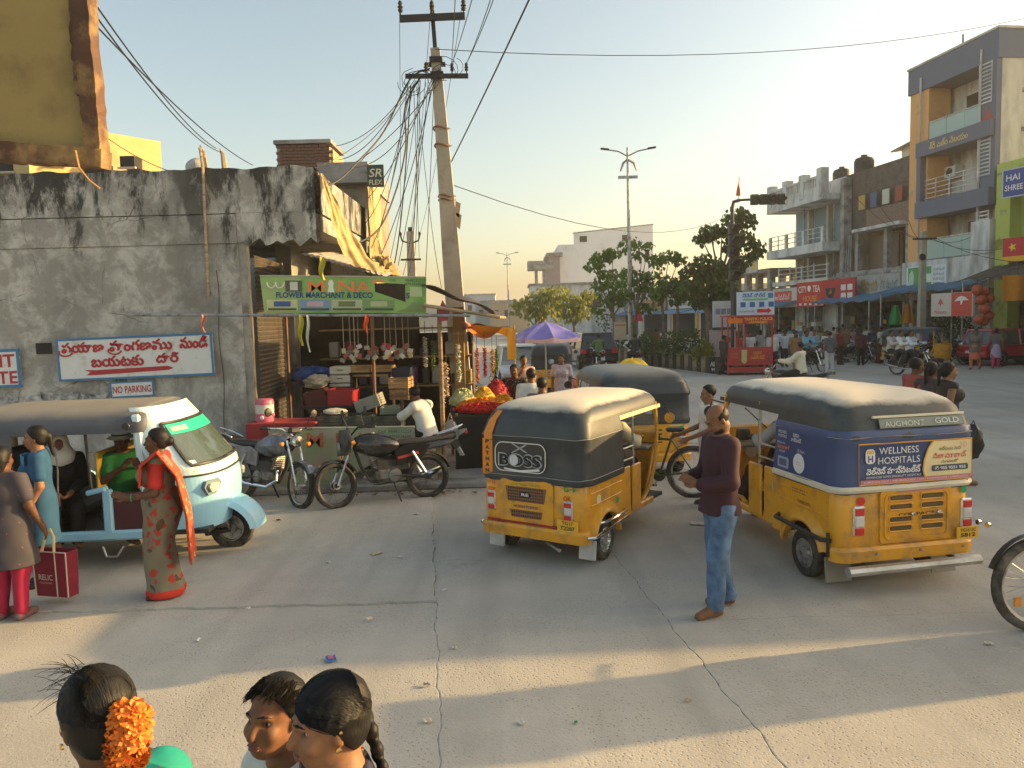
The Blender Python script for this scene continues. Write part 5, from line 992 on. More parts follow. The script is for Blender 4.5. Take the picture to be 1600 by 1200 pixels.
        MB().loft(wr(((.885, .645, -.492), (1.05, .64, -.484), (1.22, .636, -.48), (1.255, .645, -.496), (1.335, .642, -.487), (1.345, .635, -.478))), caps=False, closed=False).build('advert_wrap', NAVY, t, True); MB().loft(wr(((.835, .652, -.49), (.86, .658, -.505), (.89, .648, -.495)), .010), caps=False, closed=False).build('wrap_hem', C(214, 206, 184, .5), t, True)
        rr_ = lambda x, z, k=1: face_mtx((x, -.505+(z-.9)*.035-.006*k, z), (1, 0, 0), (0, -1, .035))
        MB().tube([rr_(.06, 1.07, 1.2) @ Vector(v) for v in ((-.52, -.165, 0), (.52, -.165, 0), (.52, .165, 0), (-.52, .165, 0))], .007, 4, closed=True).build('banner_border', C(220, 160, 60), t)
        decal([(.14, -.155), (.58, -.155), (.58, .16), (.22, .16), (.17, .1), (.13, 0), (.12, -.08)], BC, t, rr_(.0, 1.075, 1.2), 'cream_panel'); MB().tube([rr_(0, 1.075, 1.8) @ Vector(v) for v in ((.14, -.155, 0), (.12, -.08, 0), (.13, 0, 0), (.17, .1, 0), (.22, .16, 0))], .007, 4).build('curve_line', C(222, 166, 60), t); decal(rect(0, 0, 1.02, .035), PKS, t, rr_(.06, .925, 1.8), 'pink_strip'); text('CARDIOLOGY • NEUROLOGY • ORTHOPAEDICS • UROLOGY', C(240, 220, 215), t, rr_(.06, .925, 2.2), .014, .96)
        LW = C(222, 222, 224, .45); text('WELLNESS', LW, t, rr_(-.10, 1.175, 2), .055, .36); text('HOSPITALS', LW, t, rr_(-.10, 1.095, 2), .055, .38); text('వెల్‌నెస్ హాస్పిటల్స్', LW, t, rr_(-.15, 1.015, 2), .06, .5, bold=.03); text('ADVANCED SUPER SPECIALITY HOSPITALS', LW, t, rr_(-.15, .963, 2), .017, .5)
        decal(rrect(0, 0, .085, .12, .03), LW, t, rr_(-.36, 1.135, 1.8), 'logo'); decal(rrect(0, .035, .06, .03, .008), C(214, 176, 70), t, rr_(-.36, 1.135, 2.3), 'logo_top'); text('H', NAVY, t, rr_(-.36, 1.115, 2.3), .055, .045, bold=.03)
        text('ఇప్పుడు మన', C(90, 100, 80), t, rr_(.37, 1.165, 2), .035, .2, bold=.01); text('నిజామాబాద్', C(196, 90, 90), t, rr_(.37, 1.11, 2), .05, .32, bold=.012); text('నగరంలో', C(100, 110, 90), t, rr_(.37, 1.06, 2), .03, .16, bold=.01); decal(rrect(0, 0, .34, .05, .012), C(66, 78, 96), t, rr_(.37, 1.005, 1.8), 'phone_panel'); text('✆ 955 9551 955', LW, t, rr_(.37, 1.005, 2.4), .032, .29, bold=.02); text('10', C(214, 180, 160), t, rr_(.5, 1.19, 2), .05, .06)
        ls = lambda y, z, k=1: face_mtx((-.656+(z-.9)*.02-.008*k, y, z), (0, -1, 0), (-1, 0, .02))
        text('WELLNESS\nHOSPITALS', LW, t, ls(.30, 1.225), .065, .14); text('వెల్‌నెస్\nహాస్పిటల్స్', LW, t, ls(.08, 1.22), .08, .16, bold=.01); text('ఇప్పుడు మన', LW, t, ls(.32, 1.145), .025, .13); text('నిజామాబాద్', C(220, 130, 70), t, ls(.28, 1.11), .04, .2, bold=.03); text('నగరంలో', LW, t, ls(.30, 1.07), .022, .1); decal(rrect(0, 0, .18, .1, .02), C(150, 165, 190), t, ls(.28, .97), 'photo_print'); decal(rect(0, .0, .12, .06), C(90, 100, 120), t, ls(.28, .97, 1.5), 'photo_figures'); decal(disc(0, 0, .088), LW, t, ls(.03, 1.0), 'white_roundel'); text('Make an\nappointment', C(190, 170, 130), t, ls(.03, 1.0, 1.6), .04, .1); text('10 Years', LW, t, ls(.0, 1.11), .03, .1)
        B('rear_window', M('sage_glass', (.20, .23, .20), .3, .1, 4), t, (.12, -.486, 1.395), (.78, .012, .082), Rx(R(-20)), .004); text('AUGMONT', C(190, 196, 186), t, face_mtx((-.05, -.502, 1.392), (1, 0, 0), (0, -1, .36)), .045, .36, bold=.01); text('GOLD', C(200, 206, 196), t, face_mtx((.34, -.502, 1.40), (1, 0, 0), (0, -1, .36)), .045, .22, bold=.01); B('window_trim', C(206, 200, 176), t, (.1, -.468, 1.447), (.84, .02, .02), Rx(R(-20)))
        for x in (-.44, .56): lamp(x, .60, .22)
        dp = MB().prism(rrect(0, 0, .66, .44, .03), .014, Matrix.Translation((.08, -.484, .62))).build('engine_door', body, t)
        MB().tube([(.08+x, -.494, .62+z) for x, z in rrect(0, 0, .58, .38, .05)], .010, 5, closed=True).build('door_bead', body, dp, True)
        for i in (-1, 1):
            for j in range(4):
                z = .775-j*.075-(.03 if j > 1 else 0); sl = B('vent_slot', M('vent_dark', (.11, .075, .03), .8, .2, 5), dp, (.08+i*.145, -.493, z), (.2, .012, .035), bev=.012); MB().tube([(.08+i*.145+x, -.498, z+q) for x, q in rrect(0, 0, .215, .05, .02)], .006, 4, closed=True).build('slot_rim', body, sl, True)
        text('COMPACT', INKB, dp, br(.08, .632, 5), .026, .34, bold=.015); B('pink_tape', PKS, dp, (.12, -.493, .825), (.42, .006, .022)); decal(disc(0, 0, .035), C(200, 40, 30), t, br(-.42, .765), 'red_dot'); decal(disc(0, 0, .03), C(40, 160, 90), t, br(.53, .80), 'green_dot'); text('BAJAJ', C(120, 110, 70), dp, br(-.08, .435, 4), .02, .1); text('4 STROKE', C(120, 110, 70), dp, br(.22, .435, 4), .02, .14)
        for x in (.02, .26): MB().lathe([(.018, 0), (.018, .02), (.01, .03)], 10, frame((x+.02, -.495, .635), (1, 0, 0), (0, -1, 0))).build('lock', CHROME, dp)
        pl_ = B('number_plate', PLATEY, t, (.56, -.50, .435), (.2, .012, .1)); text('TG16 UC', INKB, pl_, br(.56, .458, 7), .028, .15, bold=.02); text('5812', INKB, pl_, br(.56, .417, 7), .034, .14, bold=.03)
        T('bumper_bar', M('worn_chrome', (.62, .61, .56), .3, .15, 5, metal=.85, dirt=((.3, .26, .2), .4)), t, [(-.60, -.58, .22), (.60, -.59, .23)], .042, 8)
        for s in (-1, 1): T('bumper_stay', BLACKP, t, [(s*.4, -.45, .26), (s*.4, -.58, .23)], .02, 6); B('mud_flap', M('flap_rubber', (.28, .26, .22), .7, .2, 6), t, (s*.5, -.30, .15), (.24, .015, .22), Rx(R(-6)), .006); T('guard_rail', BLACKP, t, [(s*.63, -.40, .43), (s*.69, -.34, .43), (s*.69, .36, .45), (s*.63, .40, .46)], .02, 7); T('guard_post', BLACKP, t, [(s*.66, -.4, .3), (s*.66, -.4, .5)], .014, 6)
        for x in (-.3, .1, .5): MB().lathe([(.012, 0), (.012, .012)], 8, frame((x, -.523, .33), (1, 0, 0), (0, -1, 0))).build('bolt', STEEL, t)
        text('4 IN ALL', C(50, 50, 90), t, face_mtx((-.632, .08, .745), (0, -1, 0), (-1, 0, 0)), .035, .22, bold=.02); text('TVR0013972', C(90, 70, 30), t, face_mtx((-.632, .0, .655), (0, -1, 0), (-1, 0, 0)), .026, .2, bold=.01)
        for s in (-1, 1): MB().lathe([(.0, .03), (.02, .025), (.025, 0)], 10, frame((.70, -.5+.05*s, .5), (0, 1, 0), (1, 0, 0))).build('side_knob', CHROME, t, True)
        MB().grid(lambda u, v: (-.60-.012*math.sin(v*5), .40+u*.14+.02*math.sin(v*6), .84-v*.5), 5, 8).build('towel', C(186, 180, 160), t, True)
        B('meter', BLACKP, t, (-.3, 1.7, 1.0), (.14, .1, .12), bev=.02); T('mirror_garland', C(226, 120, 40), t, [(-.575, 1.6, 1.0), (-.60, 1.58, .86), (-.575, 1.56, .72)], .022, 6)
        B('roof_lining', C(190, 178, 160), t, (0, 1.0, 1.42), (1.0, 1.2, .02)); T('roll', C(200, 190, 176), t, [(-.45, 1.55, 1.385), (.45, 1.55, 1.385)], .04, 8)
    else:
        lamp(-.5, .60); lamp(.5, .60); dp = B('engine_door', body, t, (0, -.484, .62), (.6, .014, .4), bev=.006); B('stripe', C(220, 205, 150), t, (0, -.483, .80), (1.0, .01, .025)); pl_ = B('number_plate', PLATEY, t, (0, -.50, .45), (.3, .012, .09))
        for j in range(4): B('vent_slot', DARKIN, dp, (0, -.492, .74-j*.06), (.4, .008, .02))
        MB().tube([hr(-.0, 1.08, 2) @ Vector((x, y, 0)) for x, y in rrect(0, 0, .5, .27, .09)], .008, 5, closed=True).build('window_outline', C(60, 66, 66), t, True); decal(disc(0, 0, .09), C(120, 160, 180), t, hr(.02, 1.08, 1.4), 'window_sticker'); decal(disc(.02, .01, .05), C(200, 190, 180), t, hr(.02, 1.08, 1.9), 'sticker_face'); decal(disc(0, 0, .04), C(70, 160, 70), t, br(.48, .755, 3), 'green_sticker')
    return t
a1 = rickshaw('yellow auto rickshaw with a black BOSS hood and orange strip', (.40, 7.80, .01), (.545, .838), 'boss'); a1.scale = (.94, .92, .98)
a2 = rickshaw('yellow auto rickshaw wrapped in a blue hospital advert', (3.27, 6.98, .01), (-.19, .982), 'wellness'); a2.scale = (1.05, 1.05, 1.04)
a3 = rickshaw('dark-hooded auto rickshaw seen from behind with a blue window sticker', (1.93, 11.75, 0), (-.12, .99), 'plain'); a3.scale = (1.06, 1.04, .99)
a4 = rickshaw('far yellow auto rickshaw parked beside the purple umbrella', (at(862, 560, 24.5).x, 24.5, 0), (.12, .99), 'plain', detail=False)
a5 = rickshaw('distant yellow auto rickshaw facing the crowd in front of the shops', (at(1402, 560, 33.5).x, 33.5, 0), (.72, -.69), 'plain', detail=False)
# ------------------------------------------------------------------ pale blue three-wheeler at the left
SKYB = M('sky_blue_paint', srgb(152, 206, 232), .35, .05, 3, coat=.4, dirt=((.35, .5, .55), .2)); PALEB = M('pale_blue_paint', srgb(206, 228, 232), .35, .04, 3, coat=.4); SLC = M('slate_canvas', (.075, .085, .105), .6, .2, 4, bump=.2, bscale=25, top=((.24, .22, .18), .8, 1.2))
bl = thing('passenger_three_wheeler', 'pale blue passenger three-wheeler with a slate canvas roof at the wall', 'three-wheeler', (-5.16, 8.12, 0), fwd=(.997, .07))
def cab(u, v):
    """front shell: u across, v up"""
    a = (u-.5)*math.pi; z = .36+v*1.28
    w = .60+.06*math.sin(min(1, v*1.6)*math.pi*.5) if v < .62 else .66-.10*((v-.62)/.38)**1.6
    y0 = 1.50 if v < .5 else 1.50-.22*(v-.5)/.5; d = .58+.05*math.sin(v*6) if v < .48 else .60-.33*((v-.48)/.52)
    return (w*math.copysign(abs(math.sin(a))**.72, math.sin(a)), y0+d*abs(math.cos(a))**.62, z)
nu, nv = 36, 30; sh = MB(); gl = MB(); lw = MB()
for i in range(nu):
    for j in range(nv):
        u, v = (i+.5)/nu, (j+.5)/nv; q = [cab(i/nu, j/nv), cab((i+1)/nu, j/nv), cab((i+1)/nu, (j+1)/nv), cab(i/nu, (j+1)/nv)]
        ((gl if (.17 < u < .83 and .535 < v < .86 and not ((u < .21 or u > .79) and (v < .57 or v > .83))) else lw if v < .44 else sh)).add(q, [(0, 1, 2, 3)])
sh.build('cab_shell', PALEB, bl, True); lw.build('front_panel', SKYB, bl, True); ws = gl.build('windscreen', M('tinted_glass', (.10, .14, .13), .06, .1, 3, spec=.9, alpha=.72), bl, True)
edge = [cab(u, v) for u, v in [(u_/40, .53) for u_ in range(7, 34)]+[(.84, .53+k*.33/10) for k in range(1, 11)]+[(u_/40, .865) for u_ in range(33, 6, -1)]+[(.165, .865-k*.033) for k in range(1, 10)]]
MB().tube([(x*1.01, y+.008, z) for x, y, z in edge], .017, 6, closed=True).build('rubber_seal', BLACKP, ws, True)
sv = MB()
for i in range(20): u0, u1 = .19+i*.031, .19+(i+1)*.031; f = lambda u, v: tuple(a+b for a, b in zip(cab(u, v), (.004*math.copysign(1, u-.5), .012, 0))); sv.add([f(u0, .775), f(u1, .775), f(u1, .855), f(u0, .855)], [(0, 1, 2, 3)])
sv.build('green_sun_strip', C(40, 180, 150, .4), ws, True)
for k in range(7): u0 = .62+k*.024; f = lambda u, v: tuple(a+b for a, b in zip(cab(u, v), (.008, .018, 0))); MB().add([f(u0, .80), f(u0+.017, .80), f(u0+.017, .832), f(u0, .832)], [(0, 1, 2, 3)]).build('strip_lettering', C(230, 225, 190), ws)
belt = MB().tube([tuple(a+b for a, b in zip(cab(u_/40, .445), (0, .006, 0))) for u_ in range(1, 40)], .011, 6).build('belt_line', BLACKP, bl, True)
for s in (-1, 1):
    hl = MB().prism([(-.11, .02), (-.07, .07), (.09, .06), (.12, .0), (.07, -.09), (-.03, -.08)], .06, frame((s*.47, 2.015, .80), (s*.0+1, -s*.55, 0), (0, 0, 1))).build('headlight', M('grey_blue_bezel', (.16, .22, .25), .5, .1, 5), bl)
    MB().prism([(-.05, .03), (.06, .035), (.08, -.0), (.05, -.05), (-.03, -.045)], .09, frame((s*.478, 2.03, .80), (1, -s*.55, 0), (0, 0, 1))).build('lens', M('warm_lens', (.75, .66, .48), .12, .15, 18, spec=.9), hl)
    mr = T('mirror', BLACKP, bl, [(s*.60, 1.52, 1.28), (s*.70, 1.55, 1.30), (s*.72, 1.55, 1.24)], .01, 6); MB().lathe([(.0, -.03), (.07, -.02), (.085, .01), (.0, .015)], 16, frame((s*.73, 1.55, 1.2), (0, .2, 1), (.1, -1, 0)), False).build('mirror_head', BLACKP, mr, True)
    B('indicator', M('amber_lens', (.8, .3, .03), .2, .1, 5), bl, (s*.56, 1.88, .97), (.06, .06, .07), bev=.02)
    # side panels
    fen = [(-.58, .36), (-.3, .34)]+[(.30*math.cos(R(a)), .24+.30*math.sin(R(a))) for a in range(160, 19, -10)]+[(.30, .34), (.52, .34), (.50, .5), (.44, .66), (.34, .78), (.2, .86), (-.58, .9)]
    MB().prism(fen[::-1], .05, Matrix.Translation((s*.66, 0, 0)) @ Matrix.Rotation(R(90), 4, 'Z')).build('rear_fender', SKYB, bl)
    B('sill', SKYB, bl, (s*.655, .96, .375), (.07, .92, .1), bev=.02); B('door_post', SKYB, bl, (s*.655, 1.06, .62), (.07, .09, .44), bev=.015); B('post_cap', SKYB, bl, (s*.655, .96, .83), (.09, .2, .05), Rx(R(12)), .015)
    B('kick_panel', C(78, 34, 42, .6), bl, (s*.635, 1.28, .6), (.03, .36, .4)); wheel(bl, s*.60, 0, .235, .12, STEEL); T('roof_post', BLACKP, bl, [(s*.64, .9, .84), (s*.645, .88, 1.44)], .016, 6); T('roof_post', BLACKP, bl, [(s*.64, -.1, .84), (s*.645, -.1, 1.44)], .016, 6)
    B('a_pillar', PALEB, bl, (s*.63, 1.41, .98), (.05, .09, 1.2), Rx(R(4)), .02)
B('floor', BLACKP, bl, (0, .9, .36), (1.2, 2.2, .05)); B('rear_seat', SEATV, bl, (0, .28, .5), (1.2, .5, .16), bev=.05); B('rear_backrest', SEATV, bl, (0, .02, .95), (1.2, .12, .6), bev=.04); B('driver_seat', SEATV, bl, (0, 1.02, .52), (1.0, .3, .12), bev=.04); B('partition', M('yellow_board', (.55, .32, .03), .6, .1, 4), bl, (.05, .90, .98), (.9, .03, .42), bev=.01); B('luggage_box', BLACKP, bl, (0, -.4, .6), (1.2, .4, .5)); B('dash', BLACKP, bl, (0, 1.66, .92), (1.0, .3, .1), bev=.03)
T('handlebar', BLACKP, bl, [(-.3, 1.32, 1.04), (0, 1.48, 1.0), (.3, 1.32, 1.04)], .015, 7)
rf = MB().loft([oring(a, b, yr, yf, .2, .1, z) for z, a, b, yr, yf in ((1.40, .70, .67, -.66, 1.46), (1.44, .705, .675, -.665, 1.47), (1.50, .69, .66, -.63, 1.47), (1.57, .64, .62, -.54, 1.46), (1.62, .54, .54, -.42, 1.45), (1.655, .38, .42, -.25, 1.44), (1.665, .15, .2, 0, 1.42))]).build('roof', SLC, bl, True, angle=70)
MB().loft([[( .685, y, z) for y, z in ((-.62, .88), (.16, .88), (.2, 1.0), (.2, 1.42), (-.64, 1.42))], [(.70, y, z) for y, z in ((-.62, .88), (.16, .88), (.2, 1.0), (.2, 1.42), (-.64, 1.42))]]).build('side_curtain', SLC, bl)
MB().loft([uring(.69, -.65, -.5, .15, z) for z in (.86, 1.42)], caps=False, closed=False).build('rear_curtain', SLC, bl, True)
MB().lathe([(.0, .012), (.035, .012), (.04, 0)], 14, frame((.70, 1.30, 1.47), (0, 1, 0), (1, 0, .1))).build('roof_vent', BLACKP, rf)
wheel(bl, 0, 2.06, .235, .115, STEEL, steer=R(-4)); T('fork', STEEL, bl, [(.09, 2.06, .235), (.09, 1.95, .6)], .022, 7); T('fork_link', BLACKP, bl, [(.09, 2.06, .235), (.09, 1.8, .20)], .03, 7)
arc = [R(a) for a in range(5, 176, 10)]
MB().loft([[(x, 2.03+(.34*k)*math.cos(a)*(1.05 if math.cos(a) > 0 else 1), .30+.30*k*math.sin(a)-.06*max(0, math.cos(a))) for a in arc] for x, k in ((-.24, .80), (-.2, .98), (-.1, 1.06), (0, 1.08), (.1, 1.06), (.2, .98), (.24, .80))], caps=False, closed=False).build('front_mudguard', SKYB, bl, True)
B('nose_tape', C(90, 200, 90), bl, (.5, 1.90, .97), (.10, .04, .07), Rz(R(-35)), .01); T('front_step', STEEL, bl, [(.70, 1.0, .27), (.74, 1.05, .18), (.74, 1.15, .18), (.70, 1.2, .27)], .012, 6)
# ------------------------------------------------------------------ motorcycles and bicycles
def motorbike(label, loc, fwd, tank, lean=0., fairing=False, detail=True, steer=0., group='parked motorcycles', name='motorcycle', acc=None):
    t = thing(name, label, 'motorcycle', loc, group=group, fwd=fwd); t.rotation_euler = (0, R(lean), t.rotation_euler[2])
    ALU = M('engine_alloy', (.22, .22, .215), .45, .3, 9, metal=.7, dirt=((.08, .07, .06), .5), dscale=8); n = 24 if detail else 0
    ms = Matrix.Translation((0, 1.02, .62)) @ Matrix.Rotation(steer, 4, 'Z') @ Matrix.Translation((0, -1.02, -.62))
    def mv(p): return ms @ Vector(p)
    rim_ = BLACKP if fairing else STEEL; n = 12 if fairing else n
    fw = wheel(t, 0, 1.28, .30, .095, rim_, spokes=n or 10, thin=True, steer=steer) if not steer else wheel(t, mv((0, 1.28, 0)).x, mv((0, 1.28, 0)).y, .30, .095, rim_, spokes=n or 10, thin=True, steer=steer)
    wheel(t, 0, 0, .30, .12, rim_, spokes=n or 10, thin=True)
    for s in (-1, 1):
        T('fork_tube', CHROME, t, [mv((s*.085, 1.28, .30)), mv((s*.09, 1.02, .88))], [.022, .018], 8)
        T('shock', CHROME, t, [(s*.13, .06, .36), (s*.13, .22, .66)], [.03, .022], 8); T('swing_arm', BLACKP, t, [(s*.11, 0, .30), (s*.12, .5, .36)], .022, 6)
        T('handlebar', CHROME if not fairing else BLACKP, t, [mv((0, 1.0, .95)), mv((s*.16, .98, 1.04)), mv((s*.30, .90, 1.04)), mv((s*.38, .84, 1.03))], .013, 7); T('grip', BLACKP, t, [mv((s*.28, .905, 1.04)), mv((s*.39, .835, 1.03))], .019, 8)
        m = T('mirror', BLACKP, t, [mv((s*.24, .93, 1.05)), mv((s*.27, .98, 1.2)), mv((s*.32, .96, 1.24))], .007, 5); MB().lathe([(.0, -.02), (.05, -.012), (.06, .01), (.0, .012)], 12, Matrix.Translation(mv((s*.34, .95, 1.25))) @ frame((0, 0, 0), (1, 0, 0), (0, -1, 0)), False).build('mirror_head', BLACKP, m, True)
        MB().lathe([(.0, .03), (.025, .02), (.03, -.02), (.0, -.03)], 10, Matrix.Translation(mv((s*.2, 1.08, .84))) @ frame((0, 0, 0), (1, 0, 0), (0, 1, 0))).build('indicator', M('amber_lens', (.8, .3, .03), .2), t, True)
    # frame, engine, tank, seat
    T('frame_tube', BLACKP, t, [(0, 1.0, .84), (0, .9, .5), (0, .78, .30), (0, .4, .28), (0, .34, .55)], .022, 7); T('frame_tube', BLACKP, t, [(0, .98, .84), (0, .6, .68), (0, .2, .66), (0, -.3, .72)], .024, 7)
    B('engine_shroud', BLACKP, t, (0, .50, .50), (.20, .52, .26), bev=.06); en = B('engine', ALU, t, (0, .56, .38), (.24, .34, .20), bev=.05)
    MB().lathe([(.0, -.14), (.085, -.135), (.1, -.1), (.1, .1), (.085, .135), (.0, .14)], 18, frame((0, .48, .36), (0, 1, 0), (1, 0, 0))).build('crankcase', ALU, en, True)
    for k in range(7 if detail else 3): B('cooling_fin', ALU, en, (0, .66+k*.008, .46+k*.026), (.19-.01*k, .2, .010), Rx(R(18)))
    T('exhaust', CHROME if detail else STEEL, t, [(.06, .80, .46), (.11, .86, .34), (.14, .7, .24), (.16, .3, .25), (.17, -.05, .32), (.18, -.36, .40)], [.02, .02, .024, .03, .045, .045], 8)
    def tk_(u, v):
        a = v*2*math.pi; y = .40+u*.56; w = .17*math.sin(math.pi*min(1, .18+u*.72))**.6+.012; h = .155*math.sin(math.pi*min(1, .12+u*.74))**.7+.01; return (w*math.cos(a), y, .80-.04*(1-u)+h*math.sin(a)+.02*u)
    tkm = MB().grid(tk_, 14, 18).build('fuel_tank', tank, t, True)
    MB().lathe([(.035, 0), (.035, .015), (.0, .018)], 12, Matrix.Translation((0, .72, .945))).build('filler_cap', CHROME, tkm, True)
    def st_(u, v):
        a = v*2*math.pi; y = -.42+u*.88; w = .075+.06*math.sin(math.pi*min(1, .25+u*.55)); h = .045+.012*math.cos(u*9); return (w*math.copysign(abs(math.cos(a))**.6, math.cos(a)), y, .80+.07*max(0, .5-u)**1.2*1.4-.01+h*math.copysign(abs(math.sin(a))**.6, math.sin(a)))
    MB().grid(st_, 14, 18).build('seat', SEATV, t, True)
    for s in (-1, 1):
        sp = MB().prism([(.10, .54), (.44, .50), (.46, .70), (.30, .76), (-.05, .74)], .03, Matrix.Translation((s*.11, 0, 0)) @ Matrix.Rotation(R(90), 4, 'Z')).build('side_cover', tank, t)
        if acc: MB().prism([(.12, .62), (.42, .57), (.43, .60), (.14, .66)], .004, Matrix.Translation((s*.128, 0, 0)) @ Matrix.Rotation(R(90), 4, 'Z')).build('red_flash', acc, sp)
    MB().loft([[(x*w, y, z+h*q) for x, q in ((-1, -.5), (1, -.5), (.8, .6), (-.8, .6))] for y, z, w, h in ((.15, .72, .11, .12), (-.25, .77, .10, .12), (-.5, .86, .06, .07), (-.62, .90, .03, .03))]).build('tail', tank, t)
    B('tail_light', REDLENS, t, (0, -.60, .86), (.10, .05, .05), bev=.015); T('grab_rail', CHROME, t, [(-.1, -.15, .86), (-.11, -.45, .93), (0, -.56, .97), (.11, -.45, .93), (.1, -.15, .86)], .012, 6)
    ar = [R(a) for a in range(15, 150, 9)]; MB().loft([[(x, -.0+.345*k*math.cos(math.pi-a), .30+.345*k*math.sin(a)) for a in ar] for x, k in ((-.07, .95), (-.05, 1.02), (.05, 1.02), (.07, .95))], caps=False, closed=False).build('rear_mudguard', BLACKP, t, True)
    B('number_plate', C(190, 190, 180), t, (0, -.50, .60), (.18, .012, .14), Rx(R(-25))); B('plate_bracket', BLACKP, t, (0, -.44, .70), (.1, .1, .1), Rx(R(-30)))
    ar = [R(a) for a in range(35, 160, 9)]; MB().loft([[mv((x, 1.28+.335*k*math.cos(a), .30+.335*k*math.sin(a))) for a in ar] for x, k in ((-.065, .95), (-.045, 1.02), (.045, 1.02), (.065, .95))], caps=False, closed=False).build('front_mudguard', tank, t, True)
    if fairing:
        def fa(u, v):
            a = (u-.5)*math.pi*.98; z = .68+v*.34; w = .10+.07*math.sin(v*2.7); return mv((w*math.sin(a), 1.08+.14*math.cos(a)*(1-.45*v), z))
        MB().grid(fa, 14, 8).build('headlamp_fairing', BLACKP, t, True); MB().lathe([(.0, .03), (.06, .02), (.08, -.01)], 14, Matrix.Translation(mv((0, 1.2, .79))) @ frame((0, 0, 0), (1, 0, 0), (0, 1, 0))).build('headlamp', M('dull_lens', (.16, .16, .17), .15, spec=.8), t, True)
    else:
        MB().lathe([(.0, .05), (.07, .04), (.09, .01), (.085, -.03), (.05, -.09), (.0, -.1)], 16, Matrix.Translation(mv((0, 1.13, .88))) @ frame((0, 0, 0), (1, 0, 0), (0, 1, 0))).build('headlamp', CHROME, t, True); B('meter_cluster', BLACKP, t, tuple(mv((0, 1.04, 1.02))), (.18, .08, .08), bev=.02)
    T('stand', BLACKP, t, [(-.1, .5, .28), (-.26-.2*math.sin(R(abs(lean))), .46, .02)], .013, 6); T('foot_rest', BLACKP, t, [(-.2, .42, .28), (.2, .42, .28)], .014, 6)
    for s in (-1, 1): MB().lathe([(.05, 0), (.05, .004)], 16, frame(mv((s*.055, 1.28, .30)), (0, 1, 0), (s, 0, 0))).build('brake_disc', STEEL, fw)
    return t
BKP = M('gloss_black', (.012, .012, .014), .2, .2, 5, coat=.6, dirt=((.06, .055, .05), .3)); SLV = M('black_silver', (.05, .055, .07), .2, .3, 5, coat=.6, hue=(.25, .28, .34))
f1 = gnd(468, 795); f2 = gnd(515, 797); r2 = gnd(670, 779); d2 = (f2-r2); d2.z = 0; d2.normalize()
motorbike('silver and black motorcycle with its front wheel turned, beside the pale blue three-wheeler', (f1.x-1.02, f1.y+.72, .0), (.84, -.56), SLV, -7, steer=R(-10))
motorbike('long black motorcycle parked broadside in front of the faded banner', (r2.x, r2.y+.05, .0), tuple(d2), BKP, 9, True, acc=C(140, 30, 30), steer=R(16))
def bicycle(label, loc, fwd, col, lean=0., r=.34, w=.045, steer=0.):
    t = thing('bicycle', label, 'bicycle', loc, fwd=fwd); t.rotation_euler = (0, R(lean), t.rotation_euler[2])
    for y in (0, 1.05): wheel(t, 0, y, r, w, STEEL, spokes=28, thin=True)
    fm = MB(); BB = (0, .44, .30); ST = (0, .28, .78); HD = (0, .88, .82); HB = (0, .93, .64)
    for a, b, q in ((BB, ST, .016), (BB, HB, .018), (ST, HD, .016), ((.05, 0, r), BB, .01), ((-.05, 0, r), BB, .01), ((.05, 0, r), ST, .009), ((-.05, 0, r), ST, .009), (HD, HB, .02), ((.05, 1.05, r), HB, .012), ((-.05, 1.05, r), HB, .012)): fm.tube([a, b], q, 7)
    fm.build('frame', col, t, True); T('seat_post', STEEL, t, [ST, (0, .25, .88)], .013, 6); B('saddle', SEATV, t, (0, .22, .91), (.15, .26, .05), bev=.025)
    T('handlebar', BLACKP, t, [(-.28, .80, .98), (-.12, .92, .96), (0, .92, .94), (.12, .92, .96), (.28, .80, .98)], .012, 6); T('stem', STEEL, t, [HD, (0, .91, .95)], .013, 6); MB().lathe([(.07, -.01), (.085, 0), (.07, .01)], 18, frame((.05, .44, .3), (0, 1, 0), (1, 0, 0))).build('chain_ring', BLACKP, t); T('crank', STEEL, t, [(.08, .44, .3), (.08, .5, .15)], .01, 6); B('pedal', BLACKP, t, (.13, .5, .15), (.09, .06, .02))
    ar = [R(a) for a in range(20, 150, 10)]
    for y in (0, 1.05): MB().loft([[(x, y-(r+.03)*math.cos(a) if y == 0 else y+(r+.03)*math.cos(a), r+(r+.03)*math.sin(a)) for a in ar] for x in (-.03, .03)], caps=False, closed=False).build('mudguard', BLACKP, t, True)
    B('reflector', M('amber_lens', (.8, .3, .03), .2), t, (.02, 1.2, r-.13), (.02, .05, .07)); return t
bicycle("dark bicycle held by the boy in white behind the BOSS rickshaw", (2.36, 10.0, 0), (-.98, .16), C(52, 74, 34, .4), 3, .35, .05)
bicycle('cropped bicycle whose front wheel enters at the picture edge', (4.92, 5.55, 0), (-.99, -.02), C(30, 30, 32, .4), 2, .36, .06)
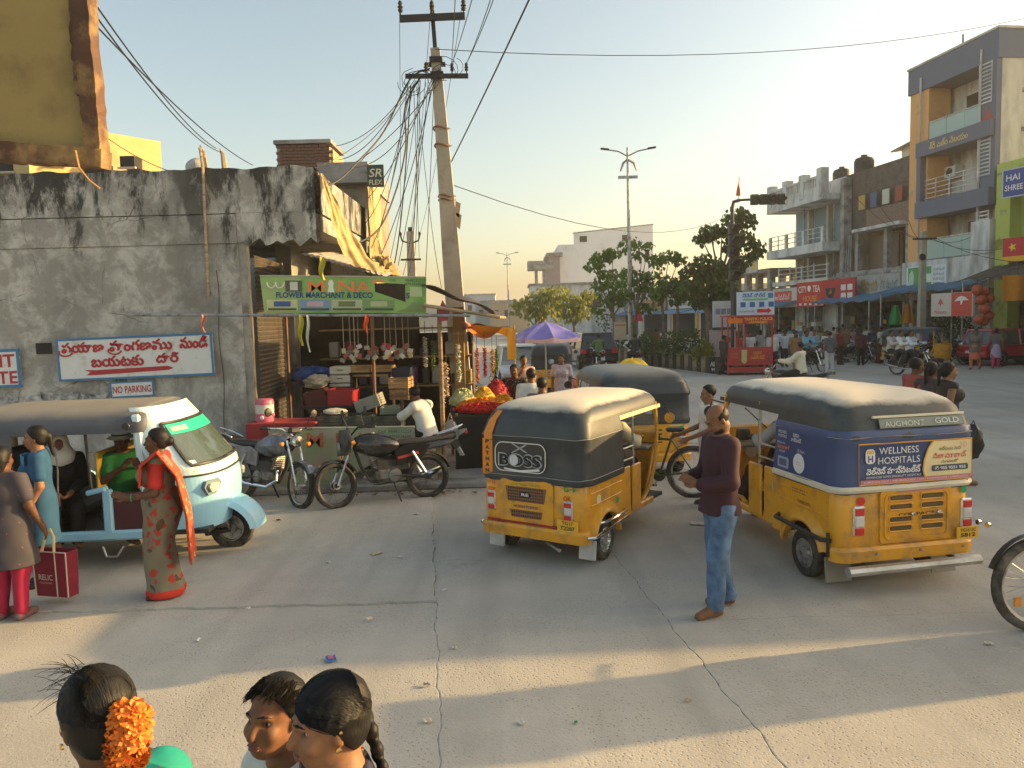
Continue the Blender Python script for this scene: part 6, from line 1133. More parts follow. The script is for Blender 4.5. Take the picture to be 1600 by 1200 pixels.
# small bikes in the far crowd
proto = motorbike('parked motorcycle among the crowd in front of the tea shop', (at(1318, 565, 36).x, 36, 0), (.3, -.95), BKP, 4, detail=False, group='motorcycles in the far crowd')
for k, (px, Y, fx, fy, lab) in enumerate(((1342, 36.5, .1, -.99, 'parked motorcycle behind the man in the maroon vest'), (1368, 35.5, .9, -.3, 'parked motorcycle beside the far auto rickshaw'), (1456, 33.0, .95, -.2, 'parked motorcycle between the far auto rickshaw and the red car'), (1474, 33.6, .9, .3, 'parked scooter-like motorcycle nearest the red car'), (1300, 39, -.3, -.9, 'parked motorcycle at the blue awning'), (1328, 39.5, .3, -.9, 'parked motorcycle in the second row by the tea shop'))):
    c = copy_tree(proto); c.location = (at(px, 560, Y).x, Y, 0); c.rotation_euler = (0, R(5), math.atan2(-fx, fy)); c['label'] = lab
def placed(label, px, Y, fwd, name='motorcycle'):
    c = copy_tree(proto); c.location = (at(px, 560, Y).x, Y, 0); c.rotation_euler = (0, 0, math.atan2(-fwd[0], fwd[1])); c['label'] = label; return c
placed('motorcycle ridden by the man in white with his back turned', 1266, 19.5, (-.75, .66)); placed('motorcycle carrying three men in white shirts', 1402, 28.5, (.55, -.83)); placed('motorcycle ridden by the man in green behind the black car', 938, 34.0, (-.12, .99)); placed('motorcycle ridden by the man in dark clothes along the median', 995, 33.0, (-.12, .99)); placed('motorcycle of the policeman by the booth', 1248, 31.5, (.4, -.9)); placed('dark motorcycle parked beside the flower table', 800, 15.5, (-.7, .7))
# ------------------------------------------------------------------ cars
def car(label, loc, fwd, paint, L=3.7, W=1.65, Ht=1.5, suv=False):
    t = thing('car', label, 'car', loc, fwd=fwd); hb = .85 if not suv else .98
    n = 17; prof = []
    xs_ = [(-L/2, .42), (-L/2, hb-.05), (-L/2+.08, hb), (-L/2+.25, hb+.02), (L/2-1.0, hb), (L/2-.2, hb-.14), (L/2, hb-.3), (L/2, .40)]
    rings = [[(s*w, y, z) for y, z in xs_] for s, w in ((-1, W/2-.06), (-1, W/2), (1, W/2), (1, W/2-.06))]
    rings[0] = [(x, y*.985, z-.02 if z > .5 else z) for x, y, z in rings[0]]; rings[3] = [(x, y*.985, z-.02 if z > .5 else z) for x, y, z in rings[3]]
    body = MB().loft([[Vector(p) for p in r] for r in rings]).build('body', paint, t, True, angle=30)
    y0, y1, y2, y3 = -L/2+.1, -L/2+.45, L/2-1.75, L/2-1.05
    cab_ = [[(-W/2+.05, y0, hb-.02), (-W/2+.22, y1, Ht-.03), (-W/2+.22, y2, Ht-.03), (-W/2+.05, y3, hb-.04)], [(W/2-.05, y0, hb-.02), (W/2-.22, y1, Ht-.03), (W/2-.22, y2, Ht-.03), (W/2-.05, y3, hb-.04)]]
    MB().loft([[Vector(p) for p in r] for r in cab_]).build('glasshouse', GLASS if not suv else M('dark_car_glass', (.02, .022, .025), .08, spec=.9), t); rl = MB().loft([[(-W/2+.2, y1-.06, Ht-.05), (-W/2+.24, y1, Ht+.01), (-W/2+.24, y2+.05, Ht+.01), (-W/2+.2, y2+.1, Ht-.05)], [(W/2-.2, y1-.06, Ht-.05), (W/2-.24, y1, Ht+.01), (W/2-.24, y2+.05, Ht+.01), (W/2-.2, y2+.1, Ht-.05)]]).build('roof', paint, t, True)
    for s in (-1, 1):
        for (a, b) in (((s*(W/2-.05), y0, hb), (s*(W/2-.22), y1, Ht-.02)), ((s*(W/2-.05), y3, hb), (s*(W/2-.22), y2, Ht-.02)), ((s*(W/2-.04), -.25, hb), (s*(W/2-.21), -.2, Ht-.02))): T('pillar', paint, t, [a, b], .04, 6)
        for y in (-L/2+.68, L/2-.72): wheel(t, s*(W/2-.08), y, .31, .2, STEEL); MB().lathe([(.36, 0), (.36, .01)], 24, frame((s*(W/2-.012), y, .33), (0, 1, 0), (s, 0, 0))).build('wheel_arch', BLACKP, t)
        B('tail_lamp', REDLENS, t, (s*(W/2-.16), -L/2-.005, hb-.12), (.24, .05, .2), bev=.02); B('headlamp', CLEARL, t, (s*(W/2-.22), L/2-.06, hb-.28), (.34, .12, .16), bev=.04); B('door_handle', CHROME, t, (s*(W/2+.01), -.45, hb-.12), (.02, .16, .03)); B('door_mirror', paint, t, (s*(W/2+.08), L/2-1.25, hb+.04), (.16, .1, .12), bev=.03)
    B('bumper', BLACKP if suv else paint, t, (0, -L/2+.02, .46), (W-.06, .16, .2), bev=.05); B('number_plate', WHT, t, (0, -L/2-.04, .56), (.5, .02, .12)); B('grille', BLACKP, t, (0, L/2, .52), (.7, .04, .14)); B('underbody', BLACKP, t, (0, 0, .33), (W-.2, L-.2, .16)); return t
car('black sport utility car driving away along the median', (at(922, 560, 37.5).x, 37.5, 0), (-.1, .995), M('car_black', (.02, .021, .023), .25, coat=.6), 4.3, 1.78, 1.7, True)
car('red hatchback parked across the shop fronts', (at(1560, 560, 32.3).x+.5, 32.3, 0), (.985, .17), M('car_red', (.5, .03, .06), .3, coat=.5), 3.8, 1.68, 1.5)
car('pale blue-white car half hidden behind the yellow cloth', (at(812, 560, 27).x, 27.5, 0), (.1, -.99), M('car_white', (.5, .56, .6), .3, coat=.5), 3.8, 1.68, 1.5)
# ------------------------------------------------------------------ people: implicit surfaces meshed with surface nets
def nets(F, org, h):
    S = F < 0; a = S[:-1, :-1, :-1].astype(np.int8)
    c = sum(S[i:S.shape[0]-1+i, j:S.shape[1]-1+j, k:S.shape[2]-1+k].astype(np.int8) for i in (0, 1) for j in (0, 1) for k in (0, 1))
    act = (c > 0) & (c < 8); idx = -np.ones(act.shape, np.int64); I = np.argwhere(act); idx[act] = np.arange(len(I))
    if not len(I): return None
    acc = np.zeros((len(I), 3)); cnt = np.zeros(len(I)); i, j, k = I.T
    cor = [(x, y, z) for x in (0, 1) for y in (0, 1) for z in (0, 1)]
    for p in cor:
        for ax in range(3):
            if p[ax]: continue
            q = list(p); q[ax] = 1; f0 = F[i+p[0], j+p[1], k+p[2]]; f1 = F[i+q[0], j+q[1], k+q[2]]; m = (f0 < 0) != (f1 < 0)
            t = np.where(m, f0/np.where(m, f0-f1, 1), 0); P = np.array(p, float)[None, :].repeat(len(I), 0); P[:, ax] += t
            acc += P*m[:, None]; cnt += m
    V = (I+acc/cnt[:, None])*h+org; Q = []
    for ax in range(3):
        s0 = [slice(None)]*3; s1 = [slice(None)]*3; s0[ax] = slice(0, -1); s1[ax] = slice(1, None); D = S[tuple(s0)] != S[tuple(s1)]
        E = np.argwhere(D); o1, o2 = [(1, 2), (2, 0), (0, 1)][ax]
        E = E[(E[:, o1] > 0) & (E[:, o2] > 0) & (E[:, o1] < F.shape[o1]-1) & (E[:, o2] < F.shape[o2]-1)]
        if not len(E): continue
        def cell(d1, d2): e = E.copy(); e[:, o1] -= d1; e[:, o2] -= d2; return idx[tuple(e.T)]
        q = np.stack([cell(1, 1), cell(0, 1), cell(0, 0), cell(1, 0)], 1); fl = S[tuple(E.T)]; q[~fl] = q[~fl][:, ::-1]; Q.append(q)
    Q = np.concatenate(Q); return V, Q[(Q >= 0).all(1)]
class SDF:
    def __init__(s): s.p = []; s.cuts = []; s.sub = []
    def cap(s, a, b, ra, rb=None, k=.02, flat=None):
        """round cone a->b; flat=(axis, factor) squashes it along a direction"""
        s.p.append((np.array(a, float), np.array(b, float), ra, ra if rb is None else rb, k, flat)); return s
    def ell(s, c, r, k=.02, rot=None):
        s.p.append(('e', np.array(c, float), np.array(r, float), k, None if rot is None else np.array(rot))); return s
    def minus(s, c, r, rot=None): s.sub.append((np.array(c, float), np.array(r, float), None if rot is None else np.array(rot))); return s
    def cut(s, n, d): n = np.array(n, float); s.cuts.append((n/np.linalg.norm(n), d)); return s        # keep n.x < d
    def mesh(s, h, wr=0., seed=0., wf=(22, 31, 13)):
        lo = np.full(3, 1e9); hi = -lo; bb = []
        for p in s.p:
            if isinstance(p[0], str): R_ = max(p[2]); l = p[1]-R_; u = p[1]+R_; k = p[3]
            else: R_ = max(p[2], p[3])*(1 if p[5] is None else max(1, 1/p[5][1] if p[5][1] < 1 else 1)); l = np.minimum(p[0], p[1])-R_; u = np.maximum(p[0], p[1])+R_; k = p[4]
            bb.append((l-k-.03-2*h, u+k+.03+2*h)); lo = np.minimum(lo, l); hi = np.maximum(hi, u)
        lo -= 3*h+.01; hi += 3*h+.01; n = np.ceil((hi-lo)/h).astype(int)+1; F = np.full(n, 9.)
        ax = [lo[d]+h*np.arange(n[d]) for d in range(3)]
        for p, (l, u) in zip(s.p, bb):
            i0 = np.maximum(0, ((l-lo)/h).astype(int)); i1 = np.minimum(n, ((u-lo)/h).astype(int)+2); sl = tuple(slice(a, b) for a, b in zip(i0, i1))
            X = np.stack(np.meshgrid(*[ax[d][sl[d]] for d in range(3)], indexing='ij'), -1)
            if isinstance(p[0], str):
                q = X-p[1]; q = q @ p[4] if p[4] is not None else q; k = p[3]; kk = np.linalg.norm(q/p[2], axis=-1); g = np.linalg.norm(q/p[2]**2, axis=-1)+1e-9; d = kk*(kk-1)/g
            else:
                a, b, ra, rb, k, fl = p; q = X-a; ab = b-a
                if fl is not None: nn = np.array(fl[0], float); nn /= np.linalg.norm(nn); q = q+(q @ nn)[..., None]*nn*(fl[1]-1); ab = ab+(ab @ nn)*nn*(fl[1]-1)
                t = np.clip((q @ ab)/max(ab @ ab, 1e-9), 0, 1); d = np.linalg.norm(q-t[..., None]*ab, axis=-1)-(ra+(rb-ra)*t)
            f = F[sl]; e = np.maximum(k-np.abs(f-d), 0)/max(k, 1e-6); F[sl] = np.minimum(f, d)-e*e*k*.25
        if s.sub or s.cuts or wr:
            X = np.stack(np.meshgrid(*ax, indexing='ij'), -1)
            if wr: F += wr*(np.sin(X[..., 2]*wf[0]+2.2*np.sin(X[..., 0]*17+seed)+seed)*.6+np.sin(X[..., 0]*wf[1]+X[..., 2]*wf[2]+seed*2)*.5+np.sin(X[..., 1]*29+X[..., 2]*19+seed)*.4)
            for c, r, rt in s.sub:
                q = X-c; q = q @ rt if rt is not None else q; kk = np.linalg.norm(q/r, axis=-1); g = np.linalg.norm(q/r**2, axis=-1)+1e-9; F = np.maximum(F, -(kk*(kk-1)/g))
            for nrm, d in s.cuts: F = np.maximum(F, X @ nrm-d)
        return nets(F, lo, h)
    def build(s, name, mat, parent, h, **k):
        r = s.mesh(h, **k)
        if r is None: return None
        V, Q = r; me = bpy.data.meshes.new(name); me.from_pydata(V.tolist(), [], Q.tolist()); me.materials.append(mat); me.polygons.foreach_set('use_smooth', np.ones(len(Q), bool)); return link(name, me, parent)
def skin(key, col): return M('skin_'+key, col, .55, .16, 22, bump=.10, bscale=220, spec=.28, dirt=(tuple(c*.72 for c in col), .35), dscale=16)
SKINS = [skin('brown', (.20, .095, .05)), skin('dark', (.12, .055, .03)), skin('warm', (.26, .13, .07))]
def hairmat():
    m = bpy.data.materials.new('black_hair'); m.use_nodes = True; N = m.node_tree.nodes; L = m.node_tree.links.new; b = N['Principled BSDF']; tc = N.new('ShaderNodeTexCoord'); mp = N.new('ShaderNodeMapping'); mp.inputs['Scale'].default_value = (1, .16, .16)
    n = N.new('ShaderNodeTexNoise'); n.inputs['Scale'].default_value = 260; n.inputs['Detail'].default_value = 3; L(tc.outputs['Object'], mp.inputs[0]); L(mp.outputs[0], n.inputs['Vector']); r = N.new('ShaderNodeMapRange'); r.inputs[3].default_value = .42; r.inputs[4].default_value = .7; L(n.outputs[0], r.inputs[0]); L(r.outputs[0], b.inputs['Roughness'])
    b.inputs['Base Color'].default_value = (.006, .005, .0045, 1); _sock(b, 'Specular IOR Level').default_value = .3; bp = N.new('ShaderNodeBump'); bp.inputs['Strength'].default_value = .6; bp.inputs['Distance'].default_value = .004; L(n.outputs[0], bp.inputs['Height']); L(bp.outputs[0], b.inputs['Normal']); MATS['black_hair'] = m; return m
HAIR = hairmat(); GREYH = M('grey_hair', (.12, .115, .11), .6, .3, 60)
EYEW = M('eye_white', (.55, .52, .48), .25, .05, 9); EYEB = M('eye_dark', (.012, .008, .006), .1, .05, 9); LIPM = M('lip_skin', (.16, .055, .045), .45, .1, 20)
HEADS = {}
BASE = dict(pelvis=(0, 0, .93), waist=(0, 0, 1.07), chest=(0, .0, 1.27), neck=(0, -.015, 1.43), head=(0, .015, 1.575),
            shR=(.175, -.01, 1.385), elR=(.225, -.03, 1.11), wrR=(.235, .05, .875), haR=(.235, .085, .80), shL=(-.175, -.01, 1.385), elL=(-.225, -.03, 1.11), wrL=(-.235, .05, .875), haL=(-.235, .085, .80),
            hiR=(.09, 0, .90), knR=(.10, .02, .49), anR=(.10, -.02, .085), toR=(.115, .14, .035), hiL=(-.09, 0, .90), knL=(-.10, .02, .49), anL=(-.10, -.02, .085), toL=(-.115, .14, .035))
SIT = dict(pelvis=(0, 0, .12), waist=(0, .02, .26), chest=(0, .04, .46), neck=(0, .03, .62), head=(0, .06, .765), shR=(.175, .03, .575), shL=(-.175, .03, .575), elR=(.23, .10, .32), elL=(-.23, .10, .32), wrR=(.16, .33, .34), wrL=(-.16, .33, .34), haR=(.14, .41, .36), haL=(-.14, .41, .36),
           hiR=(.09, .02, .10), hiL=(-.09, .02, .10), knR=(.13, .43, .10), knL=(-.13, .43, .10), anR=(.12, .42, -.32), anL=(-.12, .42, -.32), toR=(.13, .58, -.36), toL=(-.13, .58, -.36))
RIDE = dict(SIT, wrR=(.27, .50, .40), wrL=(-.27, .50, .40), haR=(.28, .58, .40), haL=(-.28, .58, .40), elR=(.27, .24, .36), elL=(-.27, .24, .36), knR=(.20, .40, .02), knL=(-.20, .40, .02), anR=(.19, .26, -.38), anL=(-.19, .26, -.38), toR=(.20, .40, -.43), toL=(-.20, .40, -.43))
WALK = dict(knR=(.10, .16, .50), anR=(.10, .18, .09), toR=(.11, .34, .045), knL=(-.10, .0, .48), anL=(-.10, -.22, .10), toL=(-.11, -.08, .035), elR=(.225, -.08, 1.12), wrR=(.23, -.06, .88), haR=(.23, -.04, .80), elL=(-.225, .03, 1.11), wrL=(-.23, .14, .90), haL=(-.23, .19, .83))
def person(label, loc, face, H=1.65, pose=None, top=None, bottom=None, sleeve='short', tuck=False, kind='trousers', skin=0, hair='short', res=.022, head=(0, 0, 0), shoes=None, group=None, hem=None, wide=1., dup=None, female=False, scarf=None, wr=.004, hero=False, lean=None, hairmat_=None, beard=False, feet=True, fist=True, hair_res=None, headres=None, eyes=False, necks=0.):
    """one figure: continuous body mesh, with hair and clothes as parts.  face = direction the body faces (x, y)"""
    t = thing('person', label, 'person', loc, group=group, fwd=face); s_ = H/1.70; J = {k: np.array(v, float) for k, v in BASE.items()}
    for k, v in (pose or {}).items(): J[k] = np.array(v, float)
    if lean is not None:
        for k in J:
            if k[:2] not in ('hi', 'kn', 'an', 'to'): J[k] = J[k]+np.array([lean[0], lean[1], 0])*(J[k][2]-J['pelvis'][2])
    for k in J: J[k] = J[k]*s_
    w = wide; sk = SKINS[skin]; fy = (0, 1, 0)
    hd = J['head']; yaw, pit, rol = [R(a) for a in head]; HR = Rz(-yaw) @ Rx(-pit) @ Ry(rol); Hn = np.array(HR)
    def hp(x, y, z): return hd+Hn @ (np.array((x, y, z))*s_)
    def bones(d, arms=2, legs=True, torso=True, neck=False, k=.03):
        q = SDF(); up = J['neck']-J['pelvis']; 
        if torso:
            q.cap(J['pelvis'], J['waist'], (.150*w+d)*s_, (.136*w+d)*s_, k, (fy, 1.35)); q.cap(J['waist'], J['chest'], (.136*w+d)*s_, (.158*w+d)*s_, k, (fy, 1.40)); q.cap(J['chest'], J['neck']*.35+J['chest']*.65+np.array((0, 0, .0)), (.155*w+d)*s_, (.12*w+d)*s_, k, (fy, 1.4))
            q.cap(J['shL']*.9+J['neck']*.1, J['shR']*.9+J['neck']*.1, (.058+d)*s_, None, .05); q.cap(J['neck']-np.array((0, 0, .05))*s_, J['neck']+np.array((0, 0, .0)), (.075+d*.6)*s_, (.055+d*.4)*s_, .04)
            if female:
                for sx in (-1, 1): q.ell(J['chest']+np.array((sx*.075, .095*w, -.02))*s_, np.array((.075+d, .07+d, .075+d))*s_, .04)
        if arms:
            for S in 'RL':
                q.cap(J['sh'+S], J['el'+S], (.052+d)*s_, (.042+d)*s_, .03)
                if arms > 1: q.cap(J['el'+S], J['wr'+S], (.042+d)*s_, (.028+d)*s_, .02)
        if legs:
            for S in 'RL': q.cap(J['hi'+S], J['kn'+S], (.088*w+d)*s_, (.060+d)*s_, .025); q.cap(J['kn'+S], J['an'+S], (.060+d)*s_, (.040+d)*s_, .02)
        return q
    b = bones(0.)
    b.cap(J['neck'], hp(0, -.02, -.06), .056*s_, .054*s_, .03)
    # head: skull, face, jaw, nose, brow, ears, sockets, lips
    b.ell(hp(0, -.018, .035), np.array((.075, .092, .085))*s_, .02, Hn); b.ell(hp(0, .02, -.035), np.array((.060, .070, .078))*s_, .03, Hn); b.ell(hp(0, .045, -.088), np.array((.036, .034, .026))*s_, .03, Hn)
    b.cap(hp(0, .082, .012), hp(0, .104, -.030), .009*s_, .015*s_, .012); b.ell(hp(0, .074, .028), np.array((.05, .02, .012))*s_, .015, Hn)
    for sx in (-1, 1): b.ell(hp(sx*.0755, -.012, -.012), np.array((.0075, .017, .029))*s_, .008, Hn); b.ell(hp(sx*.038, .062, -.03), np.array((.024, .022, .022))*s_, .02, Hn)
    b.ell(hp(0, .090, -.058), np.array((.024, .012, .006))*s_, .008, Hn); b.ell(hp(0, .088, -.070), np.array((.021, .012, .007))*s_, .008, Hn)
    if hero:
        for sx in (-1, 1): b.minus(hp(sx*.032, .080, .006), np.array((.016, .020, .0085))*s_, Hn)
    for S, sx in (('R', 1), ('L', -1)):
        wr_, ha = J['wr'+S], J['ha'+S]; d = ha-wr_; d = d/np.linalg.norm(d)
        if hero:
            sd = np.cross(d, np.array((sx*.9, .3, .3))); sd /= np.linalg.norm(sd); nrm = np.cross(sd, d); pc = wr_+d*.075*s_
            b.cap(wr_, wr_+d*.03*s_, .026*s_, .027*s_, .015); 
            for fi, off in enumerate((-.028, -.009, .010, .028)):
                kn = wr_+(d*.088+sd*off)*s_; ln = (.036, .042, .039, .030)[fi]; cu = -nrm*sx*.5*(1 if fist else .2); d2 = d+cu*.9; d2 /= np.linalg.norm(d2); d3 = d+cu*2.2; d3 /= np.linalg.norm(d3)
                b.cap(wr_+(d*.02+sd*off*.6)*s_, kn, .0125*s_, .011*s_, .010); b.cap(kn, kn+d2*ln*s_, .0098*s_, .0088*s_, .004); b.cap(kn+d2*ln*s_, kn+(d2*ln+d3*ln*.8)*s_, .0088*s_, .0075*s_, .004)
            b.cap(wr_+(d*.025-sd*.022)*s_, wr_+(d*.06-sd*.05-nrm*sx*.012)*s_, .013*s_, .0105*s_, .012); b.cap(wr_+(d*.06-sd*.05-nrm*sx*.012)*s_, wr_+(d*.095-sd*.052-nrm*sx*.03)*s_, .0105*s_, .009*s_, .004)
        else: b.cap(wr_, wr_+d*.085*s_, .030*s_, .034*s_, .02, ((1, 0, 0), 1.3)); b.cap(wr_+d*.08*s_, wr_+d*.15*s_, .030*s_, .016*s_, .02, ((1, 0, 0), 1.3)); b.cap(wr_+d*.03*s_, wr_+(d*.09+np.array((-sx*.02, .035, 0)))*s_, .014*s_, .01*s_, .01)
        an, to = J['an'+S], J['to'+S]; heel = an+np.array((0, -.03, -.04))*s_
        b.cap(heel, to, .036*s_, .026*s_, .03); b.cap(an, to, .040*s_, .026*s_, .02, ((1, 0, 0), .85))
        if hero and shoes is None:
            fd = to-heel; fd /= np.linalg.norm(fd)
            for q in range(5): b.cap(to+np.array((sx*(-.022+.012*q), -.005*abs(q-1), -.006))*s_, to+np.array((sx*(-.024+.013*q), -.006*abs(q-1)+.028, -.012))*s_, .0095*s_, .008*s_, .004)
    b.build('body', sk, t, headres or res)
    rz = res if not headres else res
    if eyes:
        for sx in (-1, 1):
            e = SDF().ell(hp(sx*.032, .0565, .006), np.array((.0135, .0125, .0115))*s_, 0).build('eye', EYEW, t, .0035); SDF().ell(hp(sx*.032, .0675, .006), np.array((.0062, .0030, .0062))*s_, 0).build('iris', EYEB, e, .0018); SDF().cap(hp(sx*.019, .070, .012), hp(sx*.033, .072, .0155), .0017*s_).cap(hp(sx*.033, .072, .0155), hp(sx*.047, .061, .011), .0017*s_, .001*s_, .002).build('eyelash', HAIR, e, .0018)
            br_ = SDF().cap(hp(sx*.013, .091, .030), hp(sx*.034, .086, .035), .0032*s_, .0036*s_).cap(hp(sx*.034, .086, .035), hp(sx*.054, .068, .029), .004*s_, .002*s_, .004).build('eyebrow', HAIR, t, .003)
        SDF().ell(hp(0, .0925, -.058), np.array((.025, .012, .0055))*s_, .004, Hn).ell(hp(0, .0905, -.0705), np.array((.022, .012, .0065))*s_, .004, Hn).build('lips', LIPM, t, .003)
    # clothes
    nk = J['neck']; cutd = None
    if kind in ('trousers', 'shorts') and bottom:
        q = SDF(); d = .014
        for S in 'RL': q.cap(J['hi'+S], J['kn'+S], (.094*w+d)*s_, (.070+d)*s_, .025); q.cap(J['kn'+S], J['an'+S]+np.array((0, 0, .01)), (.069+d)*s_, (.056+d)*s_, .02)
        q.cap(J['pelvis'], J['waist'], (.150*w+d)*s_, (.136*w+d)*s_, .03, (fy, 1.35)); up = J['waist']-J['pelvis']; up /= np.linalg.norm(up)
        q.cut(up, up @ (J['waist']*.7+J['pelvis']*.3))
        if pose is None or 'pelvis' not in (pose or {}): q.cut((0, 0, -1), -(.05 if kind == 'trousers' else .42)*s_)
        q.build('trousers', bottom, t, res, wr=wr*1.2, seed=1.3+len(label))
    if top:
        arms = {'long': 2, 'short': 1, 'none': 0}[sleeve]; q = SDF(); d = .020; base = bones(d, 0, False); q.p = base.p
        for S in 'RL':
            if arms >= 1: e = J['el'+S] if arms == 2 else J['sh'+S]*.35+J['el'+S]*.65; q.cap(J['sh'+S], e, (.056+d)*s_, (.050+d)*s_, .03)
            if arms == 2: q.cap(J['el'+S], J['wr'+S]*.92+J['el'+S]*.08, (.046+d)*s_, (.034+d)*s_, .02)
        if kind in ('kurta', 'saree'):
            hz = J['knR']*.5+J['knL']*.5
            if kind == 'kurta': q.cap(J['pelvis'], hz+np.array((0, 0, -.02 if hem is None else hem))*s_, (.165*w+d)*s_, (.205*w+d)*s_, .05, (fy, 1.2))
        if not tuck or kind in ('kurta',):
            if kind not in ('kurta', 'saree'): q.cap(J['waist'], J['pelvis']-np.array((0, 0, .12))*s_, (.145*w+d)*s_, (.182*w+d)*s_, .03, (fy, 1.25))
        up = J['waist']-J['pelvis']; up /= np.linalg.norm(up)
        if kind == 'kurta': q.cut((0, 0, -1), -(hz[2]+(-.02 if hem is None else hem)*s_))
        else: q.cut(-up, -(up @ (J['pelvis'] if not tuck else J['waist']*.6+J['pelvis']*.4)+(0 if tuck else -.07*s_ if hem is None else hem*s_)))
        if kind == 'saree': q.cut(-up, -(up @ J['waist']))
        nu_ = J['neck']-J['chest']; nu_ /= np.linalg.norm(nu_); q.cut(nu_+np.array((0, .35, 0)), (nu_+np.array((0, .35, 0))) @ (nk+np.array((0, 0, .025+necks))*s_)/np.linalg.norm(nu_+np.array((0, .35, 0))) if False else float((nu_+np.array((0, .35, 0)))/np.linalg.norm(nu_+np.array((0, .35, 0))) @ (nk+np.array((0, 0, .02+necks))*s_)))
        q.build('shirt' if kind not in ('kurta', 'saree') else 'kurta' if kind == 'kurta' else 'blouse', top, t, res, wr=wr, seed=2.1+len(label))
    if kind == 'saree' and bottom:
        q = SDF(); z0 = J['waist']; q.cap(z0, J['pelvis'], (.152*w)*s_, (.185*w)*s_, .05, (fy, 1.2)); kc = (J['knR']+J['knL'])/2+np.array((0, .03, 0))*s_; q.cap(J['pelvis'], kc, (.186*w)*s_, (.148*w)*s_, .05, (fy, 1.1)); q.cap(kc, (J['anR']+J['anL'])/2+np.array((0, .03, .0))*s_, (.148*w)*s_, (.185*w)*s_, .05, (fy, 1.1)); q.cut((0, 0, -1), -.04*s_); q.cut((0, 0, 1), float(z0[2])+.04*s_); q.build('saree', bottom, t, res, wr=.017, seed=.7, wf=(2, 48, 9))
        if hero and headres and headres > .0075:
            q2 = SDF(); q2.cap(kc, (J['anR']+J['anL'])/2+np.array((0, .03, .0))*s_, (.148*w+.006)*s_, (.185*w+.006)*s_, .05, (fy, 1.1)); q2.cut((0, 0, -1), -.035*s_); q2.cut((0, 0, 1), .11*s_); q2.build('hem_border', SRED, t, res, wr=.017, seed=.7, wf=(2, 48, 9))
            q3 = bones(.034, 0, False); q3.cut((.8, -.1, .62), float(np.array((.8, -.1, .62))/1.017 @ (J['chest']+np.array((.04, .0, .03))*s_))); q3.cut((0, 0, -1), -float(J['pelvis'][2])+.02); q3.build('drape', bottom, t, res, wr=.008)
    if shoes:
        for S in 'RL': SDF().cap(J['an'+S]+np.array((0, -.03, -.045))*s_, J['to'+S], .043*s_, .036*s_, .02).cap(J['an'+S], J['to'+S], .045*s_, .03*s_, .02).cut((0, 0, 1), float(J['an'+S][2])+.0).build('shoe', shoes, t, min(res, .014))
    # hair
    hm = hairmat_ or HAIR; hr_ = hair_res or res; g = .010
    if hair:
        q = SDF(); q.ell(hp(0, -.022, .042), np.array((.083+g*.3, .098+g*.4, .088+g*.5))*s_, .02, Hn)
        if hair in ('bun', 'braid', 'pony', 'long'): q.ell(hp(0, -.03, -.01), np.array((.082, .085, .09))*s_, .02, Hn)
        if hair == 'bun': q.ell(hp(0, -.125, -.01), np.array((.05, .045, .05))*s_, .02, Hn)
        if hair == 'long': q.cap(hp(0, -.07, -.02), hp(0, -.09, -.30), .075*s_, .05*s_, .04, ((0, 1, 0), 1.4))
        if hair == 'pony': q.ell(hp(0, -.11, .02), np.array((.035, .035, .035))*s_, .02, Hn); q.cap(hp(0, -.13, .0), hp(0, -.15, -.26), .032*s_, .012*s_, .02)
        if hair == 'bald': q = SDF().ell(hp(0, -.018, .033), np.array((.0785, .0955, .088))*s_, .02, Hn)
        nf = Hn @ np.array((0, 1., -.62 if hair in ('short', 'bald') else -.72)); nf /= np.linalg.norm(nf)
        c0 = hp(0, .066, .082) if hair not in ('short', 'bald') else hp(0, .028, .045)
        if hair == 'bald': nf = Hn @ np.array((0, .3, 1.)); nf /= np.linalg.norm(nf); c0 = hp(0, -.01, .052)
        q.cut(nf, nf @ c0)
        if hair in ('bun', 'braid'): dn = Hn @ np.array((0, .5, -1.)); dn /= np.linalg.norm(dn); q.cut(dn, dn @ hp(0, -.06, -.085))
        if hair in ('short', 'bald'): dn = Hn @ np.array((0, .25, -1.)); dn /= np.linalg.norm(dn); q.cut(dn, dn @ hp(0, -.06, -.055)); q.cut(Hn @ np.array((0, 1., 0)), float((Hn @ np.array((0, 1., 0))) @ hp(0, .012 if hair == 'bald' else .2, 0)))
        q.build('hair', hm, t, hr_, wr=.0012, wf=(160, 210, 90))
        if hair == 'braid':
            m = SDF()
            for kx in range(9): sx = (-1)**kx; m.ell(hp(sx*.012, -.105-.004*kx, -.03-.030*kx), np.array((.026-.0012*kx, .022-.001*kx, .026))*s_, .006, Hn)
            m.build('braid', hm, t, min(hr_, .006))
    if beard: SDF().ell(hp(0, .028, -.072), np.array((.064, .068, .052))*s_, .01, Hn).cut(Hn @ np.array((0, .0, 1.)), float((Hn @ np.array((0, 0, 1.))) @ hp(0, 0, -.048))).cut(Hn @ np.array((0, -1., 0)), float((Hn @ np.array((0, -1., 0))) @ hp(0, -.01, 0))).build('beard', HAIR, t, min(res, .01))
    if scarf: bones(.034, 0, False).cut((0, 0, -1), -(J['chest'][2]-.02)).build('scarf', scarf, t, res, wr=.008)
    HEADS[t.name] = (t, Vector(hd), HR.copy(), s_, J); return t
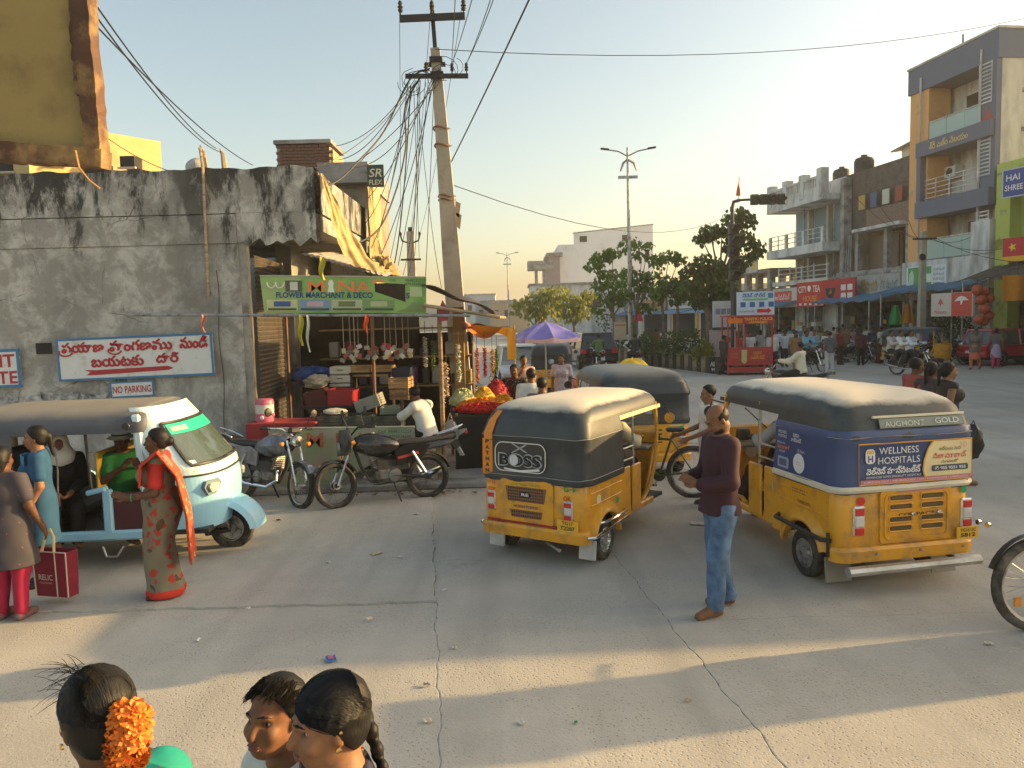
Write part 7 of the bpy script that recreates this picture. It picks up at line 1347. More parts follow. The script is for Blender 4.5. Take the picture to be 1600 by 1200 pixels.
def print_mat(key, base, spot, scale=18, amt=.35, rough=.8, second=None):
    if key in MATS: return MATS[key]
    m = bpy.data.materials.new(key); m.use_nodes = True; MATS[key] = m; N = m.node_tree.nodes; L = m.node_tree.links.new; b = N['Principled BSDF']; tc = N.new('ShaderNodeTexCoord')
    def layer(prev, sc, thr, col, seed):
        mp = N.new('ShaderNodeMapping'); mp.inputs['Location'].default_value = (seed, seed*2, seed*3); nz = N.new('ShaderNodeTexNoise'); nz.inputs['Scale'].default_value = sc*1.6; nz.inputs['Detail'].default_value = 4; L(tc.outputs['Object'], nz.inputs['Vector']); wq = N.new('ShaderNodeVectorMath'); wq.operation = 'MULTIPLY_ADD'; L(nz.outputs['Color'], wq.inputs[0]); wq.inputs[1].default_value = (1.1/sc,)*3; L(tc.outputs['Object'], wq.inputs[2]); L(wq.outputs[0], mp.inputs[0]); v = N.new('ShaderNodeTexVoronoi'); v.inputs['Scale'].default_value = sc; L(mp.outputs[0], v.inputs['Vector'])
        r = N.new('ShaderNodeMapRange'); r.inputs[1].default_value = thr; r.inputs[2].default_value = thr*.85; L(v.outputs['Distance'], r.inputs[0]); x = N.new('ShaderNodeMix'); x.data_type = 'RGBA'; L(r.outputs[0], x.inputs[0])
        if isinstance(prev, tuple): x.inputs[6].default_value = (*prev, 1)
        else: L(prev, x.inputs[6])
        x.inputs[7].default_value = (*col, 1); return x.outputs[2]
    n = N.new('ShaderNodeTexNoise'); n.inputs['Scale'].default_value = 9; L(tc.outputs['Object'], n.inputs['Vector']); x = N.new('ShaderNodeMix'); x.data_type = 'RGBA'; L(n.outputs[0], x.inputs[0]); x.inputs[6].default_value = (*[c*.75 for c in base], 1); x.inputs[7].default_value = (*[min(1, c*1.2) for c in base], 1)
    c = layer(x.outputs[2], scale, amt, spot, 1.)
    if second: c = layer(c, scale*.7, amt*.8, second, 4.)
    L(c, b.inputs['Base Color']); b.inputs['Roughness'].default_value = rough; return m
CL = lambda key, col, **k: M('cloth_'+key, srgb(*col), .85, .14, 9, bump=.12, bscale=160, **k)
def stand_at(px, py): v = gnd(px, py); return (v.x, v.y, .012)
def local(o, x, y, z): return o.matrix_basis @ Vector((x*1., y, z))
hold = dict(elR=(.23, .02, 1.12), wrR=(.13, .23, 1.09), haR=(.06, .31, 1.13), elL=(-.23, .02, 1.12), wrL=(-.13, .23, 1.09), haL=(-.06, .31, 1.13))
JEAN = M('denim', (.05, .11, .22), .85, .35, 7, bump=.25, bscale=120, hue=(.12, .22, .37)); MAROON = CL('maroon', (56, 26, 38))
SRED = CL('saree_red', (190, 50, 34))
pm = person('barefoot balding man in maroon shirt and jeans looking down at his hands', stand_at(1125, 957), (-.985, -.17), 1.69, dict(hold, knR=(.11, -.02, .49), anR=(.11, -.12, .085), toR=(.15, .03, .035), knL=(-.11, .07, .49), anL=(-.11, .09, .085), toL=(-.15, .25, .035)), MAROON, JEAN, 'long', skin=0, hair='bald', res=.011, headres=.008, head=(0, 32, 0), hero=True, beard=True, wr=.006, eyes=True, hem=-.10, necks=.015)
wt = HEADS[pm.name][4]['wrL']; MB().tube([tuple(wt+np.array((.034*math.cos(a), .01*math.sin(a)-.03, .034*math.sin(a)))) for a in [R(q*30) for q in range(12)]], .008, 5, closed=True).build('watch_strap', STEEL, pm, True)
# woman in the saree
SAR = print_mat('saree_print', srgb(122, 114, 94), srgb(170, 54, 40), 10, .36, .75, srgb(74, 66, 54)); SORG = print_mat('pallu_print', srgb(178, 74, 42), srgb(190, 160, 110), 22, .3)
sw = person('woman in a beige flowered saree with red border reaching into the three-wheeler', stand_at(262, 934), (-.96, -.27), 1.53, dict(elL=(-.23, .02, 1.10), wrL=(-.20, .25, 1.07), haL=(-.19, .34, 1.10), elR=(.2, .05, 1.12), wrR=(.12, .2, 1.28), haR=(.08, .22, 1.36), toR=(.1, .16, .035)), CL('red_blouse', (186, 46, 40)), SAR, 'short', kind='saree', hair='bun', skin=1, res=.011, headres=.008, hero=True, wide=1.04, female=True, fist=False, eyes=True, shoes=C(60, 40, 34))
def pallu(u, v):
    """drape: over the shoulder, down the back"""
    k = v*3; pts = [(-.09, .14, 1.04), (-.11, .12, 1.22), (-.11, -.02, 1.335), (-.11, -.165, 1.12), (-.10, -.235, .75), (-.10, -.25, .34)]; q = v*(len(pts)-1); i = min(int(q), len(pts)-2); p = Vector(pts[i]).lerp(Vector(pts[i+1]), q-i)
    wd = .26+.10*v; return (p.x*.9+(u-.5)*wd*(1.2), p.y-.012*math.sin(u*17+v*2), p.z+.01*math.sin(u*9)+.012)
MB().grid(pallu, 14, 40).build('pallu', SORG, sw, True, solid=.006); MB().grid(lambda u, v: Vector(pallu(.0+u*.22, v))+Vector((-.004, -.004, .006)), 3, 40).build('pallu_border', SRED, sw, True, solid=.005)
MB().tube([tuple(HEADS[sw.name][4]['wrL']+np.array((.032*math.cos(a), -.02, .032*math.sin(a)))) for a in [R(q*30) for q in range(12)]], .006, 5, closed=True).build('bangle', M('green_glass', (.05, .25, .15), .2), sw, True)
# woman in blue, woman in the dark dress, her bag
bw = person('young woman in a blue kurta with a teal shawl holding a phone', (at(66, 800, 7.15).x, 7.15, .012), (-.9, -.43), 1.53, dict(elL=(-.23, -.02, 1.10), wrL=(-.22, .10, .87), haL=(-.21, .16, .80)), CL('royal_blue', (30, 76, 112)), CL('navy_leg', (24, 34, 62)), 'short', kind='kurta', hair='pony', skin=2, res=.012, headres=.009, hero=True, female=True, wide=.94, head=(6, 3, 0), eyes=True, scarf=None, shoes=C(50, 44, 40))
person_leg = None
MB().grid(lambda u, v: (-.15+.30*u, .10+.04*math.sin(u*3.1)-.0*v if v < .5 else .13, 1.27-.50*v*(.4+.6*abs(math.sin(u*3.14+1.57)))), 10, 14).build('shawl', CL('teal', (52, 118, 150)), bw, True, solid=.006)
ph_ = HEADS[bw.name][4]['haL']; B('phone', BLACKP, bw, tuple(ph_+np.array((.02, .03, -.03))), (.012, .075, .14), Rx(R(30)), .005)
DK = print_mat('dark_dress', srgb(62, 58, 66), srgb(150, 70, 74), 14, .11); CRIM = CL('crimson', (156, 22, 62))
dw = person('woman in a dark flowered dress and crimson leggings seen from behind', stand_at(22, 968), (.1, .99), 1.47, dict(elR=(.27, -.02, 1.12), wrR=(.33, .06, .90), haR=(.34, .09, .82)), DK, CRIM, 'short', kind='kurta', hair='long', skin=1, res=.012, headres=.010, hero=True, female=True, wide=1.22, hem=.04, shoes=C(110, 84, 84))
for o_, m_ in ((dw, CRIM), (bw, CL('navy_leg', (24, 34, 62)))):
    J = HEADS[o_.name][4]
    for S in 'RL': SDF().cap(J['kn'+S]+np.array((0, 0, .15)), J['kn'+S], .085, .074, .02).cap(J['kn'+S], J['an'+S], .072, .050, .02).build('legging', m_, o_, .014, wr=.003)
MB().tube([(.06*math.cos(a), -.13, 1.33+.05*math.sin(a)) for a in [R(q*40) for q in range(9)]], .014, 6, closed=True).build('hair_band', CL('pink_band', (204, 50, 70)), dw, True)
bag = thing('shopping_bag', 'maroon cloth shopping bag with white lettering carried beside the dark dress', 'bag', gnd(92, 945)); bag.rotation_euler = (0, 0, R(-14)); MAR = CL('bag_maroon', (132, 30, 50))
MB().loft([[(x*(.17+.012*k), y*(.055+.01*k), z) for x, y in ((-1, -1), (1, -1), (1, 1), (-1, 1))] for k, z in ((0, .10), (.6, .28), (1, .50))], caps=False).build('cloth', MAR, bag, solid=.006); B('bottom', MAR, bag, (0, 0, .10), (.34, .11, .012)); 
for x in (-.178, .06, .178): T('piping', C(206, 190, 186), bag, [(x*.95, -.06, .10), (x, -.068, .50)], .006, 5)
T('piping', C(206, 190, 186), bag, [(-.18, -.068, .50), (.18, -.068, .50)], .006, 5); T('handle', C(222, 200, 140), bag, [(-.08, -.06, .49), (-.07, -.02, .62), (-.03, 0, .68), (.02, -.02, .62), (.05, -.06, .49)], .012, 6); text('RELIC', C(210, 190, 170), bag, face_mtx((-.05, -.068, .27), (1, 0, 0), (0, -1, 0)), .05, .15, bold=.01); text('FASHIONS', C(200, 180, 160), bag, face_mtx((-.05, -.068, .22), (1, 0, 0), (0, -1, 0)), .014, .13)
# people in the blue three-wheeler
bl_m = lambda x, y, z: bl.matrix_basis @ Vector((x, y, z)); fwb = (bl.matrix_basis.to_3x3() @ Vector((0, 1, 0)))
bpy.context.view_layer.update()
def seat(o, x, y, z): bpy.context.view_layer.update(); return o.matrix_world @ Vector((x, y, z))
GRN = CL('green_shirt', (24, 108, 54)); dr = person('driver in a green shirt and pale brimmed hat inside the three-wheeler', seat(bl, .18, 1.0, .55), (.8, -.6), 1.6, dict(SIT, elR=(.25, .12, .36), wrR=(.12, .30, .50), haR=(.05, .34, .58), knR=(.13, .36, .06), knL=(-.13, .36, .06), anR=(.12, .40, -.26), anL=(-.12, .40, -.26), toR=(.12, .5, -.3), toL=(-.12, .5, -.3)), GRN, CL('dark_trousers', (38, 36, 38)), 'short', res=.014, skin=1, head=(40, 5, 0), headres=.011, hero=True, eyes=True)
t_, hd_, HR_, s_, J_ = HEADS[dr.name]; MB().lathe([(.14, .03), (.10, .045), (.092, .06), (.088, .12), (.06, .14), (.0, .142)], 22, Matrix.Translation(hd_) @ HR_.to_4x4()).build('hat', C(206, 204, 196), dr, True); MB().lathe([(.094, .05), (.094, .075)], 22, Matrix.Translation(hd_) @ HR_.to_4x4()).build('hat_band', C(60, 60, 62), dr, True)
BLK = CL('black_robe', (20, 19, 21)); vp = person('passenger in a black robe and white head veil with a taupe handbag', seat(bl, .25, .42, .57), (.55, -.83), 1.56, dict(SIT, wrR=(.1, .28, .25), haR=(.05, .34, .22), wrL=(-.1, .28, .25), haL=(-.05, .34, .22), knR=(.12, .36, .06), knL=(-.12, .36, .06), anR=(.10, .42, -.28), anL=(-.10, .42, -.28), toR=(.1, .54, -.31), toL=(-.1, .54, -.31)), BLK, BLK, 'long', res=.014, skin=0, hair='long', hairmat_=CL('white_veil', (206, 204, 200)), female=True, head=(0, 5, 0))
t_, hd_, HR_, s_, J_ = HEADS[vp.name]; SDF().ell(hd_+Vector((0, -.01, -.15)), (.15, .14, .13), .02).cap(hd_+Vector((0, 0, -.1)), hd_+Vector((0, -.02, .02)), .11, .10, .03).minus(hd_+Vector((0, .13, -.0)), (.055, .09, .07)).build('veil', MATS['cloth_white_veil'], vp, .012, wr=.006)
hbag = thing('handbag', 'taupe handbag with a silver clasp on the veiled passenger lap', 'handbag', seat(bl, .70, .50, .76)); hbag.rotation_euler = (0, 0, bl.rotation_euler[2]+R(90)); TAU = M('taupe_leather', srgb(112, 92, 86), .5, .1, 9); B('body', TAU, hbag, (0, 0, 0), (.24, .07, .15), bev=.015); B('flap', TAU, hbag, (0, -.037, .03), (.242, .012, .09), bev=.005); B('clasp', CHROME, hbag, (0, -.046, 0), (.025, .012, .035)); T('strap', C(150, 136, 128), hbag, [(-.11, 0, .07), (-.12, .05, .3), (-.06, .10, .52), (.06, .10, .52), (.10, .05, .3), (.11, 0, .07)], .008, 5)
# drivers of the yellow rickshaws
rideP = dict(RIDE, knR=(.18, .33, .08), knL=(-.18, .33, .08), anR=(.17, .36, -.28), anL=(-.17, .36, -.28), toR=(.17, .5, -.31), toL=(-.17, .5, -.31), wrR=(.26, .34, .40), wrL=(-.26, .34, .40), haR=(.27, .42, .40), haL=(-.27, .42, .40))
WSH = CL('white_shirt', (206, 204, 196)); person('driver in a pale shirt inside the BOSS rickshaw', seat(a1, .12, 1.10, .66), (.545, .838), 1.58, rideP, CL('cream_shirt', (204, 196, 168)), CL('dark_trousers', (38, 36, 38)), 'long', res=.015, skin=1)
wd = person('driver in a pale grey shirt and dark trousers inside the hospital advert rickshaw', seat(a2, -.05, 1.12, .64), (-.25, .968), 1.60, dict(rideP, knL=(-.34, .30, .02), anL=(-.46, .30, -.24), toL=(-.52, .40, -.28)), CL('grey_shirt', (170, 172, 172)), CL('maroon_trousers', (48, 28, 32)), 'long', res=.014, skin=1, shoes=C(40, 34, 32))
# boy with the bicycle
person('boy in a white shirt and white trousers standing with the bicycle', (at(1108, 700, 9.55).x, 9.55, 0), (-.97, -.1), 1.54, dict(hold, wrR=(.2, .36, 1.0), haR=(.2, .44, .98), wrL=(-.2, .36, 1.0), haL=(-.2, .44, .98)), WSH, CL('white_trousers', (196, 196, 192)), 'short', res=.014, headres=.011, skin=2, head=(0, 6, 0), hero=True, shoes=C(60, 50, 44))
# stall people
person('man in a white shirt sitting hunched at the flower stall with his hand raised', (at(668, 650, 11.35).x, 11.35, .66), (-.8, .55), 1.62, dict(SIT, chest=(0, .12, .44), waist=(0, .04, .26), neck=(0, .18, .58), head=(0, .26, .70), shR=(.175, .13, .53), shL=(-.175, .13, .53), elR=(.22, .34, .40), wrR=(.12, .38, .60), haR=(.08, .36, .68), elL=(-.22, .34, .38), wrL=(-.12, .42, .5), haL=(-.08, .44, .56)), WSH, CL('black_trousers', (28, 26, 28)), 'long', res=.014, headres=.011, skin=1, head=(0, 20, 0), hero=True)
stl = thing('stool', 'tall wooden stool under the seated man in white', 'stool', (at(668, 650, 11.35).x, 11.35, 0)); B('seat', WOOD, stl, (0, 0, .69), (.34, .34, .04), bev=.01)
for x in (-.14, .14):
    for y in (-.14, .14): T('leg', WOOD, stl, [(x*1.1, y*1.1, 0), (x, y, .68)], .02, 6)
def ppl(label, px, Y, face, col, leg, H=1.65, hair='short', kind='trousers', sleeve='short', pose=None, z=0., **k):
    p = at(px, 560, Y); return person(label, (p.x, Y, z), face, H, pose, col if not isinstance(col, tuple) else C(*col, .85), leg if not isinstance(leg, tuple) else C(*leg, .85), sleeve, kind=kind, hair=hair, res=k.pop('res', .020 if Y < 20 else .028), **k)
CHK = print_mat('dark_floral_shirt', srgb(34, 30, 30), srgb(150, 120, 90), 26, .3)
ppl('man in a dark floral shirt beside the flower table', 803, 13.7, (-.2, -.98), CHK, (40, 40, 44), 1.62, res=.016, hero=True, skin=1)
ppl('man in a pale pink shirt with a hand at his mouth behind the floral shirt', 818, 16.2, (.2, -.97), (196, 160, 146), (60, 56, 54), 1.66, pose=dict(elR=(.22, .12, 1.15), wrR=(.08, .20, 1.38), haR=(.03, .16, 1.46)), res=.018, skin=0)
ppl('man in a white shirt with his back turned behind the BOSS rickshaw roof', 829, 12.3, (-.1, 1), WSH, (60, 60, 62), 1.63, res=.014, hero=True)
ppl('dark-haired head just above the BOSS rickshaw roof', 846, 11.0, (.3, .95), (120, 84, 70), (50, 50, 52), 1.58, res=.014, hero=True)
ppl('woman in a pale lilac dress walking beside the far auto rickshaw', 877, 17.6, (-.2, -.98), print_mat('lilac_print', srgb(176, 166, 176), srgb(140, 130, 150), 20, .3), (176, 166, 176), 1.6, 'bun', 'kurta', female=True, hem=-.35)
ppl('child in pink and orange behind the woman in lilac', 889, 18.4, (.2, .97), (204, 120, 130), (196, 130, 60), 1.15, 'long', 'kurta')
yp = thing('yellow_cloth_bundle', 'big bright yellow wrapped bundle carried above the third rickshaw roof', 'bundle', (at(989, 566, 15.5).x, 15.5, 0)); zb = at(989, 575, 15.5).z
def bund(u, v): a = u*2*math.pi; b = v*math.pi/2; n_ = 1+.05*math.sin(a*7); return (.33*math.cos(a)*math.cos(b)**.7*n_, .3*math.sin(a)*math.cos(b)**.7*n_, zb-.1+.28*math.sin(b)+.02*math.sin(a*5+b*4))
MB().grid(bund, 30, 10).build('cloth', M('bright_yellow', (.75, .5, .02), .6, .1, 5, bump=.3), yp, True); B('cart_bed', WOOD, yp, (0, 0, zb-.14), (.8, .7, .08)); 
for x in (-.35, .35): B('cart_leg', WOOD, yp, (x, 0, (zb-.18)/2), (.06, .5, zb-.18))
# riders and the far crowd
def rider(label, px, Y, fwd, col, leg=(44, 42, 44), dy=.22, H=1.64, **k): p = at(px, 560, Y); f = Vector((fwd[0], fwd[1], 0)).normalized(); return person(label, (p.x+f.x*dy, Y+f.y*dy, .80), fwd, H, RIDE, C(*col, .85), C(*leg, .85), k.pop('sleeve', 'long'), res=.026, hair=k.pop('hair', 'short'), **k)
rider('man in a white shirt riding a motorcycle with his back turned', 1266, 19.5, (-.75, .66), (214, 208, 186)); rider('front man in a white shirt on the motorcycle of three', 1402, 28.5, (.55, -.83), (206, 210, 214), dy=.45); rider('middle man in a white shirt on the motorcycle of three', 1402, 28.5, (.55, -.83), (214, 214, 210), dy=.08); rider('rear man in a pale shirt on the motorcycle of three', 1402, 28.5, (.55, -.83), (190, 180, 170), dy=-.28)
rider('man in a green shirt riding behind the black car', 938, 34.0, (-.12, .99), (84, 112, 72)); rider('rider in dark clothes passing the median', 995, 33.0, (-.12, .99), (34, 44, 44)); rider('rider in a light blue shirt beside the policeman', 1252, 31.5, (.4, -.9), (120, 180, 196))
KH = (134, 106, 66)
po = ppl('traffic policeman in khaki uniform walking towards the camera', 1243, 29.6, (.1, -.99), KH, (128, 104, 66), 1.7, skin=1, pose=WALK); t_, hd_, HR_, s_, J_ = HEADS[po.name]; SDF().ell(hd_+Vector((0, -.01, .09)), (.11, .12, .05), 0).build('cap', C(52, 44, 40), po, .02); SDF().ell(hd_+Vector((0, .05, -.06)), (.07, .06, .06), 0).build('face_mask', C(40, 36, 38), po, .02)
crowd = [('man in dark clothes leaning on the red booth', 1131, 30.3, (.9, .4), (58, 50, 48), (52, 46, 46), 'long'), ('man in white standing just behind the booth', 1206, 31.2, (-.1, 1), (212, 212, 208), (44, 44, 50), 'long'), ('man in white inside view of the booth opening', 1172, 33.4, (.2, -1), (206, 208, 210), (70, 70, 80), 'short'), ('woman in orange beside the booth post', 1152, 33.5, (.3, -.9), (196, 92, 60), (120, 60, 50), 'short'), ('dark-haired man in grey behind the booth rail', 1188, 34.2, (-.4, .9), (150, 150, 150), (60, 60, 66), 'short'),
         ('man in pale blue-grey at the food stall', 1219, 37, (.1, 1), (146, 156, 172), (140, 146, 156), 'long'), ('man in grey-white at the food stall counter', 1228, 38, (-.1, 1), (168, 176, 186), (120, 126, 138), 'long'), ('man in turquoise at the food stall', 1233, 39, (.3, .9), (92, 150, 158), (60, 60, 66), 'short'), ('boy in a grey waistcoat walking away', 1296, 29.2, (-.1, 1), (92, 94, 98), (186, 186, 182), 'short'), ('man in a white shirt and dark cap behind the grey boy', 1292, 32.4, (.2, -.9), (204, 204, 200), (70, 70, 76), 'short'),
         ('man in a maroon waistcoat with white sleeves seen from behind', 1345, 33.6, (.1, 1), (84, 32, 48), (30, 28, 30), 'short'), ('man in brown seated on a parked motorcycle', 1322, 36.2, (.4, -.8), (128, 98, 80), (50, 46, 46), 'short'), ('man in beige near the tea shop', 1308, 37.5, (-.3, -.9), (150, 136, 116), (60, 58, 56), 'short'), ('man in olive by the tea counter', 1284, 38.6, (.2, -.9), (136, 132, 84), (50, 50, 50), 'short'), ('man in grey at the tea shop step', 1316, 43, (.4, .9), (96, 100, 108), (50, 50, 54), 'long'), ('tall man in dark grey in the tea shop', 1340, 43.5, (-.3, .9), (70, 72, 80), (46, 46, 50), 'long'), ('man in blue-grey by the bush', 1484, 36.5, (.3, .9), (96, 104, 124), (60, 62, 70), 'long'), ('man in tan beside the lamp post pole', 1430, 37.6, (-.4, -.9), (150, 120, 90), (60, 56, 54), 'short'), ('person in red by the shrubs of the median', 1025, 44, (-.4, .9), (150, 60, 60), (70, 60, 60), 'short'), ('person in white by the far shops', 1036, 46, (.4, -.9), (196, 196, 190), (60, 60, 64), 'short'),
         ('man in a yellow-green shirt at the median end', 1106, 37, (.3, -.9), (150, 140, 50), (70, 70, 60), 'short'), ('man in pale shirt between parked motorcycles', 1262, 36, (.1, -1), (170, 160, 150), (60, 60, 62), 'short'), ('man in dusty pink near the second row of motorcycles', 1330, 38, (.1, -1), (160, 120, 112), (56, 54, 54), 'short'), ('man in light grey behind the white rider', 1272, 34.5, (-.2, -1), (150, 160, 170), (60, 60, 64), 'short')]
for k, (px, Y, c_, w_) in enumerate(((1214, 35, (206, 208, 212), 'white shirt left of the grey-blue group'), (1226, 34, (186, 190, 198), 'pale shirt in front of the food stall'), (1240, 37, (200, 196, 188), 'cream shirt under the food stall awning'), (1255, 40, (90, 120, 150), 'blue shirt at the tea shop edge'), (1268, 39, (196, 190, 180), 'off-white shirt beside the tea sign post'), (1278, 41, (70, 60, 60), 'dark shirt below the tea sign'), (1302, 41, (180, 170, 160), 'beige shirt at the tea shop bench'), (1312, 34.5, (130, 60, 56), 'rust shirt by the first parked motorcycle'), (1352, 38, (206, 204, 198), 'white shirt right of the maroon waistcoat'), (1362, 37, (60, 66, 80), 'navy shirt by the far auto rickshaw'), (1376, 34.6, (196, 186, 176), 'pale shirt left of the motorcycle of three'), (1448, 36, (110, 96, 120), 'mauve shirt behind the far auto rickshaw'), (1466, 37.5, (150, 140, 130), 'taupe shirt beside the dusty bush'))): crowd.append(('man in a '+w_, px, Y, (((k*7) % 5-2)/3, -1 if k % 2 else 1), c_, (50+k*3, 50, 56), 'short' if k % 3 else 'long'))
for k, (lab, px, Y, f, c_, l_, sl) in enumerate(crowd): ppl(lab, px, Y, f, c_, l_, 1.58+.12*((k*37) % 10)/10, sleeve=sl, pose=WALK if k % 3 == 0 else None, skin=k % 3)
w1 = ppl('woman with a black handbag and coral trousers walking past the red car', 1524, 29.8, (-.75, -.65), print_mat('floral_top', srgb(104, 92, 84), srgb(150, 130, 110), 20, .3), (206, 110, 84), 1.58, 'bun', 'kurta', female=True, hem=.25, pose=WALK); w2 = ppl('woman in a grey-brown top over a lilac skirt and pink leggings by the red car', 1556, 30.2, (.5, .85), (110, 98, 90), (176, 40, 90), 1.58, 'bun', 'kurta', female=True, hem=.3, pose=WALK)
for o_, c_ in ((w1, (206, 110, 84)), (w2, (190, 170, 196))):
    J = HEADS[o_.name][4]; SDF().cap(J['pelvis'], (J['knR']+J['knL'])/2, .16, .19, .03).cut((0, 0, -1), -float(J['knR'][2])+.05).build('skirt', C(*c_, .85), o_, .025); 
    for S in 'RL': SDF().cap(J['kn'+S]+np.array((0, 0, .1)), J['an'+S], .08, .055, .02).build('legging', C(206, 110, 84) if o_ is w1 else C(190, 44, 96), o_, .025)
# family on a scooter passing behind the hospital advert rickshaw
fx = at(1462, 560, 11.3).x
person('boy in a red shirt walking behind the advert rickshaw roof', (at(1432, 560, 11.3).x, 11.3, 0), (.98, .15), 1.70, WALK, C(150, 60, 52), C(50, 50, 60), 'short', res=.014, skin=1, hero=True)
person('dark-haired girl between the boy in red and the woman behind the advert rickshaw', (at(1456, 560, 11.0).x, 11.0, 0), (.9, .4), 1.66, WALK, C(60, 50, 54), C(50, 50, 60), 'short', res=.014, hair='pony', skin=1, hero=True)
fw_ = person('woman in a sleeveless black top walking behind the advert rickshaw', (at(1482, 560, 10.4).x, 10.4, 0), (.98, -.1), 1.69, WALK, C(28, 28, 30), C(40, 110, 84), 'none', res=.014, hair='pony', skin=2, female=True, hero=True)
bb_ = thing('black_plastic_bag', 'shiny black plastic bag hanging beside the advert rickshaw', 'bag', at(1520, 690, 9.6)); lump('film', '', '', None, .16, M('black_film', (.012, .012, .013), .25, .2, 6), (.7, .6, 1.4), 5, 22, .12, bb_); T('handle', BLACKP, bb_, [(-.04, 0, .18), (0, 0, .27), (.04, 0, .18)], .008, 5)
# ------------------------------------------------------------------ the three heads close to the camera
def near(label, px, py, Y, face, H=None, **k):
    p = at(px, py, Y); H = (p.z)/1.575*1.70; f = Vector((*face, 0)).normalized(); return person(label, (p.x-f.x*.015, Y-f.y*.015, 0), face, H, **k)
TEAL = print_mat('teal_blouse', srgb(24, 150, 136), srgb(150, 60, 100), 16, .12); TEALS = CL('teal_saree', (20, 126, 120))
n1 = near('woman with orange flowers in her dark hair seen from behind', 148, 1119, 1.80, (-.80, .60), pose=dict(shR=(.15, -.02, 1.335), shL=(-.15, -.02, 1.335), neck=(0, -.03, 1.40), chest=(0, -.02, 1.23), elR=(.2, -.03, 1.08), elL=(-.2, -.03, 1.08)), top=TEAL, bottom=TEALS, kind='saree', hair='braid', skin=1, res=.012, headres=.0065, hair_res=.006, hero=True, female=True, head=(0, 4, 0), necks=.012)
n2 = near('boy in a white shirt glancing up at the camera beside the woman with a braid', 427, 1120, 2.05, (-.62, -.78), wide=.78, pose=dict(shR=(.125, -.02, 1.345), shL=(-.125, -.02, 1.345), neck=(0, -.03, 1.40), chest=(0, -.03, 1.23), elR=(.17, -.03, 1.08), elL=(-.17, -.03, 1.08), wrR=(.18, .05, .86), wrL=(-.18, .05, .86), haR=(.18, .09, .8), haL=(-.18, .09, .8)), top=WSH, bottom=CL('navy_shorts', (40, 46, 70)), hair='short', skin=0, res=.012, headres=.0055, hair_res=.0045, hero=True, eyes=True, head=(-14, -6, 0), necks=.01)
NAV = print_mat('navy_floral', srgb(32, 34, 62), srgb(196, 110, 70), 13, .3, .75, srgb(206, 176, 140))
n3 = near('woman with a long black braid and earrings looking left in the foreground', 512, 1128, 1.84, (-.90, -.42), top=NAV, bottom=NAV, kind='saree', hair='braid', skin=2, res=.012, headres=.0055, hair_res=.005, hero=True, eyes=True, female=True, wide=1.08, head=(0, 6, 0), necks=-.01)
def headpt(o, x, y, z): t_, hd, HR, s_, J = HEADS[o.name]; return hd+HR @ (Vector((x, y, z))*s_)
GOLD = M('gold', (.75, .52, .22), .25, .1, 9, metal=1.)
for o in (n1, n3):
    for sx in (-1, 1): MB().lathe([(.0, .004), (.007, .003), (.008, -.002), (.0, -.003)], 12, Matrix.Translation(headpt(o, sx*.086, -.004, -.040)) @ frame((0, 0, 0), (0, 1, 0), (sx, 0, 0))).build('earring', GOLD, o, True); MB().lathe([(.0, .003), (.004, .002), (.0, -.002)], 8, Matrix.Translation(headpt(o, sx*.087, -.016, .006)) @ frame((0, 0, 0), (0, 1, 0), (sx, 0, 0))).build('stud', GOLD, o, True)
SDF().ell(headpt(n3, 0, .092, .034), (.0045, .003, .0045), 0).build('bindi', C(120, 20, 30), n3, .002)
T('necklace', GOLD, n1, [tuple(Vector(HEADS[n1.name][4]['neck'])+Vector((.065*math.cos(a), .06*math.sin(a), .0-.02*math.sin(a)))) for a in [R(q*20) for q in range(19)]], .0022, 5)
# fly-away hair and parting strands
rr = random.Random(12)
for o, cnt in ((n1, 150), (n2, 240), (n3, 170)):
    m = MB(); t_, hd, HR, s_, J = HEADS[o.name]
    if o is not n2:
        for k in range(900):
            th = R(rr.uniform(8, 125)); r0 = Vector((rr.uniform(-.006, .006), .1*math.cos(th), .095*math.sin(th))); e1 = Vector((rr.uniform(-.025, .025), -.105, rr.uniform(-.075, -.03))); sx = rr.choice((-1, 1)); mid = Vector((sx*.11, .03*math.cos(th)-.02, rr.uniform(-.02, .03)+.05*math.sin(th)-.03)); P_ = []
            for q in range(9):
                u = q/8; p = r0*(1-u)**2+mid*2*u*(1-u)+e1*u*u; f = math.sqrt((p.x/.0865)**2+(p.y/.1035)**2+(p.z/.096)**2); P_.append(hd+HR @ ((p/f*(1.006+.012*rr.random()**4)+Vector((0, -.022, .040)))*s_) if f < 1.3 else hd+HR @ ((p+Vector((0, -.022, .04)))*s_))
            m.tube(P_, .0009, 3, False)
    for k in range(cnt if o is not n2 else 1500):
        a = rr.uniform(-math.pi*.95, math.pi*.95); el = rr.uniform(.15, 1.45); r0 = Vector((.085*math.sin(a)*math.cos(el), -.022-.10*math.cos(a)*math.cos(el), .042+.092*math.sin(el)))
        if r0.y > .035 and r0.z < .09: continue
        if o is n2: d = Vector((.2*math.sin(a), .9-.3*rr.random(), -.45)).normalized()*rr.uniform(.025, .045)
        else: d = (Vector((0, -.11, -.02))-r0).normalized()*rr.uniform(.03, .09)
        nn = (r0-Vector((0, -.022, .042))).normalized(); pts = [r0*.99, r0+d*.5+nn*(.006+.004*rr.random()), r0+d+nn*(.002+.010*rr.random()**3)]
        m.tube([hd+HR @ (p*s_) for p in bez(*pts, 5)], [.0011, .0011, .001, .0009, .0007, .0004], 3, False)
    st_ = m.build('hair_strands', HAIR, o, True); st_['kind'] = 'stuff'
m = MB()
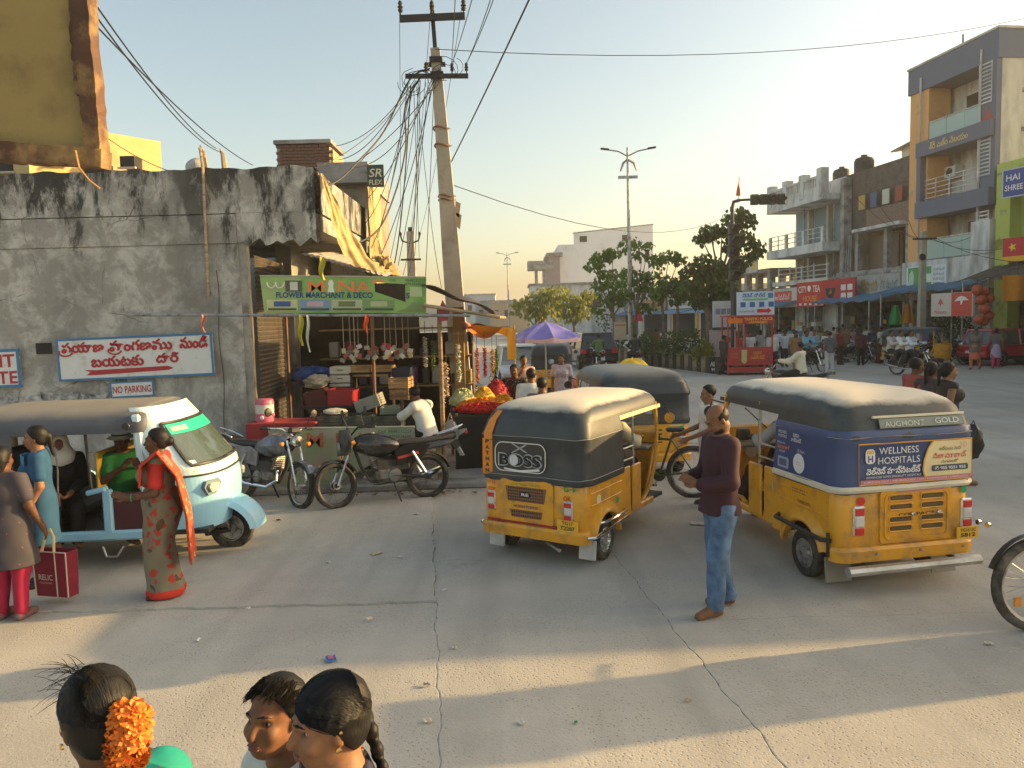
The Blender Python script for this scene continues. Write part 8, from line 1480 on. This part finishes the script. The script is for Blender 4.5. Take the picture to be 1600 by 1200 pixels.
for k in range(40):
    p0 = headpt(n1, -.03+.05*rr.random(), .02+.05*rr.random(), .06+.07*rr.random()); d = Vector((-rr.uniform(.02, .11), rr.uniform(-.02, .05), rr.uniform(-.03, .05))); m.tube(bez(p0, p0+d*.6+Vector((0, 0, .015)), p0+d, 5), [.0009, .0009, .0008, .0007, .0005, .0003], 3, False)
m.build('fly_away_hair', HAIR, n1, True)['kind'] = 'stuff'
fl_ = thing('hair_flowers', 'bunch of bright orange flowers pinned in the dark hair', 'flowers', n1.matrix_basis @ headpt(n1, .02, -.13, -.03)); pet = M('orange_petal', (.80, .16, .012), .6, .3, 60, hue=(.9, .30, .03)); m = MB()
toc = (n1.matrix_basis.to_3x3().inverted() @ Vector((.55, -.8, .1))).normalized()
for k in range(520):
    v = Vector((rr.gauss(0, 1), rr.gauss(0, 1), rr.gauss(0, 1))).normalized(); c = Vector((v.x*.045, v.y*.045, v.z*.085)); c += Vector((.02*math.sin(c.z*30), 0, 0)); rm = v.to_track_quat('Z', 'Y').to_matrix() @ Rz(rr.uniform(0, 6)); sz = rr.uniform(.007, .012)
    for q in range(4):
        a = q*1.571+rr.uniform(-.3, .3); u_ = Vector((math.cos(a), math.sin(a), .55+rr.uniform(-.3, .4))); w_ = Vector((-math.sin(a), math.cos(a), 0))
        m.add([c+rm @ p for p in (w_*sz*.2, u_*sz+w_*sz*.55, u_*sz*1.4, u_*sz-w_*sz*.55, -w_*sz*.2)], [(0, 1, 2, 3, 4)])
fl_o = m.build('blossoms', pet, fl_); fl_.rotation_euler = (R(12), R(-14), 0); lump('core', '', '', None, 1, M('orange_core', (.45, .08, .01), .8), (.034, .034, .072), 3, 14, .1, fl_)
# ------------------------------------------------------------------ median, trees, booth, signals, lamps
mA, mB = gnd(1124, 585), gnd(1006, 570); mA.z = mB.z = 0; md = (mB-mA).normalized(); mn = Vector((md.y, -md.x, 0)); ML = 34.
med = tag(link('median', None), kind='structure'); med.location = mA
SOIL = M('median_soil', (.13, .10, .055), .95, .3, 3, bump=.5, hue=(.10, .12, .04))
def mp_(u, v, z): return md*u+mn*v+Vector((0, 0, z))
MB().add([mp_(0, .1, .6), mp_(ML, .1, .6), mp_(ML, 2.6, .6), mp_(0, 2.6, .6)], [(0, 1, 2, 3)]).build('soil', SOIL, med)
rot = Matrix((md, -mn, Vector((0, 0, 1)))).transposed(); kb = [M('kerb_dark', (.055, .05, .045), .9, .3, 5), M('kerb_ochre', (.30, .235, .13), .9, .3, 5, dirt=((.1, .08, .06), .5))]; kmesh = []
for k in range(86):
    if k < 2: o = MB().box((0, 0, 0), (.385, .2, .66), None, .012).build('kerb_block', kb[k], med); kmesh.append(o.data)
    else: o = link('kerb_block', kmesh[k % 2], med)
    o.matrix_basis = Matrix.Translation(mp_(.2+k*.392, .1, .33+.008*math.sin(k*3))) @ rot.to_4x4()
for k in range(6):
    o = link('kerb_block', kmesh[k % 2], med); o.matrix_basis = Matrix.Translation(mp_(0, .35+k*.392, .33)) @ (rot @ Rz(R(90))).to_4x4()
gb = thing('graffiti_board', 'small black board with white scrawl at the median end', 'board', gnd(1116, 583)+Vector((-.05, -.35, .35))); B('panel', C(50, 50, 52), gb, (0, 0, 0), (.5, .04, .66)); text('ABVP', WHT, gb, face_mtx((0, -.024, .05), (1, 0, 0), (0, -1, 0)), .2, .42, bold=.03); text('9951', WHT, gb, face_mtx((0, -.024, -.18), (1, 0, 0), (0, -1, 0)), .14, .34, bold=.03)
LEAF = [M('leaf_green', (.10, .20, .028), .5, .4, 3, hue=(.17, .29, .04)), M('leaf_dark', (.06, .105, .03), .5, .4, 3, hue=(.11, .17, .04)), M('leaf_yellow', (.18, .23, .03), .55, .4, 2, hue=(.32, .32, .04)), M('leaf_bush', (.075, .12, .04), .6, .4, 4)]
for lm in LEAF:   # leaves let some light through
    N = lm.node_tree.nodes; b = N['Principled BSDF']; tr_ = N.new('ShaderNodeBsdfTranslucent'); mx = N.new('ShaderNodeMixShader'); mx.inputs[0].default_value = .45; ck = b.inputs['Base Color'].links[0].from_socket
    lm.node_tree.links.new(ck, tr_.inputs[0]); lm.node_tree.links.new(b.outputs[0], mx.inputs[1]); lm.node_tree.links.new(tr_.outputs[0], mx.inputs[2]); lm.node_tree.links.new(mx.outputs[0], N['Material Output'].inputs[0])
BARK = M('bark', (.17, .13, .10), .95, .3, 6, bump=.5)
def leaves(m, c, r, n, rnd, s=.17, droop=.7, sq=.8):
    for k in range(n):
        v = Vector((rnd.gauss(0, 1), rnd.gauss(0, 1), rnd.gauss(0, 1)*sq+.25)).normalized(); q = rnd.random()**.4; p = Vector(c)+Vector((v.x*r*q, v.y*r*q, v.z*r*q*sq)); l = s*rnd.uniform(.7, 1.35); w = l*rnd.uniform(.35, .5)
        d = (v*(1-droop)+Vector((rnd.uniform(-.4, .4), rnd.uniform(-.4, .4), -droop))).normalized(); sd = d.cross(Vector((rnd.uniform(-1, 1), rnd.uniform(-1, 1), .6))).normalized(); up = sd.cross(d)
        m.add([p, p+d*l*.5+sd*w+up*w*.3, p+d*l, p+d*l*.5-sd*w+up*w*.3], [(0, 1, 2), (0, 2, 3)])
def tree(label, px, Y, clumps, mi, name='tree', s=.2, per=170, tr=.09, group='street trees', z0=.5, droop=.7):
    """clumps: (px, py, radius m, depth offset)"""
    b = at(px, 560, Y); t = thing(name, label, 'tree', (b.x, Y, 0), group=group); rnd = random.Random(px); m = MB(); tk = MB(); zl = min(at(c[0], c[1], Y).z-c[2] for c in clumps); top = Vector((rnd.uniform(-.1, .1), 0, max(1.2, zl+.3)))
    tk.tube([(0, 0, 0), (.03, 0, z0+.5), tuple(top*.6+Vector((.05, 0, .4))), tuple(top)], [tr*1.3, tr, tr*.85, tr*.7], 8)
    for c in clumps:
        p = at(c[0], c[1], Y+c[3]); lp = Vector((p.x-b.x, c[3], p.z)); leaves(m, lp, c[2]*.84, int(.62*per*c[2]**1.6), rnd, s, droop); tk.tube(bez(top*.92, (top+lp)/2+Vector((0, 0, -.25*c[2])), lp+Vector((0, 0, -.1)), 5), [tr*.55, tr*.45, tr*.38, tr*.3, tr*.22, tr*.12], 6)
    tk.build('trunk', BARK, t, True); m.build('crown', LEAF[mi], t); return t
tree('bright green tree with round leaf clumps just left of the street lamp', 959, 40, [(942, 402, .75, 0), (928, 416, .6, .5), (957, 395, .5, -.3), (948, 430, .7, .3), (936, 447, .55, 0), (962, 447, .8, -.3), (975, 464, .7, .4), (950, 468, .6, 0), (934, 486, .4, 0)], 0, per=330)
tree('bright green tree with round leaf clumps around the street lamp', 992, 41.5, [(985, 384, .8, 0), (1003, 398, .6, .5), (1012, 384, .4, 0), (1000, 440, .8, 0), (984, 430, .8, .5), (1018, 432, .7, -.3), (1010, 455, .6, 0), (1016, 482, .4, 0), (1026, 405, .6, .3), (1003, 478, .4, 0)], 0, per=330)
tree('small drooping tree with a flat top right of the street lamp', 1037, 39, [(1030, 408, .6, 0), (1045, 400, .6, .3), (1060, 405, .5, 0), (1032, 452, .75, 0), (1043, 440, .6, .3), (1028, 466, .45, 0)], 0, per=330)
tree('small dark drooping tree beside the flat-topped one', 1057, 38, [(1052, 448, .65, 0), (1066, 440, .6, .3), (1072, 455, .5, 0), (1058, 466, .5, 0)], 1, per=330, droop=.9)
tree('big dark drooping tree with a dense lower crown near the booth', 1106, 34, [(1103, 415, .9, 0), (1085, 425, .75, 0), (1125, 425, .85, .4), (1080, 450, .75, -.2), (1105, 448, 1.0, 0), (1130, 452, .85, 0), (1145, 462, .6, .3), (1092, 468, .6, 0), (1122, 472, .6, 0)], 1, per=430, droop=.95, tr=.15)
tree('tall tree whose top clumps rise behind the traffic signal', 1128, 36, [(1110, 362, .7, 0), (1128, 362, .7, .3), (1098, 372, .5, 0), (1150, 340, .85, 0), (1168, 345, .6, .4), (1160, 372, .7, 0), (1180, 385, .62, 0), (1140, 385, .5, .4), (1158, 405, .6, 0), (1180, 398, .4, 0), (1150, 420, .5, 0)], 1, per=400, droop=.95, tr=.13)
tree('yellowing tree in the far distance left of the hall', 838, 64, [(818, 480, 1.3, 0), (838, 468, 1.4, 0), (855, 462, 1.3, .5), (872, 460, 1.3, 0), (860, 482, 1.5, 0), (836, 490, 1.3, 0)], 2, s=.36, per=110, tr=.16)
tree('pale yellow tree in the far distance below the hall', 898, 60, [(888, 480, 1.2, 0), (904, 470, 1.1, 0), (918, 462, .9, .5), (896, 492, 1.1, 0), (908, 488, 1.0, 0)], 2, s=.34, per=110, tr=.14)
tree('bare pinkish young tree in front of the low white house', 945, 50, [(938, 500, .5, 0), (950, 494, .5, 0), (945, 508, .6, 0)], 3, s=.16, per=120, tr=.06)
def bush(label, px, py, Y, r, mi=3, n=420):
    p = at(px, py, Y); t = thing('shrub', label, 'shrub', (p.x, Y, .55), group='median shrubs'); m = MB(); rnd = random.Random(px); 
    for k in range(5): leaves(m, (rnd.uniform(-.5, .5)*r, rnd.uniform(-.4, .4)*r, rnd.uniform(.3, .9)*r), r*.7, n//5, rnd, .13, .1, .9)
    m.build('foliage', LEAF[mi], t); T('stem', BARK, t, [(0, 0, -.55), (0, 0, r*.7)], .04, 6)
for a in (('round olive shrub behind the dark rider', 1010, 545, 37.5, .75), ('round shrub right of the lamp post', 1022, 542, 36.5, .8), ('middle round shrub on the median', 1053, 545, 35, .75), ('largest round shrub near the booth', 1079, 542, 34, .85), ('small yellow-green shrub at the median end', 1096, 552, 32.6, .5, 2), ('low shrub left of the street lamp', 955, 545, 42, .7), ('dusty grey bush in front of the shop row pole', 1487, 500, 35.6, 1.25, 3, 900)): bush(*a)
gm = MB(); rnd = random.Random(2)
for k in range(900): p = mp_(rnd.uniform(.2, 16), rnd.uniform(.2, 2.4), .59); h = rnd.uniform(.06, .2); a = rnd.uniform(0, 6); d = Vector((math.cos(a), math.sin(a), 0)); gm.add([p, p+d*.03, p+d*.06+Vector((.02, 0, h))], [(0, 1, 2)])
gg = gm.build('median_grass', LEAF[2]); gg.location = mA; tag(gg, 'thin dry grass on the median soil', 'grass', kind='stuff')
# red traffic police booth with its signboard
bo = gnd(1172, 586); bt_ = thing('traffic_booth', 'red open traffic police booth at the median end', 'booth', (bo.x, bo.y, 0), R(-4)); RDP = M('booth_red', (.42, .035, .035), .5, .1, 4, dirt=((.25, .05, .04), .3)); ORP = C(222, 116, 40)
for x in (-.85, -.2, .85):
    for y in (0, 1.1): T('post', RDP, bt_, [(x, y, 0), (x, y, 2.28)], .035, 6)
B('front_panel', RDP, bt_, (0, -.02, .72), (1.7, .03, .66)); B('side_panel', RDP, bt_, (-.85, .55, .72), (.03, 1.1, .66)); B('side_panel', RDP, bt_, (.85, .55, .72), (.03, 1.1, .66)); B('kick_panel', RDP, bt_, (0, -.02, .22), (1.7, .03, .2)); B('header', RDP, bt_, (.3, -.03, 2.16), (1.2, .05, .3)); B('side_header', ORP, bt_, (-.55, -.03, 2.14), (.6, .05, .2)); B('roof', RDP, bt_, (0, .55, 2.32), (1.85, 1.3, .06)); B('floor', GREYC, bt_, (0, .55, .12), (1.7, 1.1, .06)); B('counter', RDP, bt_, (0, .05, 1.07), (1.75, .14, .05))
text('TRAFFIC POLICE', C(240, 170, 50), bt_, face_mtx((.3, -.06, 2.2), (1, 0, 0), (0, -1, 0)), .12, 1.1, bold=.03); text('NIZAMABAD', C(240, 170, 50), bt_, face_mtx((.3, -.06, 2.07), (1, 0, 0), (0, -1, 0)), .09, .7, bold=.02); text('VASAVI\nఎలక్ట్రానిక్స్', C(228, 150, 50), bt_, face_mtx((.28, -.04, .78), (1, 0, 0), (0, -1, 0)), .32, .55, bold=.02); text('VASAVI\nGOLD', C(226, 120, 80), bt_, face_mtx((-.62, -.04, .78), (1, 0, 0), (0, -1, 0)), .22, .3); decal([(-.1, .28), (.12, .28), (.1, -.2), (.0, -.28), (-.1, -.2)], C(190, 180, 120), bt_, face_mtx((-.24, -.045, .72), (1, 0, 0), (0, -1, 0)), 'poster')
sb_ = thing('telugu_hills_board', 'pale blue Telugu signboard with a red arrow above the booth', 'sign', (bo.x+.28, bo.y+.25, 0), R(-4)); sz = at(1181, 474, bo.y).z; B('panel', C(196, 214, 226), sb_, (0, 0, sz), (1.46, .08, .92)); B('side_box', C(40, 42, 46), sb_, (-.78, .12, sz), (.1, .3, .92))
f_ = lambda x, z, k=1: face_mtx((x, -.044-.003*k, sz+z), (1, 0, 0), (0, -1, 0)); text('సెవెన్ హిల్స్', C(36, 84, 150), sb_, f_(-.05, .33), .17, .9, bold=.02); decal(rect(0, 0, .95, .07), C(120, 180, 90), sb_, f_(.0, .16), 'green_strip'); decal(rect(0, 0, .2, .2), C(60, 130, 170), sb_, f_(.58, .30), 'photo_print')
for k in range(4): decal(rect(0, 0, .2, .2), C(46, 96, 158), sb_, f_(-.48+k*.36, -.04), 'photo_print')
decal([(-.28, -.07), (.14, -.07), (.14, -.12), (.28, 0), (.14, .12), (.14, .07), (-.28, .07)], C(206, 44, 50), sb_, f_(.34, -.29), 'arrow'); text('విల్లాస్ అపార్ట్‌మెంట్స్', C(90, 110, 130), sb_, f_(-.35, -.3), .08, .6); T('post', STEEL, sb_, [(-.4, .1, 0), (-.4, .1, sz-.4)], .04, 6); T('post', STEEL, sb_, [(.4, .1, 0), (.4, .1, sz-.4)], .04, 6)
pb2 = thing('poster_board', 'tall white poster board with faint portraits left of the booth', 'board', (at(1131, 500, 32.5).x, 32.5, 0)); zc = at(1131, 500, 32.5).z; B('upper_panel', C(186, 186, 190), pb2, (0, 0, zc+.25), (.95, .06, 1.1)); B('lower_panel', C(176, 160, 164), pb2, (-.05, .02, zc-1.0), (1.1, .06, 1.2)); B('gap_bar', C(70, 70, 72), pb2, (0, -.02, zc-.36), (1.0, .06, .1))
for k in range(3): decal(rect(0, 0, .2, .24), C(120, 124, 140), pb2, face_mtx((-.26+.24*k, -.035, zc+.36), (1, 0, 0), (0, -1, 0)), 'photo_print')
decal(disc(0, 0, .16), C(222, 150, 90), pb2, face_mtx((.24, -.036, zc-.02), (1, 0, 0), (0, -1, 0)), 'logo'); decal(disc(0, 0, .18), C(110, 84, 84), pb2, face_mtx((.1, -.016, zc-.85), (1, 0, 0), (0, -1, 0)), 'portrait'); T('post', STEEL, pb2, [(-.4, .06, 0), (-.4, .06, zc+.8)], .04, 6); T('post', STEEL, pb2, [(.4, .06, 0), (.4, .06, zc+.8)], .04, 6)
cb = thing('notice_board', 'faded cream notice board standing on the median left of the lamp', 'board', (at(969, 520, 39).x, 39, 0)); B('panel', C(196, 176, 150), cb, (0, 0, at(969, 517, 39).z), (.62, .05, .9)); B('heading', C(190, 110, 80), cb, (0, -.03, at(969, 508, 39).z), (.54, .02, .07)); T('post', STEEL, cb, [(0, .04, 0), (0, .04, at(969, 517, 39).z)], .04, 6)
# traffic signal with orange flag
tsx = at(1146, 450, 31.6).x; ts = thing('traffic_signal', 'traffic signal mast with five hooded lamps and an overhead arm', 'traffic signal', (tsx, 31.6, 0)); SIG = M('signal_grey', (.05, .05, .05), .6, .2, 6, dirt=((.15, .13, .1), .3)); za = at(1150, 312, 31.6).z; T('mast', SIG, ts, [(0, .15, 0), (0, .15, za-.3), (.06, .15, za-.06), (.3, .15, za)], .07, 10); ax = at(1172, 310, 31.6).x-tsx; bx_ = at(1228, 309, 31.6).x-tsx; T('arm', SIG, ts, [(.3, .15, za), (bx_+.1, .15, za+.05)], .05, 8)
for k in range(4): x = ax+(bx_-ax)*(k+.5)/4; h_ = B('arm_head', SIG, ts, (x, .0, za-.02), ((bx_-ax)/4-.04, .2, .42), bev=.03); MB().lathe([(.12, 0), (.13, .12)], 14, frame((x, -.1, za-.02), (1, 0, 0), (0, -1, 0)), False).build('visor', SIG, h_)
for k in range(5):
    z = at(1147, 358+k*18, 31.6).z; h_ = B('lamp_head', SIG, ts, (.02, 0, z), (.42, .26, .42), bev=.03); MB().lathe([(.15, 0), (.16, .05)], 16, frame((.06, -.13, z-.02), (1, 0, 0), (0, -1, 0))).build('lens', DARKIN, h_); MB().grid(lambda u, v: (.06+.18*math.cos(math.pi*u), -.13-v*.28, z-.02+.18*math.sin(math.pi*u)), 10, 2).build('hood', SIG, h_, True)
fg = thing('orange_flag', 'small orange flag on the traffic signal arm', 'flag', (at(1153, 306, 31.4).x, 31.4, at(1153, 306, 31.4).z)); MB().grid(lambda u, v: (-.08+.18*u*(1-v)+.07*v*1.6, .03*math.sin(v*6+u*3), v*.72), 4, 10).build('cloth', C(222, 96, 36), fg, True); T('staff', WOOD, fg, [(.02, .04, -.3), (.07, .04, .78)], .012, 5)
def lamp_post(label, px, ptop, Y, hgt, wire_=True):
    b = at(px, 560, Y); zt = at(px, ptop, Y).z; t = thing('street_lamp', label, 'street lamp', (b.x, Y, 0)); k = zt/11.; T('mast', STEEL, t, [(0, 0, 0), (-.02, 0, zt*.5), (-.05, 0, zt)], [.13*k, .1*k, .05*k], 8)
    for s in (-1, 1):
        T('arm', STEEL, t, [(-.05, 0, zt-.45*k), (s*.5*k, 0, zt-.2*k), (s*1.15*k, 0, zt-.08*k)], .035*k, 6); B('lamp_head', BLACKP, t, (s*1.2*k, 0, zt-.06*k), (.45*k, .16*k, .09*k), Ry(R(-s*8)), .02); T('bracket', STEEL, t, [(-.05, 0, zt-.6*k), (s*.28*k, 0, zt-.8*k), (s*.42*k, 0, zt-1.2*k)], [.05*k, .07*k, .04*k], 6)
    B('cross_plate', STEEL, t, (-.04, 0, zt-1.5*k), (1.0*k, .1*k, .14*k)); return t
lamp_post('tall twin-arm street lamp standing on the median', 986, 230, 41, 11); lamp_post('distant twin-arm street lamp over the yellowing trees', 797, 394, 95, 11)
rp = thing('shop_row_pole', 'concrete utility pole in front of the blue-grey house', 'utility pole', (at(1440, 500, 36.6).x, 36.6, 0)); zr = at(1438, 362, 36.6).z; MB().loft([[(sx*w, sy*w, z) for sx, sy in ((-1, -1), (1, -1), (1, 1), (-1, 1))] for z, w in ((0, .17), (zr, .10))]).build('shaft', POLEM, rp); B('crossarm', IRON, rp, (0, -.14, zr-.35), (1.1, .08, .08)); MB().lathe([(.14, 0), (.16, .02), (.14, .04)], 14, frame((-.12, -.18, zr-1.2), (1, 0, 0), (0, -1, 0))).build('wire_coil', CABLE, rp); B('notice', WHT, rp, (0, -.19, 1.0), (.24, .02, .34))
for k in range(6): wire(Vector((rp.location.x+(-.5+.2*k), 36.5, zr-.3)), at(1330+45*k+(60 if k > 2 else 0), 300+22*k, 42-2*k), .3, .012, 'thin wire tangle from the shop row pole to the balconies', 'wires of the shop row pole')
for k, (px, py, r) in enumerate(((1527, 453, .22), (1538, 456, .2), (1533, 468, .22), (1546, 466, .2), (1538, 482, .23), (1545, 493, .2), (1530, 499, .2), (1537, 502, .21))): 
    t = thing('red_lantern', 'orange-red ball in the hanging column beside the lime green pier', 'ball', at(px, py, 31.5+.1*(k % 2)), group='hanging red balls'); MB().lathe([(.02, r), (r*.5, r*.87), (r*.87, r*.5), (r, 0), (r*.87, -r*.5), (r*.5, -r*.87), (.02, -r)], 16).build('ball', M('ball_red', (.42, .07, .03), .5, .2, 5), t, True); T('string', CABLE, t, [(0, 0, r*.9), (0, 0, r+.25)], .008, 4)
for k, (px, py, c_, lab) in enumerate(((1399, 492, (40, 170, 90), 'green bag hanging at the cloth shop'), (1418, 490, (214, 140, 50), 'orange garment hanging at the cloth shop'), (997, 492, (190, 40, 70), 'crimson garment hanging at the far shop'), (1590, 450, (220, 140, 40), 'orange marigold curtain at the picture edge'))):
    Y = 40 if px in (1399, 1418) else 60 if px == 997 else 30.5; p = at(px, py, Y); t = thing('hanging_garment', lab, 'garment', p); MB().grid(lambda u, v: ((u-.5)*(.3+.5*v if k != 3 else 1.2), .05*math.sin(u*9), .5-v*1.0), 8, 6).build('cloth', C(*c_), t, True, solid=.01); T('hook', CABLE, t, [(0, 0, .48), (0, 0, 1.0)], .01, 4)
# ------------------------------------------------------------------ litter and kerb debris
lit = [(517, 1028, .10, (60, 120, 180), 'crumpled blue snack wrapper on the road'), (588, 865, .12, (190, 176, 130), 'tan paper scrap on the road'), (625, 871, .06, (205, 200, 190), 'white paper scrap beside the tan one'), (513, 879, .05, (200, 198, 190), 'white paper scrap left of the tan one'), (388, 951, .045, (200, 198, 190), 'small white paper near the slab lip'), (577, 967, .05, (206, 190, 160), 'pale paper below the slab lip'), (310, 998, .045, (220, 220, 215), 'small white strip near the left slab joint'), (815, 1127, .05, (190, 190, 180), 'white paper in the foreground shadow'), (900, 1126, .03, (40, 150, 60), 'bright green scrap in the foreground'), (666, 1068, .05, (120, 120, 120), 'grey rag on the slab joint'), (668, 1124, .05, (196, 186, 160), 'torn paper on the slab joint'), (1546, 1004, .06, (200, 190, 170), 'short white stick near the bicycle'), (1090, 817, .16, (190, 190, 186), 'printed paper near the advert rickshaw'), (650, 803, .08, (190, 190, 186), 'white paper below the black motorcycle'), (694, 922, .04, (206, 200, 190), 'tiny white scrap above the slab joint'), (1075, 1092, .04, (180, 160, 120), 'small tan scrap on the sunlit road'), (435, 813, .06, (60, 56, 50), 'dark leaf under the silver motorcycle'), (710, 1010, .04, (180, 176, 166), 'grey pebble-like scrap in the shade')]
for k, (px, py, s, c_, lab) in enumerate(lit):
    p = gnd(px, py, .03); t = thing('litter', lab, 'litter', (p.x, p.y, .027 if 5.8 < p.y < 10 and p.x < -.6 else .014), random.Random(k).uniform(0, 6), 'litter on the road'); rr = random.Random(k)
    ph = rr.uniform(0, 6); MB().grid(lambda u, v: ((u-.5)*s, (v-.5)*s*.7, .006+.012*abs(math.sin(u*5+ph))*abs(math.cos(v*4+ph))), 5, 4).build('scrap', C(*c_), t, solid=.001)
    if k == 0: MB().grid(lambda u, v: ((u-.5)*.05, (v-.5)*.035, .021), 2, 2).build('logo', C(200, 90, 110), t)
dm = MB(); rr = random.Random(77)
for k in range(420):
    p = gnd(rr.uniform(420, 745), rr.uniform(742, 775)); s = rr.uniform(.01, .045); rm = Rz(rr.uniform(0, 6)) @ Rx(rr.uniform(-.6, .6)); dm.add([Vector((p.x, p.y, .008+rr.uniform(0, .02)))+rm @ Vector(v) for v in ((-s, -s*.5, 0), (s, -s*.4, 0), (s*.8, s*.6, s*.2), (-s*.7, s*.5, 0))], [(0, 1, 2, 3)])
tag(dm.build('kerb_litter', M('rotting_leaves', (.10, .075, .04), .9, .5, 30, hue=(.3, .2, .07))), 'scattered leaves and rubbish along the stall front', 'litter', kind='stuff')
kb_ = tag(B('stall_kerb', GREYC, None, (gnd(600, 745).x, 11.05, .05), (5.2, .35, .1), Rz(R(3)), .02), kind='structure')
# ------------------------------------------------------------------ dusty evening air
hz = MB().box((0, 425, 12), (860, 1010, 28)).build('haze', None if False else MATS.setdefault('x', bpy.data.materials.new('haze_air')), None); hz['kind'] = 'stuff'; tag(hz, 'thin dusty evening haze over the street', 'haze')
hm = MATS['x']; hm.use_nodes = True; nt = hm.node_tree; nt.nodes.remove(nt.nodes['Principled BSDF']); pv_ = nt.nodes.new('ShaderNodeVolumePrincipled'); pv_.inputs['Density'].default_value = .0009; pv_.inputs['Color'].default_value = (.95, .93, .88, 1); pv_.inputs['Anisotropy'].default_value = .3; nt.links.new(pv_.outputs[0], nt.nodes['Material Output'].inputs['Volume'])
